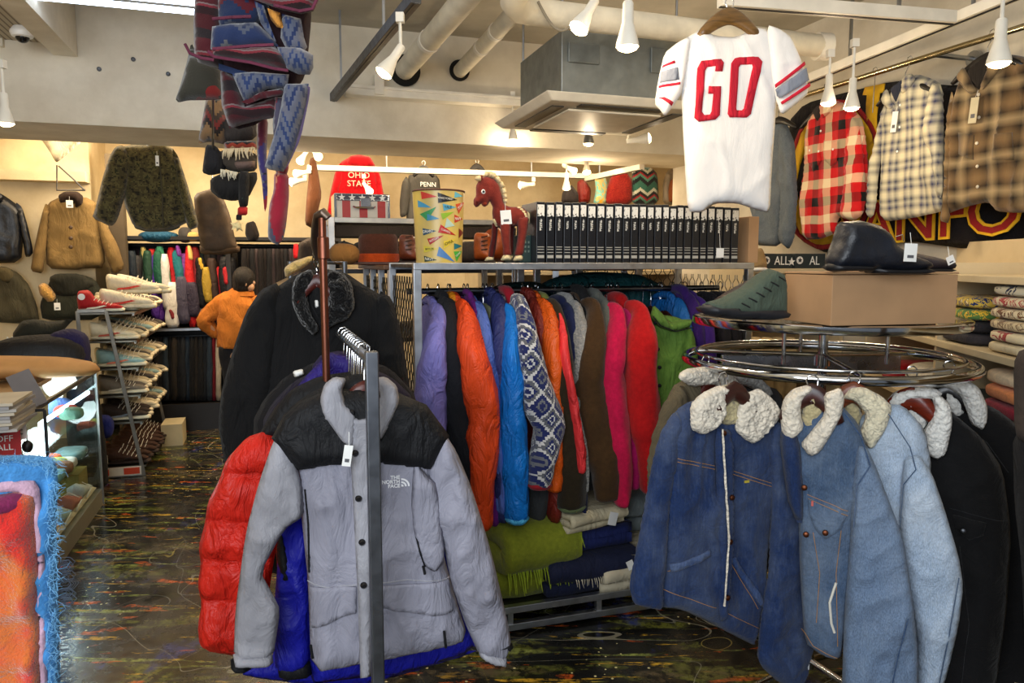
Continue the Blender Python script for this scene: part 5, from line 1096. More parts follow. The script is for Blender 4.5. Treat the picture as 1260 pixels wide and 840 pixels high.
# ---------------------------------------------------------------- pennant waste bin
c = pe2(541, 322, UF+.16); binb = e12(c)[0]; rb_ = (e12(pe2(569, 322, UF+.16))[0]-e12(pe2(514, 322, UF+.16))[0])/2; bh = pe2(541, 236, UF+.16).z-UT
rt = rb_*1.13
o = empty('waste_bin', W(binb, UF+.17, UT+.001), 'yellow metal waste bin printed with college pennants, on the display shelf', 'waste bin', rz=YAW)
m = MB(); m.lathe([(rb_, 0), (rb_*1.0, .003), (rt, bh), (rt-.003, bh), (rb_-.003, .006), (.001, .006)], n=48); 
t = NT('tin_print', .32, .0, 0, .5); t.col(t.ramp(t.noise(t.obj((1, 1, .6)), 9, 3), [(.35, (196, 172, 110)), (.6, (226, 196, 96))])); m.build('bin_body', t.m, o, smooth=True)
m = MB(); m.tube([(rt*cos(2*pi*k/40), rt*sin(2*pi*k/40), bh) for k in range(40)], .0035, 8, closed=True); m.build('rim', plastic((90, 50, 34), .4), o, smooth=True)
def bin_pt(u, v, off=.0012):
    """u,v in crop pixels of the bin (570..920, 275..745)"""
    k = max(0, min(1, (745-v)/470)); r = rb_+(rt-rb_)*k+off; half = 155+20*k; s_ = max(-.999, min(.999, (u-745)/half)); th = math.asin(s_); return Vector((r*sin(th), -r*cos(th), bh*k))
PEN = [((605, 285), (610, 335), (700, 322), (200, 60, 50), ''), ((703, 295), (706, 362), (840, 338), (22, 22, 26), 'WAKE FOREST'), ((590, 340), (592, 385), (665, 392), (70, 150, 190), ''), ((600, 430), (640, 475), (695, 385), (60, 150, 90), ''), ((640, 430), (640, 475), (715, 462), (60, 140, 180), ''), ((735, 365), (742, 412), (830, 385), (90, 170, 200), 'YALE'), ((722, 428), (735, 468), (815, 415), (150, 190, 50), ''), ((825, 365), (850, 428), (905, 345), (210, 80, 40), 'TEXAS'), ((816, 432), (818, 486), (890, 458), (206, 60, 36), 'NAVY'), ((615, 522), (618, 568), (695, 540), (40, 80, 110), 'DRAKE'), ((722, 498), (705, 550), (830, 568), (196, 44, 36), 'CORNELL'), ((640, 590), (655, 630), (742, 568), (180, 40, 44), 'RUTGERS'), ((742, 605), (742, 655), (835, 590), (236, 206, 60), 'IOWA'), ((622, 635), (622, 680), (710, 655), (214, 196, 70), 'BAYLOR'), ((712, 640), (697, 700), (822, 742), (80, 130, 190), ''), ((815, 618), (815, 660), (885, 635), (40, 120, 130), ''), ((812, 672), (835, 738), (885, 668), (80, 180, 70), 'TULANE'), ((622, 700), (626, 740), (700, 728), (40, 60, 50), 'NAVY'), ((852, 520), (852, 585), (900, 545), (130, 50, 40), ''), ((762, 455), (748, 520), (820, 505), (190, 216, 200), ''), ((820, 285), (815, 325), (890, 310), (100, 180, 200), '')]
for (a_, b_, c_, cc, tx) in PEN:
    N = 6; V = []; 
    for i in range(N+1):
        p0 = (a_[0]+(c_[0]-a_[0])*i/N, a_[1]+(c_[1]-a_[1])*i/N); p1 = (b_[0]+(c_[0]-b_[0])*i/N, b_[1]+(c_[1]-b_[1])*i/N)
        for k in range(3): q = (p0[0]+(p1[0]-p0[0])*k/2, p0[1]+(p1[1]-p0[1])*k/2); V.append(bin_pt(*q, off=.0012))
    FF = [(i*3+k, i*3+k+1, (i+1)*3+k+1, (i+1)*3+k) for i in range(N) for k in range(2)]
    pn = mobj('printed_pennant', V, FF, plastic(cc, .4), o, smooth=False)
    if tx and abs((a_[0]+b_[0])/2-745) < 140:
        u = ((a_[0]+b_[0])/2*.64+c_[0]*.36); v = ((a_[1]+b_[1])/2*.64+c_[1]*.36); q = bin_pt(u, v, .002); th = atan2(q.x, -q.y)
        ang = atan2(-(c_[1]-(a_[1]+b_[1])/2), c_[0]-(a_[0]+b_[0])/2)
        tt = text('pennant_lettering', tx, q, .016 if len(tx) < 6 else .011, plastic((240, 236, 220) if sum(cc) < 420 else (30, 30, 30), .5), o, ext=.0003, xs=.85)
        tt.rotation_euler = (Matrix.Rotation(th, 4, 'Z') @ Matrix.Rotation(pi/2, 4, 'X') @ Matrix.Rotation(ang, 4, 'Z')).to_euler()
# ================================================================ RIGHT WALL
YW = -72
RB = lambda pts: [(930+x/3, 30+y/3) for x, y in pts]
RW = wr = .5
plR = plaid('red_plaid', .20, .20, [(0, (196, 22, 26)), (.25, (16, 14, 16)), (.5, (196, 22, 26)), (.75, (232, 210, 170))], [(0, (200, 22, 26)), (.25, (16, 14, 16)), (.5, (200, 22, 26)), (.75, (236, 214, 174))])
plB = plaid('blue_plaid', .085, .095, [(0, (226, 214, 176)), (.22, (20, 34, 92)), (.45, (190, 184, 160)), (.6, (34, 46, 80)), (.85, (216, 206, 172))], [(0, (226, 214, 176)), (.25, (14, 26, 76)), (.45, (190, 184, 160)), (.62, (36, 44, 70)), (.85, (216, 206, 172))], blur=True)
plN = plaid('brown_plaid', .15, .15, [(0, (120, 94, 62)), (.25, (14, 10, 9)), (.48, (164, 142, 106)), (.68, (34, 24, 18)), (.9, (120, 94, 62))], [(0, (130, 104, 70)), (.28, (8, 6, 6)), (.5, (176, 154, 116)), (.7, (28, 20, 16)), (.92, (130, 104, 70))], blur=True)
WB = wood((22, 18, 18), .4)
def wallshirt(name, label, pts, mat, ctr, e1=3.03, T=.045, hx=None, neck=None, col_=None, lining=None, extra=None, sleeves=()):
    f = Fr(*ctr, e1=e1, yaw=YW); o = clothing(name, label, 'shirt', f)
    b_, fn = piece('body', f, o, pts, T, mat, R=.04, h=.018, fold=folds(.02, 6, 1.4, .35))
    for sp, y0 in sleeves: piece('sleeve', f, o, sp, T*.9, mat, y0=y0, R=.045, h=.02, fold=folds(.016, 7, 3, .4))
    if neck: piece('collar_inside', f, o, neck, .02, lining or cloth((40, 34, 34)), y0=-T*.95, R=.02, h=.012)
    for q in (col_ or ()): piece('collar', f, o, q, .014, mat, y0=-T*1.45, R=.015, h=.012)
    if hx:
        p = f.w(*hx[0]); p = Vector((*W(3.03, e12(p)[1]).xy, RZ+.014)); hanger(p, f.yaw, hx[1], None, .34, WB, f.w(*hx[2]).z, -.02)
    return f, o, fn
f, o, fn = wallshirt('flannel_shirt', 'red black and cream block plaid flannel shirt on the right wall', RB([(225, 318), (262, 296), (300, 280), (345, 300), (392, 345), (405, 420), (412, 520), (412, 640), (330, 700), (300, 720), (296, 770), (240, 792), (180, 795), (165, 690), (175, 560), (186, 420), (200, 350)]), plR, (1030, 215), hx=((1016, 110), 'black hanger of the red plaid shirt on the brass rail', (1018, 130)), neck=RB([(228, 318), (255, 296), (275, 290), (262, 340), (245, 362)]), col_=[RB([(262, 300), (295, 278), (322, 296), (300, 330), (270, 352)])], sleeves=[(RB([(370, 340), (396, 352), (410, 430), (424, 560), (425, 650), (412, 705), (382, 725), (330, 712), (345, 600), (352, 460)]), -.045)])
for pts in (RB([(200, 450), (262, 440), (265, 505), (232, 545), (200, 500)]), RB([(278, 430), (330, 430), (326, 500), (300, 525), (278, 500)])): decal('chest_pocket', f.poly(pts), fn, plR, o, off=.006, h=.02)
for x, y in ((262, 395), (258, 470), (218, 466), (305, 462)): a, b = f.ab(*RB([(x, y)])[0]); m = MB(); m.ball((a, fn(a, b)-.005, b), .007, sy=.5); m.build('button', TAGW, o, smooth=True)
f, o, fn = wallshirt('plaid_shirt', 'blue and cream shadow plaid shirt on the right wall, with small tag', RB([(508, 238), (548, 214), (596, 182), (650, 200), (688, 222), (695, 400), (700, 560), (706, 640), (700, 688), (640, 700), (590, 712), (480, 728), (466, 700), (470, 560), (470, 400), (490, 280)]), plB, (1120, 185), hx=((1119, 75), 'black hanger of the blue plaid shirt on the brass rail', (1118, 98)), neck=RB([(515, 240), (560, 205), (580, 196), (572, 240), (548, 300), (535, 290)]), lining=cloth((40, 44, 60)), col_=[RB([(500, 250), (516, 240), (532, 288), (545, 306), (520, 318), (492, 288)]), RB([(572, 200), (604, 182), (622, 200), (600, 240), (566, 262)])], sleeves=[(RB([(492, 275), (505, 300), (490, 400), (465, 560), (450, 700), (432, 718), (420, 690), (428, 560), (452, 420)]), -.02), (RB([(668, 212), (700, 230), (712, 330), (712, 470), (706, 640), (684, 640), (668, 480), (640, 430), (652, 300)]), -.04)])
price_tag(f, o, *RB([(542, 362)])[0], .035, .1, radians(6), fn, off=.02)
for x, y in ((562, 300), (552, 380), (545, 470)): a, b = f.ab(*RB([(x, y)])[0]); m = MB(); m.ball((a, fn(a, b)-.004, b), .006, sy=.5); m.build('button', TAGW, o, smooth=True)
f, o, fn = wallshirt('plaid_shirt', 'brown and tan shadow plaid shirt at the right end of the brass rail', RB([(768, 184), (810, 155), (880, 112), (960, 112), (1040, 132), (1080, 180), (1090, 420), (1090, 690), (960, 696), (890, 690), (860, 655), (780, 672), (705, 700), (712, 520), (726, 300)]), plN, (1215, 170), hx=((1220, 55), 'black hanger of the brown plaid shirt on the brass rail', (1218, 66)), neck=RB([(800, 170), (870, 118), (915, 120), (900, 190), (852, 250), (820, 220)]), lining=cloth((26, 20, 16)), col_=[RB([(772, 190), (800, 158), (830, 215), (850, 252), (820, 262), (780, 215)]), RB([(905, 125), (960, 112), (950, 150), (885, 228), (858, 250), (872, 205)])], sleeves=[(RB([(738, 240), (750, 300), (740, 480), (725, 640), (730, 735), (690, 725), (705, 640), (712, 480), (722, 320)]), -.03), (RB([(1040, 140), (1080, 180), (1095, 420), (1095, 700), (1040, 700), (1020, 500), (1020, 300)]), -.05)])
price_tag(f, o, *RB([(840, 320)])[0], .04, .11, radians(5), fn, off=.02, mat=plastic((190, 180, 150), .7))
for pts in (RB([(770, 400), (830, 410), (826, 500), (765, 480)]), RB([(900, 410), (975, 400), (980, 500), (905, 500)])): decal('chest_pocket', f.poly(pts), fn, plN, o, off=.006, h=.03)
for x, y in ((852, 262), (846, 345), (842, 440), (840, 525), (838, 600)): a, b = f.ab(*RB([(x, y)])[0]); m = MB(); m.ball((a, fn(a, b)-.004, b), .0075, sy=.5); m.build('button', plastic((210, 200, 180), .4), o, smooth=True)
f, o, fn = wallshirt('chambray_shirt', 'faded grey-blue denim shirt half hidden behind the white football shirt', RB([(66, 352), (92, 360), (120, 372), (130, 460), (125, 600), (110, 740), (90, 820), (0, 815), (-20, 640), (40, 560), (66, 500)]), denim((88, 98, 108), .2, (150, 156, 162), 'grey_denim'), (960, 230), sleeves=[(RB([(112, 370), (142, 388), (163, 440), (172, 560), (168, 740), (158, 800), (140, 832), (104, 800), (112, 640), (104, 520), (104, 430)]), -.045)], hx=((962, 122), 'hanger of the faded grey-blue denim shirt on the brass rail', (955, 146)))
hanger(W(3.03, e12(pe1(1076, 95, 3.03))[1], RZ+.014), radians(YW), 'empty wire hook on the brass rail left of the blue plaid shirt', None, .3, None, RZ-.2, 0, bar=False)
# banner on the wall
BNR = cloth((24, 20, 22), .95, .4); fw = Fr(1120, 200, e1=3.24, yaw=YW)
o = clothing('felt_banner', 'large black felt banner with red SANFORD lettering behind the plaid shirts', 'banner', fw)
_, fn = piece('felt', fw, o, RB([(120, 360), (180, 292), (330, 252), (510, 208), (620, 218), (740, 226), (860, 205), (1150, 150), (1150, 700), (1000, 790), (800, 832), (560, 798), (400, 830), (270, 848), (170, 800), (130, 600)]), .012, BNR, R=.02, h=.04, fold=folds(.02, 3, 2))
YEL = cloth((226, 176, 34)); REDF = cloth((150, 30, 30))
cx, cy = fw.ab(*RB([(275, 560)])[0])
def arc(cx, cy, rx, rz_, a0, a1, w, n=18): return [(cx+rx*cos(a0+(a1-a0)*i/n), cy+rz_*sin(a0+(a1-a0)*i/n)) for i in range(n+1)]+[(cx+(rx-w)*cos(a0+(a1-a0)*i/n), cy+(rz_-w)*sin(a0+(a1-a0)*i/n)) for i in range(n, -1, -1)]
a1x, _b = fw.ab(*RB([(125, 560)])[0]); rx = cx-a1x; _c, b1 = fw.ab(*RB([(275, 305)])[0]); rz1 = b1-cy
decal('emblem_ring', arc(cx, cy, rx, rz1, 0, 2*pi*.999, .10, 40), fn, YEL, o, off=.006, h=.05); decal('emblem_edge', arc(cx, cy, rx+.03, rz1+.03, 0, 2*pi*.999, .03, 40), fn, REDF, o, off=.008, h=.05)
decal('banner_letter', fw.poly(RB([(408, 232), (480, 218), (478, 250), (464, 255), (452, 400), (500, 395), (500, 440), (430, 448), (418, 300), (420, 262), (406, 262)])), fn, YEL, o, off=.006, h=.04)
a, b = fw.ab(*RB([(790, 715)])[0]); a0, _ = fw.ab(*RB([(525, 740)])[0]); a1_, b1_ = fw.ab(*RB([(1035, 690)])[0])
wv = a1_-a0
for mt, of, ex_ in ((YEL, .006, .012), (REDF, .010, .0)):
    t_ = text('banner_lettering', 'SANFORD', (a, fn(a, b)-.03-of, b+.01), .30, mt, o, ext=.004, off=ex_); t_.scale = (1.15, 1.05, 1); t_.rotation_euler = (pi/2, radians(-2), 0)
# ---------------------------------------------------------------- wall shelf unit with folded tees
q0 = Vector((1.60, 2.33, 0)); dq = Vector((.19, 1.22, 0)).normalized(); rq = atan2(dq.y, dq.x)
un3 = empty('open_shelf', q0, 'cream shelf unit at the right holding folded T-shirts and sweatshirts', 'shelf unit', rz=rq)
SHW_ = wallmat('cream_shelf', (214, 196, 160), (196, 176, 138), .6)
for z in (1.195, 1.455, .93, .6, .2): MB().box((.45, -.2, z-.0125), (2.1, .42, .025)).build('shelf_board', SHW_, un3, bevel=.002)
MB().box((.45, -.42, .8), (2.1, .015, 1.6)).build('back_panel', SHW_, un3)
for x in (-.59, 1.49, .62): MB().box((x, -.2, .75), (.02, .40, 1.5)).build('side_panel', SHW_, un3)
def tee(name, label, xx, z, w, h, mat, group=None, d=.30, off=.0, pr=None):
    c = q0+dq*xx+Vector((dq.y, -dq.x, 0))*(d/2+.01+off)+Vector((0, 0, z+h/2))
    o = blob(name, None, None, c, (w/2, d/2, h/2*1.06), mat, rz=rq, ex=4.2, amp=.012, n=36); tag(o, label, 'clothing', group); return o
def printed(c, cc, sc=14):
    t = NT('printed_cotton', .9, 0, .1); v = t.obj(); t.col(t.ramp(t.noise(v, sc, 3, .6, 1.5), [(0, c), (.5, cc[0]), (.56, c), (.62, cc[1]), (.68, c)], True)); t.bump(t.noise(v, 30, 3), .3, .01); return t.m
cr = (206, 192, 158)
st = [('cream tee, lowest of the folded stack on the middle right shelf', cloth(cr)), ('cream tee with dark red panel, second from the bottom of the stack', printed(cr, ((150, 50, 44), (150, 50, 44)), 5)), ('beige printed tee, third from the bottom of the folded stack', printed((196, 178, 140), ((120, 96, 70), (90, 80, 70)))), ('tan printed tee with brown figure in the middle of the folded stack', printed((212, 196, 160), ((110, 70, 40), (60, 50, 50)))), ('cream tee with red print near the top of the folded stack', printed((214, 200, 166), ((170, 60, 56), (150, 90, 90)))), ('white and navy tee on top of the folded stack', printed((206, 200, 176), ((34, 40, 70), (34, 40, 70)), 7))]
xw = .12
for i, (lb, mt) in enumerate(st): tee('folded_shirt', lb, xw+random.uniform(-.01, .01), 1.196+i*.0385, .30, .038, mt, 'folded tees on the right shelf')
for i, (lb, mt) in enumerate([('yellow and navy printed folded tee at the back of the middle shelf', printed((220, 190, 80), ((30, 50, 110), (240, 230, 200)))), ('green and yellow printed folded tee', printed((90, 130, 70), ((230, 190, 60), (200, 60, 50)))), ('dark folded tee under the green one', cloth((34, 34, 40))), ('charcoal folded tee at the bottom behind the box', cloth((48, 46, 52)))][::-1]): tee('folded_shirt', lb, .50, 1.196+i*.045, .30, .044, mt, 'folded tees on the right shelf')
for i, (lb, mt, x) in enumerate([('green and white patterned folded shirt under the cardboard box level', printed((60, 100, 76), ((220, 220, 206), (220, 220, 206))), .82), ('red plaid folded shirt on the right shelf', plR, 1.05), ('navy and red folded shirt at the far end of the right shelf', printed((50, 54, 84), ((170, 60, 50), (200, 190, 180))), 1.32)]): tee('folded_shirt', lb, x, 1.196, .26, .05, mt, 'folded tees on the right shelf')
tee('folded_shirt', 'thin cream folded tee under the green patterned one', .80, 1.1965, .26, .012, cloth((224, 214, 188)), off=.0) if False else None
for i, (lb, c) in enumerate((('maroon sweatshirt, lowest of the folded sweatshirts', (128, 30, 44)), ('dark red sweatshirt under the orange one', (140, 34, 50)), ('orange sweatshirt in the folded stack', (226, 140, 84)), ('pale cream sweatshirt on top of the orange one', (234, 208, 170)))): tee('folded_sweatshirt', lb, xw, .931+i*.052, .30, .051, fleece(c, .3), 'folded sweatshirts on the lower right shelf')
tee('folded_sweatshirt', 'dark green folded sweatshirt at the back of the lower right shelf', .52, .931, .30, .07, fleece((44, 58, 44)), 'folded sweatshirts on the lower right shelf'); tee('folded_sweatshirt', 'white folded sweatshirt at the back of the lower right shelf', .86, .931, .30, .13, fleece((224, 218, 200)), 'folded sweatshirts on the lower right shelf'); tee('folded_sweatshirt', 'bright red folded cloth on the lower right shelf', 1.2, .931, .22, .10, fleece((170, 30, 40)), 'folded sweatshirts on the lower right shelf')
# things on the back ledge right of the book row
le = 3.62
a = e12(pe2(924, 335, le))[0]; b = 3.28
ls = empty('ledge_shelf', W((a+b)/2, le+.2, 1.452), 'wooden ledge behind the round rack carrying the dark green shoe boxes', 'shelf', rz=YAW)
m = MB(); m.box((0, 0, 0), (b-a, .4, .028)); m.build('board', SHW_, ls, bevel=.002); MB().box((0, .21, -.4), (b-a, .02, .84)).build('back_panel', SHW_, ls)
for z in (-.3, -.62): MB().box((0, .0, z), (b-a, .4, .024)).build('lower_board', SHW_, ls)
for x in (-(b-a)/2+.01, (b-a)/2-.01): MB().box((x, 0, -.726), (.025, .4, 1.45)).build('side_panel', SHW_, ls)
BXG = plastic((38, 48, 52), .6)
for (x0, x1, tx, lab) in ((937, 976, 'ALL', 'dark green shoe box lettered ALL, left of the two beside the book row'), (978, 1016, 'AL', 'dark green shoe box lettered AL, half hidden by the black boot')):
    p0 = e12(pe2(x0, 332, le+.02))[0]; p1 = e12(pe2(x1, 332, le+.02))[0]; h_ = pe2(x0, 312, le+.02).z-1.466
    o = empty('shoe_box', W((p0+p1)/2, le+.02, 1.4665), lab, 'box', rz=YAW); MB().box((0, .15, h_/2), (p1-p0-.004, .29, h_)).build('box_body', BXG, o, bevel=.002)
    text('box_lettering', tx, ((p1-p0)*.12, -.001, h_*.5), h_*.85, TAGW, o, xs=.85); m = MB(); m.lathe([(.001, -.002), (h_*.26, -.002), (h_*.26, .002), (.001, .002)], (-(p1-p0)*.34, .004, h_*.55), 18, axis=(0, 1, 0)); m.build('star_badge', TAGW, o)
    m = MB(); m.plate([((.085 if k % 2 else .19)*h_*sin(k*pi/5)-(p1-p0)*.34, (.085 if k % 2 else .19)*h_*cos(k*pi/5)+h_*.55) for k in range(10)], -.0, .004); m.build('star', BXG, o); 
    if tx == 'ALL': m = MB(); m.plate([((.4 if k % 2 else 1)*h_*.3*sin(k*pi/5)+(p1-p0)*.44, (.4 if k % 2 else 1)*h_*.3*cos(k*pi/5)+h_*.45) for k in range(10)], -.002, .003); m.build('star', TAGW, o)
fs_ = Fr(934, 322, e2=le+.0, yaw=18); profshoe('canvas_shoe', 'tan canvas high-top seen between the book row and the green boxes', fs_, [(928, 306), (936, 305), (941, 318), (942, 330), (926, 330)], [(925, 328), (943, 328), (943, 334), (925, 334)], cloth((150, 124, 86)), TAGW, .04)
# khaki trousers under the ledge
for i, x in enumerate((930, 944, 958, 972)):
    p = pe2(x, 415, le-.08); o = empty('trousers', p, 'khaki folded trousers hanging below the wooden ledge behind the round rack', 'trousers', 'khaki trousers below the ledge', YAW); limb('leg', [(0, 0, 0), (.005, 0, -.25), (0, 0, -.6)], [.03, .034, .03], [.05, .05, .045], cloth((170, 150, 112)), o, n=14)
# ---------------------------------------------------------------- GO shirt
fg2 = Fr(898, 150, D=2.75, yaw=4)
WHT = cloth((238, 236, 234), .9, .08, 0, .01, 'white_cotton'); g_ = clothing('football_shirt', 'white short-sleeved shirt with large red letters GO, hanging from the white track', 'shirt', fg2)
G3 = lambda pts: [(840+x/3, y/3) for x, y in pts]
_, gf = piece('body', fg2, g_, [(845, 46), (862, 36), (880, 44), (905, 46), (930, 34), (944, 36), (958, 70), (956, 120), (954, 145), (950, 200), (947, 262), (930, 258), (907, 250), (880, 250), (862, 262), (846, 260), (842, 190), (838, 110), (838, 70)], .035, WHT, R=.06, h=.014, fold=folds(.010, 5, 2))
piece('sleeve', fg2, g_, [(940, 33), (956, 38), (970, 48), (984, 80), (992, 116), (976, 130), (958, 144), (950, 120), (945, 80)], .035, WHT, y0=-.03, R=.04, h=.01, fold=folds(.008, 6, 4))
_, slf = piece('sleeve', fg2, g_, [(850, 44), (834, 52), (817, 66), (810, 96), (805, 128), (812, 136), (818, 144), (830, 128), (838, 116), (846, 80)], .03, WHT, y0=-.005, R=.03, h=.01, fold=folds(.008, 6, 4))
srf = lambda a, b: -.055
GRS = cloth((130, 136, 150)); RDS = cloth((196, 30, 54))
_, sf2 = inflate('tmp', fg2.poly([(940, 33), (956, 38), (970, 48), (984, 80), (992, 116), (976, 130), (958, 144), (950, 120), (945, 80)]), .028, WHT, None, -.03, R=.04, h=.05); bpy.data.objects.remove(bpy.data.objects['tmp'])
sf3 = lambda a, b: sf2(a, b)-.006
for pts, mt in ((G3([(318, 325), (426, 240), (430, 252), (322, 336)]), RDS), (G3([(320, 342), (432, 262), (444, 308), (338, 372)]), GRS), (G3([(342, 386), (446, 316), (450, 328), (346, 396)]), RDS)): decal('sleeve_stripe', fg2.poly(pts), sf3, mt, g_, off=.003, h=.012)
for pts, mt in (([(814, 82), (826, 78), (827, 81), (813, 85)], RDS), ([(812, 90), (830, 86), (832, 101), (810, 104)], GRS), ([(809, 107), (833, 104), (833, 107), (809, 110)], RDS), ([(808, 122), (814, 122), (826, 128), (824, 132)], RDS)): decal('sleeve_stripe', fg2.poly(pts), lambda a, b: slf(a, b)-.001, mt, g_, off=.003, h=.012)
LR = cloth((190, 28, 50)); g2f = lambda a, b: gf(a, b)
decal('letter_g', fg2.poly(G3([(60, 232), (132, 225), (143, 238), (138, 270), (110, 270), (112, 252), (82, 254), (74, 268), (62, 418), (70, 430), (92, 428), (98, 415), (104, 352), (85, 352), (86, 325), (132, 325), (128, 430), (112, 446), (50, 455), (35, 440), (45, 260)])), g2f, LR, g_, off=.003, h=.012)
decal('letter_o', fg2.poly(G3([(225, 218), (268, 218), (283, 235), (243, 425), (228, 438), (196, 438), (196, 412), (210, 412), (217, 405), (248, 255), (245, 245), (225, 245)])), g2f, LR, g_, off=.003, h=.012); decal('letter_o', fg2.poly(G3([(226, 218), (200, 218), (183, 222), (170, 240), (157, 425), (165, 438), (197, 438), (197, 412), (190, 412), (188, 405), (198, 255), (205, 245), (226, 245)])), g2f, LR, g_, off=.003, h=.012)
p = fg2.w(897, 12); hanger(Vector((p.x, p.y, P(897, 3, 2.75).z)), fg2.yaw, 'brown and brass wooden hanger holding the white football shirt', None, .22, wood((110, 80, 40), .3), fg2.w(897, 14).z, -.01, 1.4)
trk = MB(); a_ = P(886, -2, 2.95)
# ================================================================ HANGING BLANKETS upper left
def navajo(key, pal, per=.22, amp=.35, zp=.09, soft=0):
    t = NT(key, .95, 0, .3); x, y, z = t.sep(t.obj()); nn = t.noise(t.obj(), 3, 2)
    zz = t.math('ADD', z, t.math('MULTIPLY', nn, .04)); q = t.math('ABSOLUTE', t.math('SUBTRACT', frac_(t, x, zp), .5)); s_ = t.math('MULTIPLY', t.math('ROUND', t.math('MULTIPLY', q, 10)), .1)
    f = frac_(t, t.math('ADD', zz, t.math('MULTIPLY', s_, per*amp)), per); t.col(t.ramp(f, pal, True)); b = t.bump(t.noise(t.obj(), 8, 4), .4, .02); t.bump(t.noise(t.obj(), 300, 2), .4, .002, b); return t.m
NB = navajo('blue_blanket', [(0, (28, 42, 74)), (.3, (90, 90, 94)), (.36, (30, 44, 80)), (.6, (70, 76, 92)), (.66, (24, 38, 70)), (.88, (80, 20, 30))])  # blanket palettes darkened to carry the shade the bundle hangs in
NL = navajo('light_blue_blanket', [(0, (82, 88, 106)), (.2, (36, 52, 92)), (.34, (88, 92, 108)), (.5, (42, 58, 98)), (.6, (92, 94, 108)), (.85, (32, 46, 84))], .15, .8, .05)
NR = navajo('maroon_blanket', [(0, (62, 16, 22)), (.3, (36, 14, 18)), (.45, (110, 34, 44)), (.5, (110, 94, 94)), (.53, (70, 18, 26)), (.8, (30, 22, 26))], .12, .1)
NRT = navajo('red_tail', [(0, (140, 24, 44)), (.4, (150, 30, 48)), (.5, (196, 120, 90)), (.55, (120, 20, 40)), (.8, (70, 66, 84))], .34, .5, .05)
t = NT('olive_blanket', .95, 0, .3); t.col(t.ramp(t.noise(t.obj(), 9, 2), [(0, (50, 48, 40)), (.6, (120, 30, 28))], True)); t.bump(t.noise(t.obj(), 200, 3), .4, .003); NO = t.m
NK = navajo('brown_pattern', [(0, (120, 92, 62)), (.4, (34, 26, 26)), (.6, (110, 40, 36)), (.8, (60, 48, 40))], .1, .8, .06)
f7 = Fr(310, 90, D=1.95, yaw=8); K3 = lambda pts: [(210+x/5.25, y/5.25) for x, y in pts]; K4 = lambda pts: [(230+x/4.2, 110+y/4.2) for x, y in pts]
o = clothing('patterned_blanket', 'blue, cream and dark red patterned wool blanket draped from the ceiling at the upper left', 'blanket', f7)
fo = lambda: folds(.012, 6, 5, .4)
piece('dark_backing', f7, o, K3([(170, -40), (900, -60), (900, 120), (880, 330), (860, 480), (780, 600), (690, 640), (560, 790), (400, 830), (340, 700), (330, 440), (200, 400), (160, 330)]), .02, cloth((38, 16, 22)), y0=.03, R=.03, h=.02)  # dark sheet added behind the folds to darken the gaps between them
for nm, pts, T, y0, mt in (
    ('fold', K3([(150, -40), (330, -40), (330, 200), (332, 440), (250, 425), (170, 395), (146, 340), (140, 160)]), .05, .01, NR),
    ('fold', K3([(300, -60), (620, -60), (640, 60), (560, 170), (320, 195), (300, 100)]), .04, -.0, NB),
    ('fold', K3([(300, -40), (560, -60), (960, -60), (972, 60), (940, 122), (860, 138), (740, 112), (620, 66), (480, 20)]), .05, -.07, NR),
    ('fold', K3([(560, 40), (620, 70), (660, 200), (700, 300), (672, 290), (600, 180)]), .03, -.05, NL),
    ('fold', K3([(640, 80), (720, 110), (745, 210), (700, 200), (660, 150)]), .012, -.04, cloth((206, 140, 60))),
    ('fold', K3([(730, 110), (850, 140), (870, 260), (890, 320), (860, 370), (770, 360), (720, 260)]), .04, -.03, NL),
    ('fold', K3([(300, 210), (430, 190), (580, 185), (660, 260), (720, 335), (560, 350), (330, 372), (288, 350)]), .045, -.06, NB),
    ('fold', K3([(300, 372), (500, 352), (700, 345), (760, 400), (790, 500), (700, 490), (560, 450), (330, 420), (292, 392)]), .055, -.075, NR),
    ('fold', K3([(716, 350), (860, 355), (910, 380), (940, 400), (942, 480), (920, 522), (850, 520), (780, 490), (740, 430)]), .05, -.08, NL),
    ('fold', K3([(330, 430), (450, 470), (580, 500), (560, 530), (420, 500), (330, 470)]), .035, -.04, NB),
    ('fold', K3([(420, 500), (560, 490), (780, 505), (770, 590), (640, 600), (560, 650), (500, 686), (470, 620)]), .04, -.05, NL),
    ('fold', K3([(480, 682), (600, 620), (760, 590), (740, 640), (620, 660), (520, 695)]), .035, -.055, NR),
    ('fold', K3([(320, 440), (430, 500), (480, 690), (690, 620), (680, 760), (560, 780), (380, 830), (330, 680)]), .04, .0, NR),
    ('fold', K4([(455, 40), (510, 40), (500, 180), (452, 290), (444, 180)]), .02, -.0, NRT),
    ('fold', K4([(515, -10), (640, -10), (636, 60), (615, 160), (570, 320), (512, 436), (440, 425), (418, 408), (442, 320), (480, 200), (500, 100)]), .03, -.05, NL),
    ('border', K4([(632, 0), (650, 10), (640, 80), (600, 270), (545, 390), (515, 436), (570, 320), (612, 160)]), .02, -.055, cloth((84, 70, 96)))):
    piece(nm, f7, o, pts, T, mt, y0=y0, R=.03, h=.011, fold=fo(), sm=0 if nm == 'fold' else 1)
for pts in (K3([(150, 340), (180, 398), (250, 428), (330, 440)]), K3([(292, 385), (330, 420), (560, 455), (700, 492), (790, 505)]), K3([(700, 100), (860, 136), (940, 122), (968, 60)]), K3([(320, 186), (430, 176), (560, 170)]), K3([(320, 372), (560, 352), (700, 345)])): seam('piping', f7.poly(pts), lambda a, b: -.075, cloth((96, 40, 60)), o, .004)
f8 = Fr(270, 110, D=2.1, yaw=8)
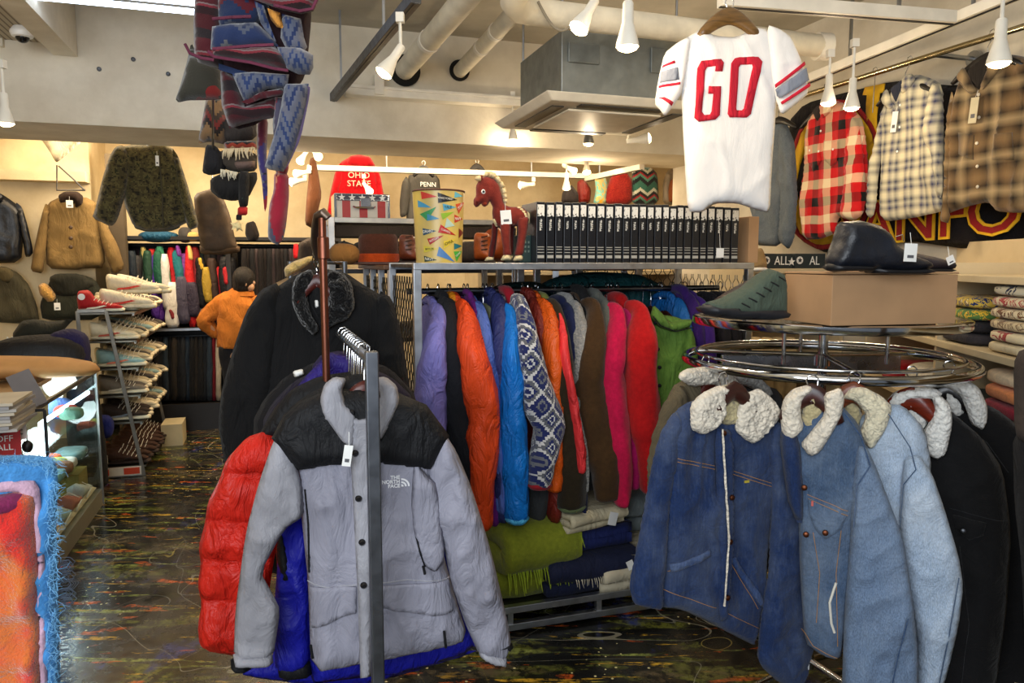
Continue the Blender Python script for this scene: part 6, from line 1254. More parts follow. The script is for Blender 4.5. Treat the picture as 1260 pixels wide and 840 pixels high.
o = clothing('patterned_blanket', 'dark olive blanket with red blotches hanging left behind the blue one', 'blanket', f8); piece('fold', f8, o, K3([(135, 270), (180, 380), (330, 420), (345, 640), (240, 648), (110, 648), (50, 662), (30, 640), (60, 560), (100, 420)]), .02, NO, R=.03, h=.014, fold=fo()); piece('fold', f8, o, K3([(150, -60), (420, -60), (420, 400), (180, 380), (140, 200)]), .03, NO, y0=.03, R=.03, h=.02)
o = clothing('patterned_scarf', 'dark red scarf end with orange flames hanging lowest from the blankets', 'scarf', f7); piece('tail', f7, o, K4([(442, 420), (520, 430), (520, 560), (506, 700), (490, 770), (462, 806), (425, 785), (408, 760), (415, 600), (440, 520)]), .02, NRT, y0=.03, R=.02, h=.012, fold=fo()); piece('tail', f7, o, K4([(442, 200), (510, 200), (520, 440), (442, 430)]), .02, NRT, y0=.03, R=.02, h=.015)
o = clothing('patterned_scarf', 'narrow red and purple striped scarf hanging left of the orange-flamed one', 'scarf', f8); piece('tail', f8, o, K4([(365, 150), (420, 140), (412, 350), (418, 500), (415, 600), (402, 640), (388, 480), (362, 350)]), .02, navajo('purple_tail', [(0, (120, 24, 36)), (.5, (54, 44, 96)), (.8, (90, 30, 50))], .5, .2), R=.02, h=.012, fold=fo())
f9 = Fr(270, 160, D=2.5, yaw=8)
o = clothing('patterned_scarf', 'brown patterned scarf bundle below the olive blanket', 'scarf', f9); piece('bundle', f9, o, K4([(100, 40), (200, 40), (215, 200), (205, 285), (120, 270), (60, 282), (62, 250), (80, 160)]), .04, NK, R=.04, h=.015, fold=fo()); piece('bundle', f9, o, K4([(180, 150), (360, 140), (362, 260), (190, 275)]), .05, cloth((52, 46, 44)), R=.04, h=.015, fold=fo())
fringe_m = NK
o = clothing('fringed_scarf', 'dark orange and cream fringed scarf under the brown bundle', 'scarf', f9); piece('band', f9, o, K4([(190, 268), (355, 262), (362, 310), (200, 320)]), .04, navajo('orange_band', [(0, (140, 52, 34)), (.4, (34, 28, 30)), (.7, (180, 140, 100))], .03, .6, .03), R=.02, h=.012, fold=fo())
a0 = f9.ab(*K4([(205, 315)])[0]); a1 = f9.ab(*K4([(355, 308)])[0]); fringe(o, (a0[0], -.03, a0[1]), (a1[0], -.03, a1[1]), 22, .035, plastic((206, 186, 150), .9), .003, .95); piece('band', f9, o, K4([(240, 370), (355, 365), (350, 410), (240, 415)]), .045, cloth((104, 84, 76)), R=.02, h=.012); piece('fold', f9, o, K4([(150, 310), (360, 320), (360, 420), (260, 430), (160, 400)]), .035, cloth((60, 52, 44)), y0=.01, R=.03, h=.015)
o = clothing('knit_hat', 'black knitted hats bundled at the bottom of the hanging scarves', 'hat', f9); piece('hat', f9, o, K4([(98, 285), (150, 290), (200, 360), (200, 430), (120, 445), (80, 430), (84, 380)]), .05, cloth((22, 21, 24)), R=.05, h=.015, fold=fo()); piece('hat', f9, o, K4([(120, 460), (200, 425), (300, 432), (362, 425), (364, 470), (320, 560), (240, 578), (170, 565), (122, 525)]), .06, cloth((24, 22, 22)), R=.06, h=.015, fold=fo())
a0 = f9.ab(*K4([(200, 425)])[0]); a1 = f9.ab(*K4([(280, 440)])[0]); fringe(o, (a0[0], -.06, a0[1]), (a1[0], -.06, a1[1]), 12, .03, plastic((206, 196, 170), .9), .003, .9)
o = clothing('patterned_scarf', 'black scarf end with green and red stripes hanging from the hats', 'scarf', f9); piece('tail', f9, o, K4([(284, 430), (340, 430), (336, 560), (330, 612), (282, 612)]), .02, cloth((24, 22, 22)), y0=-.06, R=.02, h=.012); piece('green_stripe', f9, o, K4([(286, 560), (334, 555), (332, 582), (285, 585)]), .021, cloth((80, 110, 80)), y0=-.06, R=.01, h=.01); piece('red_stripe', f9, o, K4([(280, 612), (330, 610), (328, 655), (278, 655)]), .02, cloth((196, 36, 36)), y0=-.06, R=.015, h=.01)
piece('tail', f9, o, K4([(272, 650), (300, 650), (300, 680), (270, 680)]), .015, cloth((24, 22, 22)), y0=-.06, R=.015, h=.01)
o = clothing('toy_star', 'small cream star-shaped charm below the scarves', 'ornament', f9); piece('star', f9, o, K4([(232, 690), (262, 690), (274, 676), (284, 692), (304, 690), (288, 706), (300, 738), (278, 724), (262, 740), (264, 716), (240, 728), (246, 706)]), .015, cloth((226, 206, 150)), y0=-.03, R=.015, h=.008, sm=0)
o = clothing('knit_hat', 'brown knitted hat hanging just right of the star charm', 'hat', f9); piece('hat', f9, o, K4([(305, 690), (350, 678), (376, 750), (366, 778), (320, 784), (300, 750)]), .04, cloth((58, 44, 32)), R=.04, h=.015)
# cord and rail carrying the hanging bundle
m = MB(); m.tube([P(240, -25, 2.1), P(400, -25, 1.95)], .015, 12); m.tube([P(262, -25, 2.1), P(262, 200, 2.52)], .004, 6); m.tube([P(300, -25, 2.1), P(300, -60, 2.1)], .008, 8); o = m.build('hanging_bar', STEEL, smooth=True); tag(o, 'steel bar at the top edge carrying the hanging blankets and scarves', 'bar')
# ================================================================ BACK ROOM
def bk(name, label, cat, ctr, e2, parts, yaw=18, group=None):
    """parts: (name, pts, T, mat, y0)"""
    f = Fr(*ctr, e2=e2, yaw=yaw); o = empty(name, f.o, label, cat, group, f.yaw); fs_ = []
    for p in parts: fs_.append(piece(p[0], f, o, p[1], p[2], p[3], y0=p[4] if len(p) > 4 else 0, R=p[5] if len(p) > 5 else .06, h=.028, fold=folds(.018, 5, 2, .4))[1])
    return f, o, fs_
B1 = lambda pts: [(x/4.2, 160+y/4.2) for x, y in pts]
TAN = cloth((122, 98, 58), .9, .4); BLL = leather((20, 24, 32), .35); OLV = cloth((64, 60, 44), .9, .4); PRK = cloth((36, 38, 28), .9, .4)
f, o, ff = bk('deck_jacket', 'tan deck jacket with dark brown fur collar hanging on the back wall', 'jacket', (95, 285), 6.98, [
  ('body', B1([(250, 375), (310, 345), (440, 345), (500, 375), (530, 500), (545, 712), (430, 715), (400, 722), (240, 715), (235, 560), (240, 440)]), .07, TAN), ('sleeve', B1([(240, 378), (265, 400), (255, 520), (238, 640), (228, 742), (162, 728), (175, 640), (205, 500), (225, 420)]), .06, TAN, -.03), ('sleeve', B1([(488, 378), (515, 400), (560, 500), (610, 590), (648, 710), (590, 745), (555, 670), (520, 560), (505, 470)]), .06, TAN, -.03), ('collar', B1([(310, 340), (345, 320), (410, 320), (440, 345), (435, 385), (400, 405), (395, 370), (350, 372), (345, 400), (318, 375)]), .045, cloth((44, 28, 20)), -.07), ('lining', B1([(345, 350), (410, 350), (400, 400), (355, 400)]), .02, cloth((70, 44, 30)), -.04)])
price_tag(f, o, 89.5, 252, .05, .06, 0, lambda a, b: -.09); 
for i, y in enumerate((505, 560, 605)): a, b = f.ab(378/4.2, 160+y/4.2); m = MB(); m.ball((a, -.08, b), .016, sy=.4); m.build('button', plastic((70, 50, 30), .4), o, smooth=True)
f, o, ff = bk('leather_jacket', 'black leather jacket at the left edge of the back wall', 'jacket', (10, 280), 6.98, [('body', B1([(-120, 330), (0, 325), (40, 350), (110, 400), (125, 520), (110, 685), (-120, 690)]), .07, BLL), ('sleeve', B1([(85, 370), (120, 400), (150, 500), (178, 630), (160, 655), (135, 655), (120, 560), (95, 460)]), .06, BLL, -.03), ('collar', B1([(-20, 345), (0, 322), (40, 345), (10, 390), (-10, 380)]), .03, BLL, -.07)])
f, o, ff = bk('field_jacket', 'olive field jacket below the leather jacket at the left edge', 'jacket', (20, 370), 6.98, [('body', B1([(-60, 720), (20, 700), (100, 740), (150, 800), (190, 900), (205, 990), (100, 1000), (-60, 990)]), .07, OLV), ('sleeve', B1([(100, 750), (140, 790), (185, 880), (210, 980), (180, 1000), (140, 960), (125, 860)]), .05, OLV, -.03), ('collar', B1([(0, 705), (60, 710), (85, 745), (60, 790), (20, 780), (0, 750)]), .035, cloth((84, 74, 48)), -.07)])
f, o, ff = bk('parka', 'dark green parka with tan fur hood trim on the back wall', 'coat', (90, 370), 6.98, [('body', B1([(265, 760), (330, 740), (420, 745), (490, 770), (528, 830), (520, 980), (220, 985), (205, 900), (240, 820)]), .07, PRK), ('hood', B1([(262, 760), (300, 740), (420, 740), (500, 790), (450, 850), (400, 860), (330, 860), (280, 840)]), .05, cloth((30, 30, 22)), -.06), ('fur_trim', B1([(205, 800), (240, 785), (290, 830), (305, 880), (270, 905), (240, 870), (215, 850)]), .05, sherpa((196, 150, 80)), -.06), ('fur_trim', B1([(430, 870), (450, 860), (480, 880), (470, 905), (435, 900)]), .04, sherpa((210, 164, 90)), -.06)])
price_tag(f, o, 75, 376, .045, .06, 0, lambda a, b: -.1)
def camo():
    t = NT('digital_camouflage', .95, 0, .2); v = t.n('ShaderNodeVectorMath', operation='SNAP'); t.l(t.obj(), v.inputs[0]); v.inputs[1].default_value = (.009, .009, .009)
    t.col(t.ramp(t.noise(v.outputs[0], 22, 4, .7), [(0, (30, 28, 20)), (.42, (66, 60, 36)), (.52, (84, 78, 46)), (.6, (40, 42, 26))], True)); t.bump(t.noise(t.obj(), 9, 4), .5, .03); return t.m
CM = camo()
f, o, ff = bk('camouflage_jacket', 'large camouflage jacket with white tag hanging beside the beam at the back left', 'jacket', (185, 235), 5.85, [
  ('body', B1([(630, 85), (700, 72), (860, 74), (900, 100), (935, 200), (960, 330), (985, 470), (900, 510), (760, 520), (690, 500), (640, 380), (630, 240)]), .07, CM), ('sleeve', B1([(600, 90), (640, 80), (680, 130), (665, 300), (610, 470), (580, 500), (480, 455), (500, 400), (535, 250), (570, 140)]), .07, CM, -.04), ('sleeve', B1([(890, 90), (925, 140), (970, 280), (1005, 400), (1030, 500), (980, 520), (945, 430), (915, 300)]), .06, CM, -.03), ('waistband', B1([(690, 490), (760, 512), (880, 510), (930, 490), (930, 505), (880, 524), (760, 526), (700, 510)]), .07, OLV, 0)])
price_tag(f, o, 196, 200, .022, .07, 0, lambda a, b: -.09); seam('front_zip', f.poly([(197, 185), (200, 230), (202, 280)]), ff[0], OLV, o, .006)
a, b = f.ab(185, 178); MB().tube([(a, 0, b), (a, -.15, 2.3-f.o.z)], .004, 6).build('hanging_cord', STEEL, o)
SK = leather((62, 44, 24), .7)
f, o, ff = bk('sheepskin_coat', 'brown suede coat hanging right of the camouflage jacket', 'coat', (265, 275), 6.1, [('body', B1([(1000, 330), (1100, 300), (1150, 340), (1190, 440), (1215, 560), (1235, 620), (1150, 640), (1040, 635), (1030, 560), (1010, 450)]), .08, SK), ('hem_band', B1([(1030, 590), (1100, 605), (1180, 590), (1240, 600), (1240, 632), (1150, 645), (1035, 640)]), .085, leather((78, 56, 32), .8), 0)])
a, b = f.ab(262, 240); MB().tube([(a, 0, b-.05), (a, 0, 2.66-f.o.z)], .004, 6).build('hanging_cord', STEEL, o)
f, o, ff = bk('white_bag', 'translucent white plastic bag hanging high on the left back wall', 'bag', (80, 182), 6.6, [('bag', B1([(150, -40), (430, -40), (425, 60), (380, 100), (320, 150), (290, 170), (250, 100)]), .06, cloth((214, 200, 170), .5, .7))])
m = MB(); q = [pe2(70, 203, 6.7), pe2(70, 234, 6.7), pe2(105, 234, 6.7)]; m.tube(q, .006, 6); m.tube([pe2(72, 204, 6.7), pe2(92, 222, 6.7), pe2(104, 234, 6.7)], .006, 6); o = m.build('wire_bracket', DARKSTEEL); tag(o, 'thin wire bracket under the white bag above the tan jacket', 'bracket')
def cord(o, f, x, y, ztop=2.3):
    a, b = f.ab(x, y); m = MB(); m.tube([(a, 0, b-.03), (a, 0, ztop-f.o.z)], .003, 6); m.build('hanging_cord', STEEL, o)
# ---- clothes cabinet in the recess
ca = e12(pe2(150, 400, 7.3))[0]; cb = e12(pe2(420, 400, 7.3))[0]
DK = wood((24, 20, 18), .5)
cab = empty('clothes_cabinet', W((ca+cb)/2, 7.5, 0), 'black open wardrobe at the back holding track jackets above dark trousers', 'wardrobe', rz=YAW)
wd = cb-ca
m = MB(); m.box((0, .2, .84), (wd, .03, 1.68)); m.build('back_panel', DK, cab)
za = pe2(230, 299, 7.25).z; zb = pe2(230, 404, 7.2).z; zc_ = pe2(230, 412, 7.2).z
for z, nm in ((za+.04, 'top_board'), (zb, 'middle_board'), (.12, 'base_board')): MB().box((0, -.1, z), (wd, .6, .03 if z > .2 else .24)).build(nm, DK if z > .2 else DK, cab)
MB().box((0, -.405, zb+.0), (wd, .008, .02)).build('steel_edge', STEEL, cab)
for x in (-wd/2, -wd*.02, wd/2): MB().box((x, -.1, .85), (.04, .6, 1.7)).build('side_panel', DK, cab)
for z in (za-.02, zc_-.03): m = MB(); m.tube([(-wd/2, -.1, z), (wd/2, -.1, z)], .012, 8); m.build('hanging_rail', STEEL, cab, smooth=True)
def strip(name, label, cat, e2, segs, group, rb=.05):
    """segs: list of (material, [(x,y,halfwidth px)...])"""
    x, y, _ = segs[0][1][0]; org = pe2(x, y, e2); o = empty(name, org, label, cat, group, YAW)
    for i, (mt, pts) in enumerate(segs):
        path = [pe2(px_, py_, e2)-org for px_, py_, h_ in pts]; path = [Vector((p.dot(E1), p.dot(E2)-.004*i, p.z)) for p in path]
        limb('sleeve' if i == 0 else 'colour_panel', path, [h_*e2*1.1/F for _, _, h_ in pts], [rb+.003*i]*len(pts), mt, o, n=12, sub=4, amp=.02)
    return o
c = lambda *k: NY(k, .55, .4)
BKC = c(22, 22, 26); TJ = [
 ('dark navy and grey', 163, [(c(24, 34, 44), 312, 395, 5)]), ('charcoal', 170, [(c(46, 44, 44), 318, 392, 5)]), ('cream-shouldered green', 177, [(c(38, 58, 44), 306, 372, 4), (c(200, 180, 110), 304, 320, 3)]), ('forest green', 182, [(c(34, 66, 50), 308, 360, 4)]), ('violet', 189, [(c(84, 44, 150), 312, 390, 4)]), ('red-shouldered', 188, [(BKC, 318, 350, 4), (c(206, 50, 50), 306, 328, 4)]), ('dark green', 195, [(c(30, 86, 66), 310, 365, 4)]), ('mint green', 197, [(c(60, 140, 110), 300, 350, 4)]), ('purple', 194, [(c(110, 60, 170), 350, 392, 6)]), ('black and white', 203, [(c(220, 218, 214), 316, 375, 4)]), ('green and black', 205, [(c(60, 120, 90), 325, 365, 4), (BKC, 355, 374, 4)]), ('scarlet', 212, [(c(196, 30, 36), 303, 350, 4)]), ('white long', 211, [(c(224, 220, 212), 350, 402, 7), (c(120, 30, 34), 380, 392, 3)]), ('teal and purple', 219, [(c(30, 110, 120), 308, 340, 4), (c(110, 50, 140), 302, 316, 3)]), ('magenta-purple', 227, [(c(130, 64, 150), 310, 350, 5)]), ('slate grey', 224, [(c(70, 66, 84), 340, 390, 6)]), ('long bright red', 233, [(c(206, 36, 40), 302, 398, 4), (c(222, 190, 110), 302, 320, 3)]), ('maroon', 240, [(c(120, 24, 30), 306, 372, 4)]), ('charcoal with purple piping', 236, [(c(54, 48, 64), 350, 392, 6)]), ('yellow-shouldered black', 247, [(BKC, 320, 372, 5), (c(206, 170, 60), 317, 332, 3)]), ('grey with pink panel', 246, [(c(90, 90, 92), 345, 390, 5), (c(206, 60, 90), 352, 362, 4)]), ('mustard', 254, [(c(170, 140, 50), 328, 368, 4)]), ('dark brown', 261, [(c(56, 40, 34), 318, 380, 5)]), ('vivid red', 268, [(c(200, 30, 40), 326, 375, 4)]), ('black with red block', 277, [(BKC, 316, 380, 5), (c(180, 34, 44), 328, 350, 4)]), ('black', 286, [(BKC, 316, 380, 5)])]
for i, (nm, x, sg) in enumerate(TJ):
    segs = []
    for (mt, y0, y1, hw_) in sg:
        if mt is sg[0][0]: y0 += random.uniform(-4, 3); y1 += random.uniform(-10, 10); hw_ += 1
        segs.append((mt, [(x-1, y0, hw_*.7), (x+.5, (y0+y1)/2, hw_), (x+1.5+(y1-y0)*.03, y1, hw_*.8)]))
    strip('track_jacket', nm+' track jacket in the colourful row at the back left', 'jacket', 7.15+.03*(i % 3), segs, 'track jackets in the wardrobe')
for i in range(16):  # dark strips added behind the row to darken its gaps
    x = 164+i*8.2; strip('track_jacket', 'added dark strip filling the gaps in the colourful row at the back left', 'jacket', 7.3, [(cloth([(30, 30, 34), (44, 30, 36), (24, 36, 36), (52, 46, 40)][i % 4]), [(x, 306, 4), (x+1, 345, 5), (x+2, 378+(i*7) % 16, 4)])], 'dark gap strips in the wardrobe')
for i in range(15):
    x = 193+i*5.4; cc = [(26, 26, 28), (34, 36, 40), (40, 52, 64), (22, 22, 24), (46, 40, 34)][i % 5] if i not in (13, 14) else [(120, 22, 30), (190, 176, 150)][i-13]
    strip('trousers', ('dark trousers hanging on the lower rail of the back wardrobe' if i < 13 else ['dark red trousers beside the person in the orange jacket', 'cream striped trousers beside the dark red ones'][i-13]), 'trousers', 7.18+.02*(i % 2), [(cloth(cc), [(x, 414, 2.6), (x+.4, 450, 3.2), (x+.8, 492, 3)])], 'trousers on the lower rail' if i < 13 else None)
for i in range(16):
    x = 300+i*5.2; strip('dark_jacket', 'dark jacket in the black row behind the person', 'jacket', 7.1+.03*(i % 2), [(cloth([(24, 20, 22), (34, 28, 28), (20, 20, 24), (60, 50, 52)][i % 4 if i != 12 else 3]), [(x, 306, 2.5), (x+.6, 350, 3.3), (x+1, 430, 3.2)])], 'dark jackets behind the person')
strip('dark_jacket', 'red jacket sliver among the dark jackets right of the hanging scarf', 'jacket', 7.0, [(c(190, 24, 34), [(364, 300, 2), (364, 308, 3), (364, 318, 2)])], None)
f, o, ff = bk('work_coat', 'dark brown-grey coat near the copper pole top', 'coat', (380, 320), 6.0, [('body', [(366, 300), (380, 292), (400, 296), (404, 330), (400, 400), (366, 400)], .06, cloth((58, 48, 42)))])
blob('folded_cloth', 'teal folded cloth on top of the back wardrobe', 'clothing', W(e12(pe2(195, 290, 7.2))[0], 7.2, pe2(195, 291, 7.2).z), (.16, .14, .05), nylon((16, 70, 100), .6, .6), ex=2.4)
blob('knitted_hat', 'grey cap on the back wardrobe, right of the teal cloth', 'hat', W(e12(pe2(228, 288, 7.2))[0], 7.2, pe2(228, 289, 7.2).z), (.055, .09, .07), cloth((56, 54, 54)))
blob('cream_pouch', 'small cream pouch on the back wardrobe next to the suede coat', 'bag', W(e12(pe2(238, 291, 7.2))[0], 7.15, pe2(238, 291, 7.2).z), (.05, .05, .04), cloth((180, 150, 90)))
m = MB(); cl_ = e12(pe2(150, 400, 7.0))[0]; m.ebox(cl_-.06, cl_+.06, 7.0, 7.13, 0, 2.4); tag(m.build('pillar', wallmat('dark_pillar', (96, 84, 66), (80, 70, 56))), kind='structure')
# bright light panel behind the scarves
# ---------------------------------------------------------------- upper wall clothes, centre
f, o, ff = bk('hooded_sweatshirt', 'red hooded sweatshirt lettered OHIO STATE hanging on the back wall', 'sweatshirt', (445, 230), 7.0, [('body', [(418, 200), (432, 192), (455, 192), (462, 204), (466, 225), (472, 270), (410, 270), (408, 240)], .06, fleece((176, 14, 24))), ('sleeve', [(420, 199), (424, 215), (414, 250), (408, 272), (402, 268), (406, 240), (413, 210)], .05, fleece((176, 14, 24)), -.03), ('sleeve', [(460, 204), (468, 215), (473, 245), (475, 268), (466, 268), (462, 240)], .05, fleece((176, 14, 24)), -.03), ('hood', [(426, 204), (430, 193), (442, 191), (456, 194), (462, 206), (446, 210)], .05, fleece((160, 12, 22)), -.06)], yaw=10)
a, b = f.ab(442, 222); text('lettering', 'OHIO\nSTATE', (a, -.075, b), .075, plastic((226, 196, 170), .8), o, space=1.0)
GY = cloth((70, 68, 64))
f, o, ff = bk('sweatshirt', 'dark grey sweatshirt on the back wall above the pennant bin', 'sweatshirt', (515, 240), 7.0, [('body', [(500, 216), (520, 212), (540, 216), (544, 250), (544, 290), (500, 290)], .06, GY), ('sleeve', [(500, 216), (506, 235), (500, 266), (492, 268), (491, 250), (494, 225)], .05, GY, -.03)])
a, b = f.ab(525, 228); t_ = text('lettering', 'PENN', (a, -.07, b), .06, TAGW, o)
for x, y in ((521, 200), (587, 198)): 
    p = pe2(x, y, 6.6); hanger(p, YAW, 'black hanger on the back room rail, %s' % ('above the grey sweatshirt' if x < 550 else 'above the toy horse'), None, .18, WB, p.z-.03, 0, 1.3)
f, o, ff = bk('leather_trousers', 'brown trousers hanging just right of the hanging scarf end', 'trousers', (385, 240), 6.3, [('leg', [(381, 195), (388, 193), (392, 215), (396, 240), (391, 262), (384, 281), (375, 276), (377, 245), (380, 215)], .04, cloth((84, 46, 20)))])
cord(o, f, 386, 196, 2.66)
# dresses right
B2 = lambda pts: [(660+x/6.3, 190+y/6.3) for x, y in pts]
bk('frilled_top', 'dark red satin frilled top behind the books', 'clothing', (718, 236), 6.35, [('body', B2([(315, 215), (350, 190), (390, 215), (425, 270), (415, 380), (325, 380), (318, 300)]), .06, NY((110, 26, 20), .3, .8))])
bk('silk_scarf', 'pale teal and yellow silk scarf behind the books', 'scarf', (740, 232), 6.3, [('drape', B2([(450, 190), (490, 145), (535, 160), (555, 250), (540, 390), (440, 390), (460, 280)]), .04, printed((200, 180, 110), ((120, 190, 180), (226, 170, 50)), 7))])
bk('beaded_vest', 'dark red glittering sleeveless vest hanging behind the books', 'clothing', (762, 230), 6.3, [('body', B2([(570, 190), (600, 130), (630, 105), (665, 105), (700, 140), (745, 200), (745, 390), (530, 390), (545, 270)]), .05, printed((130, 16, 16), ((170, 50, 30), (90, 10, 10)), 60))])
bk('patterned_cardigan', 'green, black and red patterned cardigan behind the books', 'clothing', (794, 228), 6.3, [('body', B2([(740, 110), (800, 95), (890, 100), (940, 150), (950, 390), (740, 390), (745, 250)]), .06, navajo('green_knit', [(0, (50, 100, 84)), (.3, (24, 24, 26)), (.5, (80, 130, 110)), (.62, (150, 24, 36)), (.7, (30, 30, 30)), (.85, (190, 190, 170))], .2, .5, .14))])
bk('fringed_bag', 'brown fringed bag in clear plastic beside the patterned cardigan', 'bag', (830, 232), 6.3, [('bag', B2([(980, 220), (1010, 130), (1060, 105), (1110, 130), (1135, 250), (1140, 390), (980, 390)]), .06, cloth((130, 116, 96), .3)), ('pouch', B2([(1020, 200), (1080, 180), (1115, 220), (1110, 350), (1010, 380), (1005, 280)]), .05, cloth((130, 70, 34)), -.05)])
bk('dark_hat', 'black fabric bundle beside the glowing lamp, left of the frilled top', 'hat', (700, 240), 6.3, [('bundle', [(692, 236), (702, 226), (712, 238), (712, 250), (690, 250)], .06, cloth((36, 30, 30)))])
# ---------------------------------------------------------------- suitcase, hats
su2 = Fr(446, 252, e2=4.45); a0, b0 = su2.ab(413, 266); a1, b1 = su2.ab(478, 238)
o = empty('suitcase', su2.o, 'stars-and-stripes travel case with chrome corners on the tall steel shelf', 'suitcase', rz=YAW); cz = (EYE*0); zb0 = zt3-su2.o.z; hh_ = b1-b0; w_ = a1-a0
STC = plastic((206, 200, 190), .35)
m = MB(); m.box(((a0+a1)/2, .1, zb0+hh_/2), (w_, .2, hh_)); m.build('case_body', STC, o, bevel=.008)
m = MB(); m.box(((a0+a1)/2, .1, zb0+hh_*.87), (w_+.003, .203, hh_*.2)); m.build('blue_band', plastic((24, 26, 60), .35), o)
for i in range(5):
    m = MB(); m.plate([((.4 if k % 2 else 1)*.022*sin(k*pi/5)+a0+w_*(.12+.19*i), (.4 if k % 2 else 1)*.022*cos(k*pi/5)+zb0+hh_*.87) for k in range(10)], -.006, .001); m.build('star', TAGW, o)
for k in (.2, .52, .86): MB().box((a0+w_*k, .1, zb0+hh_*.38), (w_*.15, .2035, hh_*.74)).build('red_stripe', plastic((170, 24, 30), .35), o)
for k in (.0, 1.0): MB().box((a0+w_*k, .1, zb0+hh_/2), (.016, .21, hh_*1.02)).build('chrome_edge', CHROME, o, bevel=.002)
for k in (.0, 1.0, .77): MB().box(((a0+a1)/2, .1, zb0+hh_*k), (w_*1.02, .21, .010)).build('chrome_edge', CHROME, o, bevel=.002)
MB().box(((a0+a1)/2+.02, -.006, zb0+hh_*.68), (.06, .012, .05)).build('latch', CHROME, o, bevel=.002)
m = MB(); m.tube([((a0+a1)/2-.05, -.01, zb0+hh_*.5), ((a0+a1)/2-.04, -.03, zb0+hh_*.45), ((a0+a1)/2+.06, -.03, zb0+hh_*.45), ((a0+a1)/2+.07, -.01, zb0+hh_*.5)], .006, 8); m.build('handle', CHROME, o, smooth=True)
# hats on the second unit (top z = 1.489)
HZ = 1.49
def hat_at(x, e2): return W(e12(pe2(x, 322, e2))[0], e2, HZ)
p = hat_at(466, 3.75); o = empty('fedora', p, 'brown felt hat with wide orange band on the wooden shelf top', 'hat', rz=YAW); FT = fleece((74, 42, 32), .3)
m = MB(); m.lathe([(.15, .0), (.152, .004), (.11, .01), (.098, .014), (.1, .05), (.098, .13), (.085, .15), (.05, .142), (.001, .135)], n=36); m.build('crown', FT, o, smooth=True)
m = MB(); m.lathe([(.099, .012), (.102, .014), (.103, .052), (.101, .054)], n=36); m.build('hat_band', fleece((176, 68, 24), .3), o, smooth=True)
def cap(x, e2, label, mat, s=1.0):
    p = hat_at(x, e2); o = empty('baseball_cap', p, label, 'hat', 'caps on the shelf', YAW); m = MB(); m.lathe([(.088*s, 0), (.09*s, .03*s), (.078*s, .075*s), (.05*s, .105*s), (.012, .118*s), (.001, .12*s)], n=26); m.build('crown', mat, o, smooth=True)
    m = MB(); N = 12; v = [( .085*s*cos(pi*k/N+pi), .085*s*sin(pi*k/N+pi)) for k in range(N+1)]; w2 = [(.09*s*cos(pi*k/N+pi), .16*s*sin(pi*k/N+pi)-.01) for k in range(N+1)]
    V = [(a, b, .012) for a, b in v]+[(a, b, .004-.0*abs(a)) for a, b in w2]+[(a, b, .009) for a, b in v]+[(a, b, .0) for a, b in w2]; n1 = N+1
    F_ = [(i, i+n1, i+n1+1, i+1) for i in range(N)]+[(i+2*n1, i+1+2*n1, i+n1+1+2*n1, i+n1+2*n1) for i in range(N)]+[(i+n1, i+3*n1, i+1+3*n1, i+1+n1) for i in range(N)]
    mobj('brim', V, F_, mat, o); m = MB(); m.ball((0, 0, .118*s), .007); m.build('top_button', mat, o); return o
cap(424, 3.95, 'black cap with a small white mark beside the bright shelf post', cloth((20, 20, 22))); cap(450, 4.1, 'black cap behind the brown felt hat', cloth((26, 24, 26)), 1.1); cap(490, 4.0, 'dark green cap right of the brown felt hat', cloth((36, 38, 30)), 1.0)
p = hat_at(424, 3.6); o = blob('straw_hat', 'light brown woven cap at the left of the hats on the shelf top', 'hat', p+Vector((0, 0, .05)), (.07, .07, .05), cloth((130, 90, 44)))
def boot(x, e2, label, mat, hgt=.16):
    p = hat_at(x, e2); o = empty('leather_boot', p, label, 'boot', rz=YAW-.6); inflate('upper', [(-.05, .02), (.05, .02), (.05, .05), (.03, .09), (.028, hgt), (-.05, hgt+.006), (-.055, .08)], .045, mat, o, 0, R=.04, h=.012, sm=2); inflate('sole', [(-.058, 0), (.056, 0), (.056, .022), (-.058, .022)], .048, plastic((40, 26, 20), .6), o, 0, R=.01, h=.012, edge=0)
    for k in range(4): MB().tube([(-.0, -.045, .07+.02*k), (.03, -.04, .075+.02*k)], .003, 6).build('lace', plastic((60, 36, 24), .8), o)
boot(504, 3.55, 'reddish-brown leather boot beside the pennant bin', leather((104, 46, 24), .35), .14); boot(596, 3.45, 'tan-orange leather boot behind the toy horse legs', leather((176, 84, 28), .4), .15)
f, o, ff = bk('leather_bag', 'orange-tan rounded leather bag behind the toy horse', 'bag', (606, 300), 3.5, [('body', [(592, 322), (590, 300), (598, 284), (612, 278), (622, 290), (624, 322)], .09, leather((150, 66, 20), .4))])
for i, (x, cc) in enumerate(((580, (60, 52, 46)), (588, (120, 104, 80)), (634, (70, 60, 52)), (644, (54, 46, 44)))): blob('knitted_hat', 'knitted cap in the heap behind the toy horse', 'hat', hat_at(x, 3.75)+Vector((0, 0, .06)), (.09, .1, .06), cloth(cc), group='knitted caps behind the toy horse')
bd = MB(); bd.ebox(uL+.76, uR-.2, 3.35, 4.1, 1.46, 1.488); o = bd.build('shelf_board', BRN); tag(o, 'dark wooden board behind the display shelf carrying caps and bags', 'shelf')
for e1_, e2_ in ((uL+.8, 3.4), (uR-.25, 3.4), (uR-.25, 4.05), (uL+.8, 4.05)):
    bq = MB().box(W(e1_, e2_, .73), (.03, .03, 1.46)).build('leg', UM); bq.parent = o
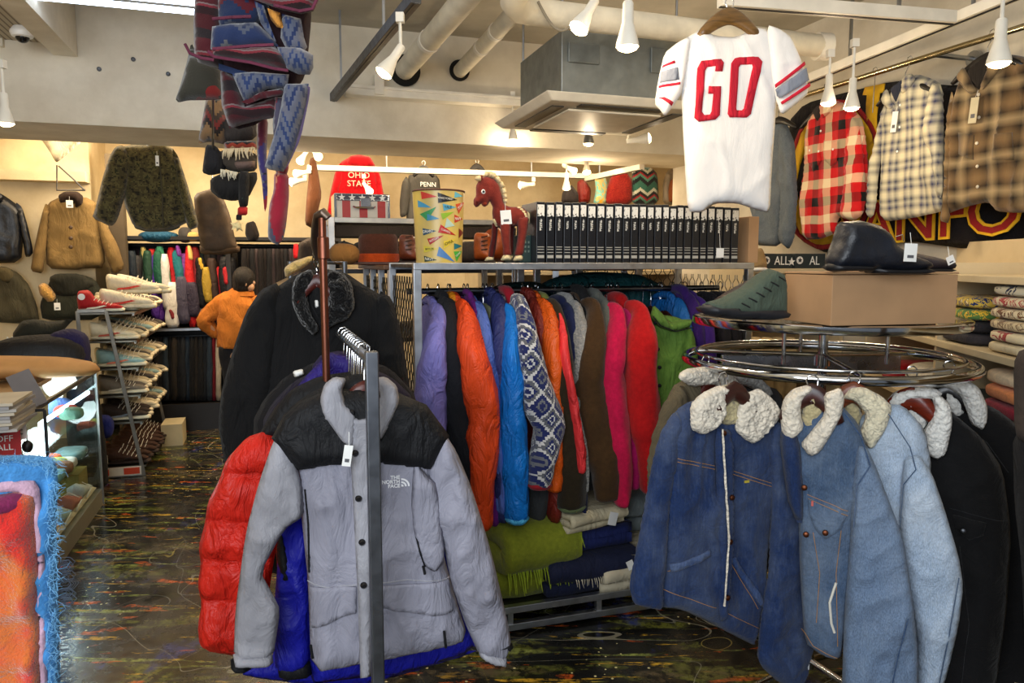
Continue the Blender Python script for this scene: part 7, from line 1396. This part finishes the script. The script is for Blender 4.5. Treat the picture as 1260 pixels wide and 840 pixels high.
# stocked shelf seen through the mesh at the right
o = empty('stock_shelf', W(2.35, 5.6, 0), 'cream stock shelf with folded clothes seen through the wire mesh', 'shelf unit', rz=YAW)
for z in (.4, .8, 1.15, 1.42): MB().box((0, 0, z), (1.7, .4, .03)).build('shelf_board', SHW_, o)
for x in (-.85, 0, .85): MB().box((x, 0, .72), (.03, .4, 1.44)).build('side_panel', SHW_, o)
MB().box((0, .2, .72), (1.7, .02, 1.44)).build('back_panel', SHW_, o)
for i in range(12):
    for j in range(3): blob('folded_shirt', 'folded clothing on the cream stock shelf beyond the mesh', 'clothing', W(1.62+.125*i, 5.52, (1.165 if j else .84)+.045*max(1, j)), (.058, .14, .024), cloth([(190, 150, 90), (150, 40, 40), (210, 190, 150), (60, 70, 60), (200, 170, 110), (90, 60, 40)][(i*5+j*3) % 6]), group='folded clothing on the stock shelf', n=14)
# ================================================================ SNEAKER RACK
s0 = pz(112, 590, .0); s1 = pz(176, 587, .0); ea0, eb0 = e12(s0); ea1, _ = e12(s1); Lk = 1.25
WR = metal((150, 148, 142), .4, 'grey_rack')
sr = empty('shoe_rack', W(ea0, eb0, 0), 'grey metal sneaker rack with slanted end frame and six loaded shelves', 'shoe rack', rz=YAW)
bw_ = ea1-ea0; HT = P(110, 381, 5.15).z; tl = e12(pe2(95, 381, eb0))[0]-ea0; tr = e12(pe2(130, 381, eb0))[0]-ea0
for y in (0, Lk):
    for p, q in (((0, y, 0), (tl, y, HT)), ((bw_, y, 0), (tr, y, HT)), ((tl, y, HT), (tr, y, HT)), ((0, y, .015), (bw_, y, .015))): MB().bar(p, q, .024).build('frame_bar', WR, sr, bevel=.002)
SZ = []
for yv in (383, 417, 450, 483, 515, 574): SZ.append(P(112, yv, 5.2).z)
SZ[-1] = .075
GSH = metal((120, 116, 106), .4, 'shelf_metal')
for z in SZ:
    k = z/HT; x0 = tl*k; MB().box((x0+.17, Lk/2, z-.006), (.36, Lk, .012)).build('rack_shelf', GSH, sr, bevel=.001)
    if z != SZ[-1]: MB().box((x0+.34, Lk/2, z-.012), (.012, Lk, .022)).build('shelf_lip', WR, sr)
m = MB(); m.box((bw_/2, -.012, .045), (bw_*.92, .01, .06)); m.build('base_sign', plastic((216, 208, 190), .5), sr); ORG = plastic((206, 66, 30), .5)
for x, w_ in ((.2, .30), (.78, .30)): MB().box((bw_*x, -.018, .045), (bw_*w_, .004, .045)).build('orange_label', ORG, sr)
t_ = text('sign_lettering', 'GIANT\nVALUE', (bw_*.2, -.022, .045), .022, TAGW, sr, space=.9)
# one shoe of each kind; the others are copies
def make_shoe(kind, c1, c2, sole):
    o = bpy.data.objects.new(kind, None); COL.objects.link(o); hi = kind == 'high_top_shoe'
    up = [(-.135, .03), (-.14, .09), (-.13, .115 if not hi else .15), (-.06, .10 if not hi else .155), (-.02, .088), (.04, .065), (.11, .055), (.145, .035), (.14, .02), (-.13, .02)]
    a, uf = inflate('upper', up, .046, cloth(c1, .7), o, 0, R=.04, h=.016, sm=2, fold=folds(.003, 20, 20)); inflate('sole', [(-.142, 0), (.15, 0), (.156, .022), (.14, .034), (-.14, .032)], .05, cloth(sole, .6), o, 0, R=.012, h=.018, sm=1, edge=0)
    m = MB(); 
    for i in range(5): x = -.03+i*.024; z = .098-i*.0095; m.tube([(x, -.034, z-.014), (x+.008, 0, z+.004), (x, .034, z-.014)], .0022, 5)
    q = m.build('laces', cloth((230, 224, 210)), o, smooth=True)
    m = MB(); m.plate([(-.07, .035), (-.02, .04), (.03, .05), (.05, .045), (-.01, .03), (-.08, .025)], -.0485, -.044); m.build('side_stripe', cloth(c2, .6), o); return o
def copy_shoe(src, loc, rz, mats, label, group):
    r = src.copy(); COL.objects.link(r); r.location = loc; r.rotation_euler = (0, 0, rz); tag(r, label, 'shoe', group)
    if src is low: r.scale = (1.1, 1.05, 1.15)
    for i, ch in enumerate(src.children):
        c_ = ch.copy(); COL.objects.link(c_); c_.parent = r
        if ch.name.startswith('upper') and mats[0]: c_.material_slots[0].link = 'OBJECT'; c_.material_slots[0].material = mats[0]
        if ch.name.startswith('side_stripe') and mats[1]: c_.material_slots[0].link = 'OBJECT'; c_.material_slots[0].material = mats[1]
        if ch.name.startswith('sole') and mats[2]: c_.material_slots[0].link = 'OBJECT'; c_.material_slots[0].material = mats[2]
    return r
low = make_shoe('sneaker', (206, 190, 150), (120, 110, 90), (226, 214, 182)); hi_ = make_shoe('high_top_shoe', (170, 20, 26), (230, 220, 200), (232, 224, 200))
pal = [((206, 192, 156), (150, 60, 50)), ((168, 156, 130), (70, 60, 56)), ((190, 176, 140), (40, 40, 44)), ((120, 110, 96), (214, 204, 180)), ((220, 208, 176), (180, 80, 60)), ((70, 64, 60), (220, 214, 196)), ((140, 170, 170), (220, 110, 90)), ((200, 188, 160), (120, 130, 140)), ((90, 84, 78), (200, 190, 166))]
first = True
ROWN = ['top shelf', 'second shelf', 'third shelf', 'fourth shelf', 'fifth shelf', 'bottom shelf']
for r, z in enumerate(SZ):
    k = z/HT; x0 = tl*k
    for j in range(9):
        y = .07+j*.135; kk = (r*4+j*5) % 9; c1, c2 = pal[kk]; src = low; 
        if r == 5: c1 = (62, 36, 22); c2 = (40, 26, 18)
        if r == 4 and j < 3: c1 = (48, 36, 30)
        if r == 2 and j == 0: c1, c2 = (140, 176, 176), (220, 120, 90)
        loc = W(ea0+x0+.20+random.uniform(-.01, .03), eb0+y, z+.001); lab = '%s sneaker on the %s of the grey rack' % ('beige' if c1[0] > 180 else 'grey' if c1[0] > 100 else 'dark', ROWN[r]); g_r = 'sneakers on the rack, %s' % lab
        if r == 5: lab = 'dark brown leather shoe on the bottom shelf of the grey rack'; g_r = 'brown shoes on the bottom shelf'
        if r == 2 and j == 0: lab = 'pale teal running shoe nearest on the third shelf of the rack'; g_r = None
        if r == 0 and j == 0:
            o = hi_; o.location = W(ea0+x0+.13, eb0+.05, z+.001); o.rotation_euler = (0, 0, YAW); tag(o, 'red canvas high-top shoe with white toe, nearest on top of the rack', 'shoe'); 
            m = MB(); m.lathe([(.001, 0), (.022, 0), (.022, .003), (.001, .004)], (-.1, -.05, .11), 16, axis=(0, -1, 0)); m.build('round_patch', TAGW, o); continue
        if first: o = low; o.location = loc; o.rotation_euler = (0, 0, YAW); tag(o, lab, 'shoe', g_r); first = False; continue
        copy_shoe(low, loc, YAW+random.uniform(-.08, .08), (cloth(c1, .7), cloth(c2, .6), cloth((50, 34, 26), .6) if r == 5 else None), lab, g_r)
# big white sneakers stacked on top
WS = cloth((214, 204, 178), .7); x0 = tl
for i, (dx, dy, dz, lab) in enumerate(((.28, .16, .001, 'large cream sneaker behind the red high-top on top of the rack'), (.36, .34, .10, 'cream sneaker stacked highest at the back of the rack top'), (.30, .30, .10, 'cream chunky sneaker stacked in the middle of the rack top'))):
    q = copy_shoe(low, W(ea0+x0+dx, eb0+dy, HT+dz), YAW, (WS, cloth((200, 70, 60)), None), lab, None); q.scale = (1.25, 1.15, 1.3)
p = W(ea0+.12, eb0-.01, SZ[-1]+.075); m = MB(); m.box(p+Vector((0, -.06, 0)), (.045, .003, .06), rot=Matrix.Rotation(YAW, 3, 'Z')); tag(m.build('price_tag', TAGW), 'white price tag on the brown shoes on the lowest rack shelf', 'price tag')
p = W(ea0+.46, eb0+.9, .0); MB().box((0, 0, 0), (.001, .001, .001)) ; o = MB().box((0, 0, .09), (.16, .28, .18)).build('shoe_box', plastic((206, 190, 150), .7)); o.location = W(ea0+.42, eb0+1.0, 0); o.rotation_euler = (0, 0, YAW); tag(o, 'cream shoe box on the floor at the far end of the sneaker rack', 'box')
# ================================================================ PERSON
fp = Fr(297, 400, D=6.35, yaw=0); pe = empty('person', Vector((fp.o.x, fp.o.y, 0)), 'person seen from behind in an orange-tan jacket, head turned right, by the black clothes', 'person')
def pp_(x, y, d=0): a, b = fp.ab(x, y); return Vector((a, d, b+fp.o.z))
SKIN = plastic((196, 150, 116), .55, 0, 'skin', .04); HAIR = cloth((24, 19, 16), .6, .5); ORJ = cloth((186, 108, 36), .85, .5); TRS = cloth((26, 26, 30))
m = MB(); hp = pp_(302, 346)
m.ball((hp.x, hp.y, hp.z), .082, sx=.92, sy=1.08, sz=1.22, n=14)
m.ball((hp.x+.045, hp.y-.025, hp.z-.048), .035, sx=1.1, sy=1, sz=1.1, n=8)                         # jaw and chin turned right
m.ball((hp.x+.078, hp.y-.02, hp.z-.012), .012, sx=1.2, sy=.8, sz=1.3, n=6)                        # nose
m.ball((hp.x+.028, hp.y-.078, hp.z-.012), .02, sx=.7, sy=.5, sz=1.4, n=8)                         # ear
limb('x', [hp+Vector((0, .0, -.07)), pp_(300, 362), pp_(300, 370)], [.05, .052, .06], [.05, .05, .06], None, mb=m)
limb('x', [pp_(300, 362), pp_(296, 375), pp_(294, 400), pp_(292, 425), pp_(293, 440)], [.06, .155, .14, .13, .14], [.06, .09, .1, .095, .1], None, mb=m)
limb('x', [pp_(276, 370), pp_(262, 384), pp_(255, 394, -.03), pp_(262, 406, .0), pp_(270, 416, .06)], [.05, .047, .042, .036, .028], [.05, .047, .042, .036, .026], None, mb=m)
limb('x', [pp_(316, 370), pp_(322, 390), pp_(322, 410, .08), pp_(316, 414, .2)], [.05, .045, .036, .028], [.05, .045, .036, .026], None, mb=m)
for i in range(5): h0 = pp_(270, 416, .06)+Vector((-.02+.01*i, .012*i, -.01)); limb('x', [h0, h0+Vector((.012, .02, -.03)), h0+Vector((.02, .04, -.045-.004*(2-abs(i-2))))], [.009, .008, .006], [.009, .008, .006], None, n=8, sub=2, mb=m)
for s_ in (-1, 1):
    x = .075*s_-.02; limb('x', [(x, 0, pp_(0, 440).z), (x, 0, .45), (x, .02, .08)], [.08, .058, .04], [.09, .06, .042], None, mb=m); m.ball((x, -.04+.1, .045), .045, sx=.9, sy=2.3, sz=.9, n=8)
m.build('body', SKIN, pe, smooth=True, auto=False)
m = MB(); m.ball((hp.x-.012, hp.y-.006, hp.z+.018), .094, sx=.98, sy=1.08, sz=1.16, n=14); limb('x', [hp+Vector((-.02, -.03, 0)), hp+Vector((-.025, -.035, -.09))], [.08, .06], [.07, .05], None, mb=m); m.build('hair', HAIR, pe, smooth=True, auto=False)
piece('jacket', Fr(297, 400, D=6.35, yaw=0), None, [(0, 0), (1, 0), (0, 1)], .01, ORJ) and None
bpy.data.objects.remove(bpy.data.objects['jacket'])
m = MB(); limb('x', [pp_(300, 359), pp_(298, 364), pp_(296, 374), pp_(294, 395), pp_(291, 418), pp_(291, 428)], [.075, .13, .185, .175, .16, .165], [.07, .1, .125, .13, .125, .13], None, n=26, amp=.012, mb=m)
limb('x', [pp_(283, 366), pp_(272, 372), pp_(262, 384), pp_(253.5, 394, -.03), pp_(259, 404, .0), pp_(267, 414, .04)], [.06, .072, .07, .066, .056, .045], [.07, .07, .068, .062, .052, .042], None, amp=.02, mb=m)
limb('x', [pp_(312, 366), pp_(318, 376), pp_(323, 392), pp_(320, 410, .08), pp_(317, 412, .17)], [.06, .066, .06, .055, .045], [.07, .066, .06, .05, .042], None, amp=.02, mb=m); m.build('jacket', ORJ, pe, smooth=True, auto=False)
m = MB(); limb('x', [pp_(300, 357), pp_(300, 365)], [.078, .10], [.076, .10], None, n=20, mb=m); m.build('jacket_collar', ORJ, pe, smooth=True)
m = MB()
for s_ in (-1, 1): x = .075*s_-.02; limb('x', [(x, 0, pp_(0, 424).z), (x, 0, .7), (x, .0, .45), (x, .02, .09)], [.10, .095, .075, .068], [.12, .11, .08, .075], None, amp=.012, mb=m)
m.build('trousers', TRS, pe, smooth=True, auto=False)
for s_ in (-1, 1): m = MB(); m.ball((.075*s_-.02, .06, .04), .048, sx=1, sy=2.5, sz=.85, n=10); m.build('shoe', BLK, pe, smooth=True)
# ================================================================ GLASS COUNTER
def glassm():
    t = NT('clear_glass', .05); nt = t.t; tr = nt.nodes.new('ShaderNodeBsdfTransparent'); tr.inputs[0].default_value = (.93, .96, .95, 1); gl = nt.nodes.new('ShaderNodeBsdfGlossy'); gl.inputs['Roughness'].default_value = .03
    fr_ = nt.nodes.new('ShaderNodeFresnel'); fr_.inputs[0].default_value = 1.5; mx = nt.nodes.new('ShaderNodeMixShader'); mx.inputs[0].default_value = .07; t.l(tr.outputs[0], mx.inputs[1]); t.l(gl.outputs[0], mx.inputs[2]); t.l(mx.outputs[0], nt.nodes['Material Output'].inputs[0]); return t.m
GLS = glassm(); ce1 = (e12(pz(118, 625, 0))[0]+e12(pz(75, 705, 0))[0])/2; ce0 = ce1-.62; cf0 = 2.5; cf1 = 5.06; CH = P(115, 453, 4.5).z
ct_ = empty('glass_counter', W((ce0+ce1)/2, (cf0+cf1)/2, 0), 'glass display counter with lit white tube and shoes inside, at the left', 'counter', rz=YAW); cw = (ce1-ce0)/2; cl = (cf1-cf0)/2
ALU = metal((176, 178, 178), .3, 'alu')
for nm, c_, d_, mt in (('front_glass', (cw-.004, 0, CH/2+.04), (.006, 2*cl, CH-.1), GLS), ('end_glass', (0, cl-.004, CH/2+.04), (2*cw, .006, CH-.1), GLS), ('glass_shelf', (0, 0, CH*.42), (2*cw-.05, 2*cl-.05, .008), GLS), ('glass_shelf', (0, 0, CH*.70), (2*cw-.05, 2*cl-.05, .008), GLS), ('base', (0, 0, .05), (2*cw, 2*cl, .1), plastic((120, 118, 104), .4, 0, 'counter_base')), ('counter_top', (-.08, -.15, CH-.008), (2*cw-.16, 2*cl-.3, .022), plastic((150, 118, 78), .4, 0, 'counter_top')), ('top_glass', (0, 0, CH-.03), (2*cw, 2*cl, .008), GLS), ('back_panel', (-cw+.01, 0, CH/2), (.01, 2*cl, CH-.05), plastic((150, 152, 140), .4, 0, 'case_back'))): MB().box(c_, d_).build(nm, mt, ct_)
for x in (-cw, cw):
    for y in (-cl, cl): MB().box((x, y, CH/2), (.014, .014, CH)).build('corner_bar', ALU, ct_)
for x, y, dx, dy in ((cw, 0, .014, 2*cl), (0, cl, 2*cw, .014)): MB().box((x, y, CH-.02), (dx, dy, .02)).build('edge_bar', ALU, ct_)
a = pe1(50, 521, ce1-.1); bb = pe1(111, 481, ce1-.1); m = MB(); m.tube([a, bb], .012, 12); m.tube([a, a+Vector((0, 0, -.22))], .012, 12); o = m.build('light_tube', glow((214, 240, 255), 9, 'case_tube'), None, smooth=True); o.parent = ct_; bpy.context.view_layer.update(); o.matrix_parent_inverse = ct_.matrix_world.inverted()  # downward glowing tube stands in for the lit tube's reflection
point('case_light', W(ce1-.25, (e12(a)[1]+e12(bb)[1])/2, CH-.12), 7, (.85, .95, 1), .1); point('case_light', W(ce1-.2, 4.6, CH*.62), 4, (.85, .95, 1), .1)  # second point is an added fill with no lamp of its own
def incase(e1o, e2, z): return W(ce1+e1o, e2, z)
for i, (cc) in enumerate(((210, 180, 140), (170, 196, 196), (190, 120, 100), (200, 206, 200))):
    copy_shoe(low, incase(-.075, 4.15+.24*i, .101), YAW+pi/2, (cloth(cc), cloth((230, 226, 214)), None), 'pale canvas shoe on the floor of the glass counter', 'shoes in the glass counter')
for i, (cc, lb) in enumerate((((120, 170, 170), 'teal'), ((190, 190, 180), 'pale grey'), ((90, 120, 120), 'dark teal'))): blob('folded_cloth', lb+' folded item on the lower glass shelf of the counter', 'clothing', incase(-.10, 4.3+.25*i, CH*.42+.035), (.08, .11, .028), cloth(cc), ex=4)
for i, (cc, lb) in enumerate((((130, 90, 60), 'brown box'), ((190, 200, 60), 'yellow-green pouch'), ((200, 90, 50), 'orange pouch'), ((110, 150, 130), 'green dish'), ((180, 70, 60), 'red-striped case'), ((70, 100, 160), 'blue bundle'))): blob('small_item', 'small %s displayed in the glass counter' % lb, 'accessory', incase(-.06-.05*(i % 3), 4.42+.095*i, CH*(.70 if i in (3, 4, 5) else .42)+.05), (.06, .05, .035 if i != 5 else .06), cloth(cc), ex=3)
m = MB(); m.box((0, 0, .1), (.2, .2, .14)); o = m.build('basket', cloth((130, 120, 60))); o.location = incase(-.16, 4.88, .101); o.rotation_euler = (0, 0, YAW); tag(o, 'olive fabric storage box at the far end inside the glass counter', 'box')
# on the counter
pb = pe2(62, 468, 4.62); bz = CH+.012
o = empty('paper_roll', W(ce0+.18, 4.35, bz), 'tan kraft paper parcel lying along the counter top', 'parcel', rz=YAW)
KP = plastic((196, 146, 88), .75, 0, 'kraft_paper', .05, .2); q0_ = pe2(-20, 462, 4.45); q1_ = pe2(100, 466, 4.45)
inflate('paper', [(-.62, .0), (.2, .0), (.27, .03), (.24, .08), (.1, .115), (-.2, .135), (-.62, .15)], .14, KP, o, 0, R=.08, h=.03, sm=1, fold=folds(.008, 5, 5))
o.location = Vector((pb.x-.02, pb.y, bz))
blob('magazine', 'x', 'x', (0, 0, -5), (.1, .1, .1), KP) and None; bpy.data.objects.remove(bpy.data.objects['magazine'])
MGZ = plastic((176, 172, 166), .4); p = pe2(8, 500, 3.3)
for i in range(9): o = MB().box((0, 0, .006), (.2, .28, .011)).build('magazine', plastic([(176, 172, 166), (150, 148, 150), (190, 180, 160)][i % 3], .5)); o.location = Vector((p.x-.05, p.y, CH+.01+.0125*i)); o.rotation_euler = (0, 0, YAW+random.uniform(-.1, .1)); tag(o, 'magazine in the pile at the left edge on the counter' if i < 8 else 'topmost magazine of the pile at the left edge', 'magazine', 'magazines on the counter' if i < 8 else None)
o = empty('brochure', P(33, 480, 3.4), 'grey folded card leaning on the counter above the red price card', 'card', rz=.3); MB().box((0, 0, 0), (.10, .012, .22), rot=Matrix.Rotation(-.75, 3, 'X') @ Matrix.Rotation(-.5, 3, 'Y')).build('card', plastic((110, 108, 112), .5), o)
p = P(6, 545, 2.9); o = empty('price_sign', p, 'red price card with white lettering at the left edge of the counter', 'sign', rz=.35); MB().box((0, 0, 0), (.11, .004, .13)).build('card', plastic((176, 26, 28), .5), o); text('lettering', 'OFF\nALL', (.0, -.004, 0), .035, TAGW, o)
p = P(20, 527, 2.95); o = empty('price_sign', p, 'white handwritten price card beside the red one on the counter', 'sign', rz=.35); MB().box((0, 0, 0), (.07, .004, .09)).build('card', TAGW, o)
for k in range(4): MB().box((0, -.003, .025-.016*k), (.045, .002, .004)).build('ink_line', plastic((110, 100, 100), .7), o)
p = P(40, 540, 3.0); o = empty('keychain_stand', Vector((p.x, p.y, CH-.0)), 'black metal stand with hanging keychain in front of the glass counter', 'stand', rz=.3); z_ = p.z-CH
m = MB(); m.bar((.05, 0, z_+.12), (.05, 0, z_-.35), .012); m.bar((-.06, 0, z_+.12), (.05, 0, z_+.12), .012); m.bar((-.05, 0, z_+.12), (-.02, 0, z_+.04), .008); m.build('stand_frame', BLACKP, o)
m = MB(); m.tube([(-.02, 0, z_+.05), (-.02, 0, z_-.02)], .003, 6); m.ball((-.02, 0, z_-.03), .02, sz=1.3); m.build('keychain', BLACKP, o, smooth=True)
# lattice, bags and dark coat behind the counter
lp = pe2(8, 440, 5.3); o = empty('wire_basket', lp, 'white wire lattice basket behind the paper parcel', 'basket', rz=YAW); lattice(o, (-.2, 0, -.05), (1, 0, 0), (0, 0, 1), .3, .22, .05, .045, plastic((230, 226, 214), .5), .006, 'wire_lattice')
f, o, ff = bk('shoulder_bag', 'dark green bag piled behind the counter at the left', 'bag', (60, 408), 5.4, [('bag', B1([(110, 985), (180, 975), (260, 990), (385, 975), (350, 1010), (310, 1060), (200, 1080), (100, 1100), (60, 1060)]), .1, cloth((36, 36, 28)))])
o = blob('shoulder_bag', 'black bag behind the counter under the dark green one', 'bag', pe2(48, 438, 5.2), (.26, .16, .13), cloth((20, 19, 20))); o = blob('shoulder_bag', 'deep blue bag behind the counter beside the black ones', 'bag', pe2(84, 432, 5.25), (.12, .12, .14), cloth((24, 20, 66))); blob('shoulder_bag', 'small blue pouch hanging behind the far end of the counter', 'bag', pe2(126, 525, 5.5), (.07, .06, .08), cloth((24, 34, 100)))
f, o, ff = bk('dark_coat', 'long black coat hanging between the counter and the sneaker rack', 'coat', (105, 480), 5.35, [('body', [(98, 418), (108, 428), (116, 450), (124, 500), (132, 560), (134, 600), (90, 600), (80, 520), (84, 440)], .08, cloth((22, 20, 20)))])
# ================================================================ MOHAIR BLANKET foreground
def mohair():
    t = NT('mohair', .95, 0, .6, .1); v = t.obj((1, 1, .6)); n = t.noise(v, 9, 3, .5, .6)
    t.col(t.ramp(n, [(.3, (196, 24, 34)), (.45, (206, 50, 30)), (.55, (200, 106, 44)), (.66, (206, 60, 54))])); b = t.bump(t.noise(t.obj(), 30, 5, .7), .5, .015); t.bump(t.noise(t.obj((1, 1, 1)), 240, 3), .5, .004, b); return t.m
fm = Fr(40, 700, D=1.15, yaw=16); o = clothing('mohair_blanket', 'fuzzy red and orange mohair blanket with light blue border in the left foreground', 'blanket', fm)
MO = mohair(); MBL = fleece((70, 136, 196), .8); MPK = fleece((196, 160, 180), .8); MPL = fleece((126, 40, 84), .8)
fz = folds(.012, 6, 4, .8)
_, mf = piece('red_panel', fm, o, [(-60, 600), (30, 602), (46, 610), (50, 700), (52, 860), (-60, 860)], .02, MO, y0=-.012, R=.02, h=.008, fold=fz)
piece('blue_border', fm, o, [(-60, 562), (30, 562), (60, 565), (68, 580), (66, 660), (70, 760), (72, 870), (-60, 870)], .018, MBL, y0=.014, R=.02, h=.008, fold=fz)
piece('pink_stripe', fm, o, [(-60, 582), (20, 584), (48, 592), (54, 640), (58, 740), (60, 870), (48, 870), (46, 700), (38, 606), (-60, 604)], .012, MPK, y0=-.004, R=.02, h=.008, fold=fz); piece('plum_patch', fm, o, [(-40, 600), (30, 602), (38, 614), (28, 628), (-40, 630)], .02, MPL, y0=-.016, R=.015, h=.008, fold=fz)
m = MB()
for i in range(620):
    x, y = (random.uniform(60, 73), random.uniform(565, 860)) if i % 4 else (random.uniform(-5, 70), random.uniform(560, 568)); a, b = fm.ab(x, y); r_ = random.Random(i); d = Vector((r_.uniform(-.2, 1), r_.uniform(-1, .4), r_.uniform(-.8, .6))).normalized()*r_.uniform(.006, .022)
    p = Vector((a, -.01, b)); e = Vector((r_.uniform(-1, 1), r_.uniform(-1, 1), r_.uniform(-1, 1)))*.005; m.tube([p, p+d*.5+e, p+d], [.0005, .0004, .0002], 3)
q = m.build('fuzz', plastic((110, 170, 214), .9), o); q['kind'] = 'stuff'
m = MB()
for i in range(130):
    y = random.uniform(690, 850); a, b = fm.ab(68+random.uniform(0, 6), y); p = Vector((a, 0, b)); r0 = random.uniform(.004, .01); m.tube([p+Vector((r0*1.4*(1-cos(t_)), random.uniform(-.002, .002), r0*sin(t_))) for t_ in [k*pi/3 for k in range(6)]], .0005, 3)
q = m.build('grey_fuzz', plastic((60, 70, 84), .9), o); q['kind'] = 'stuff'
pr = empty('blanket_stand', W(0, 0), 'dark bar stand carrying the mohair blanket at the left edge', 'stand'); a = fm.w(-60, 590, -.012); b = fm.w(40, 590, -.012); m = MB(); m.tube([a, b], .01, 10); m.tube([(a.x, a.y, a.z), (a.x, a.y, .0)], .012, 10); m.box((a.x, a.y, .01), (.3, .3, .02)); m.build('stand_frame', DARKSTEEL, pr)
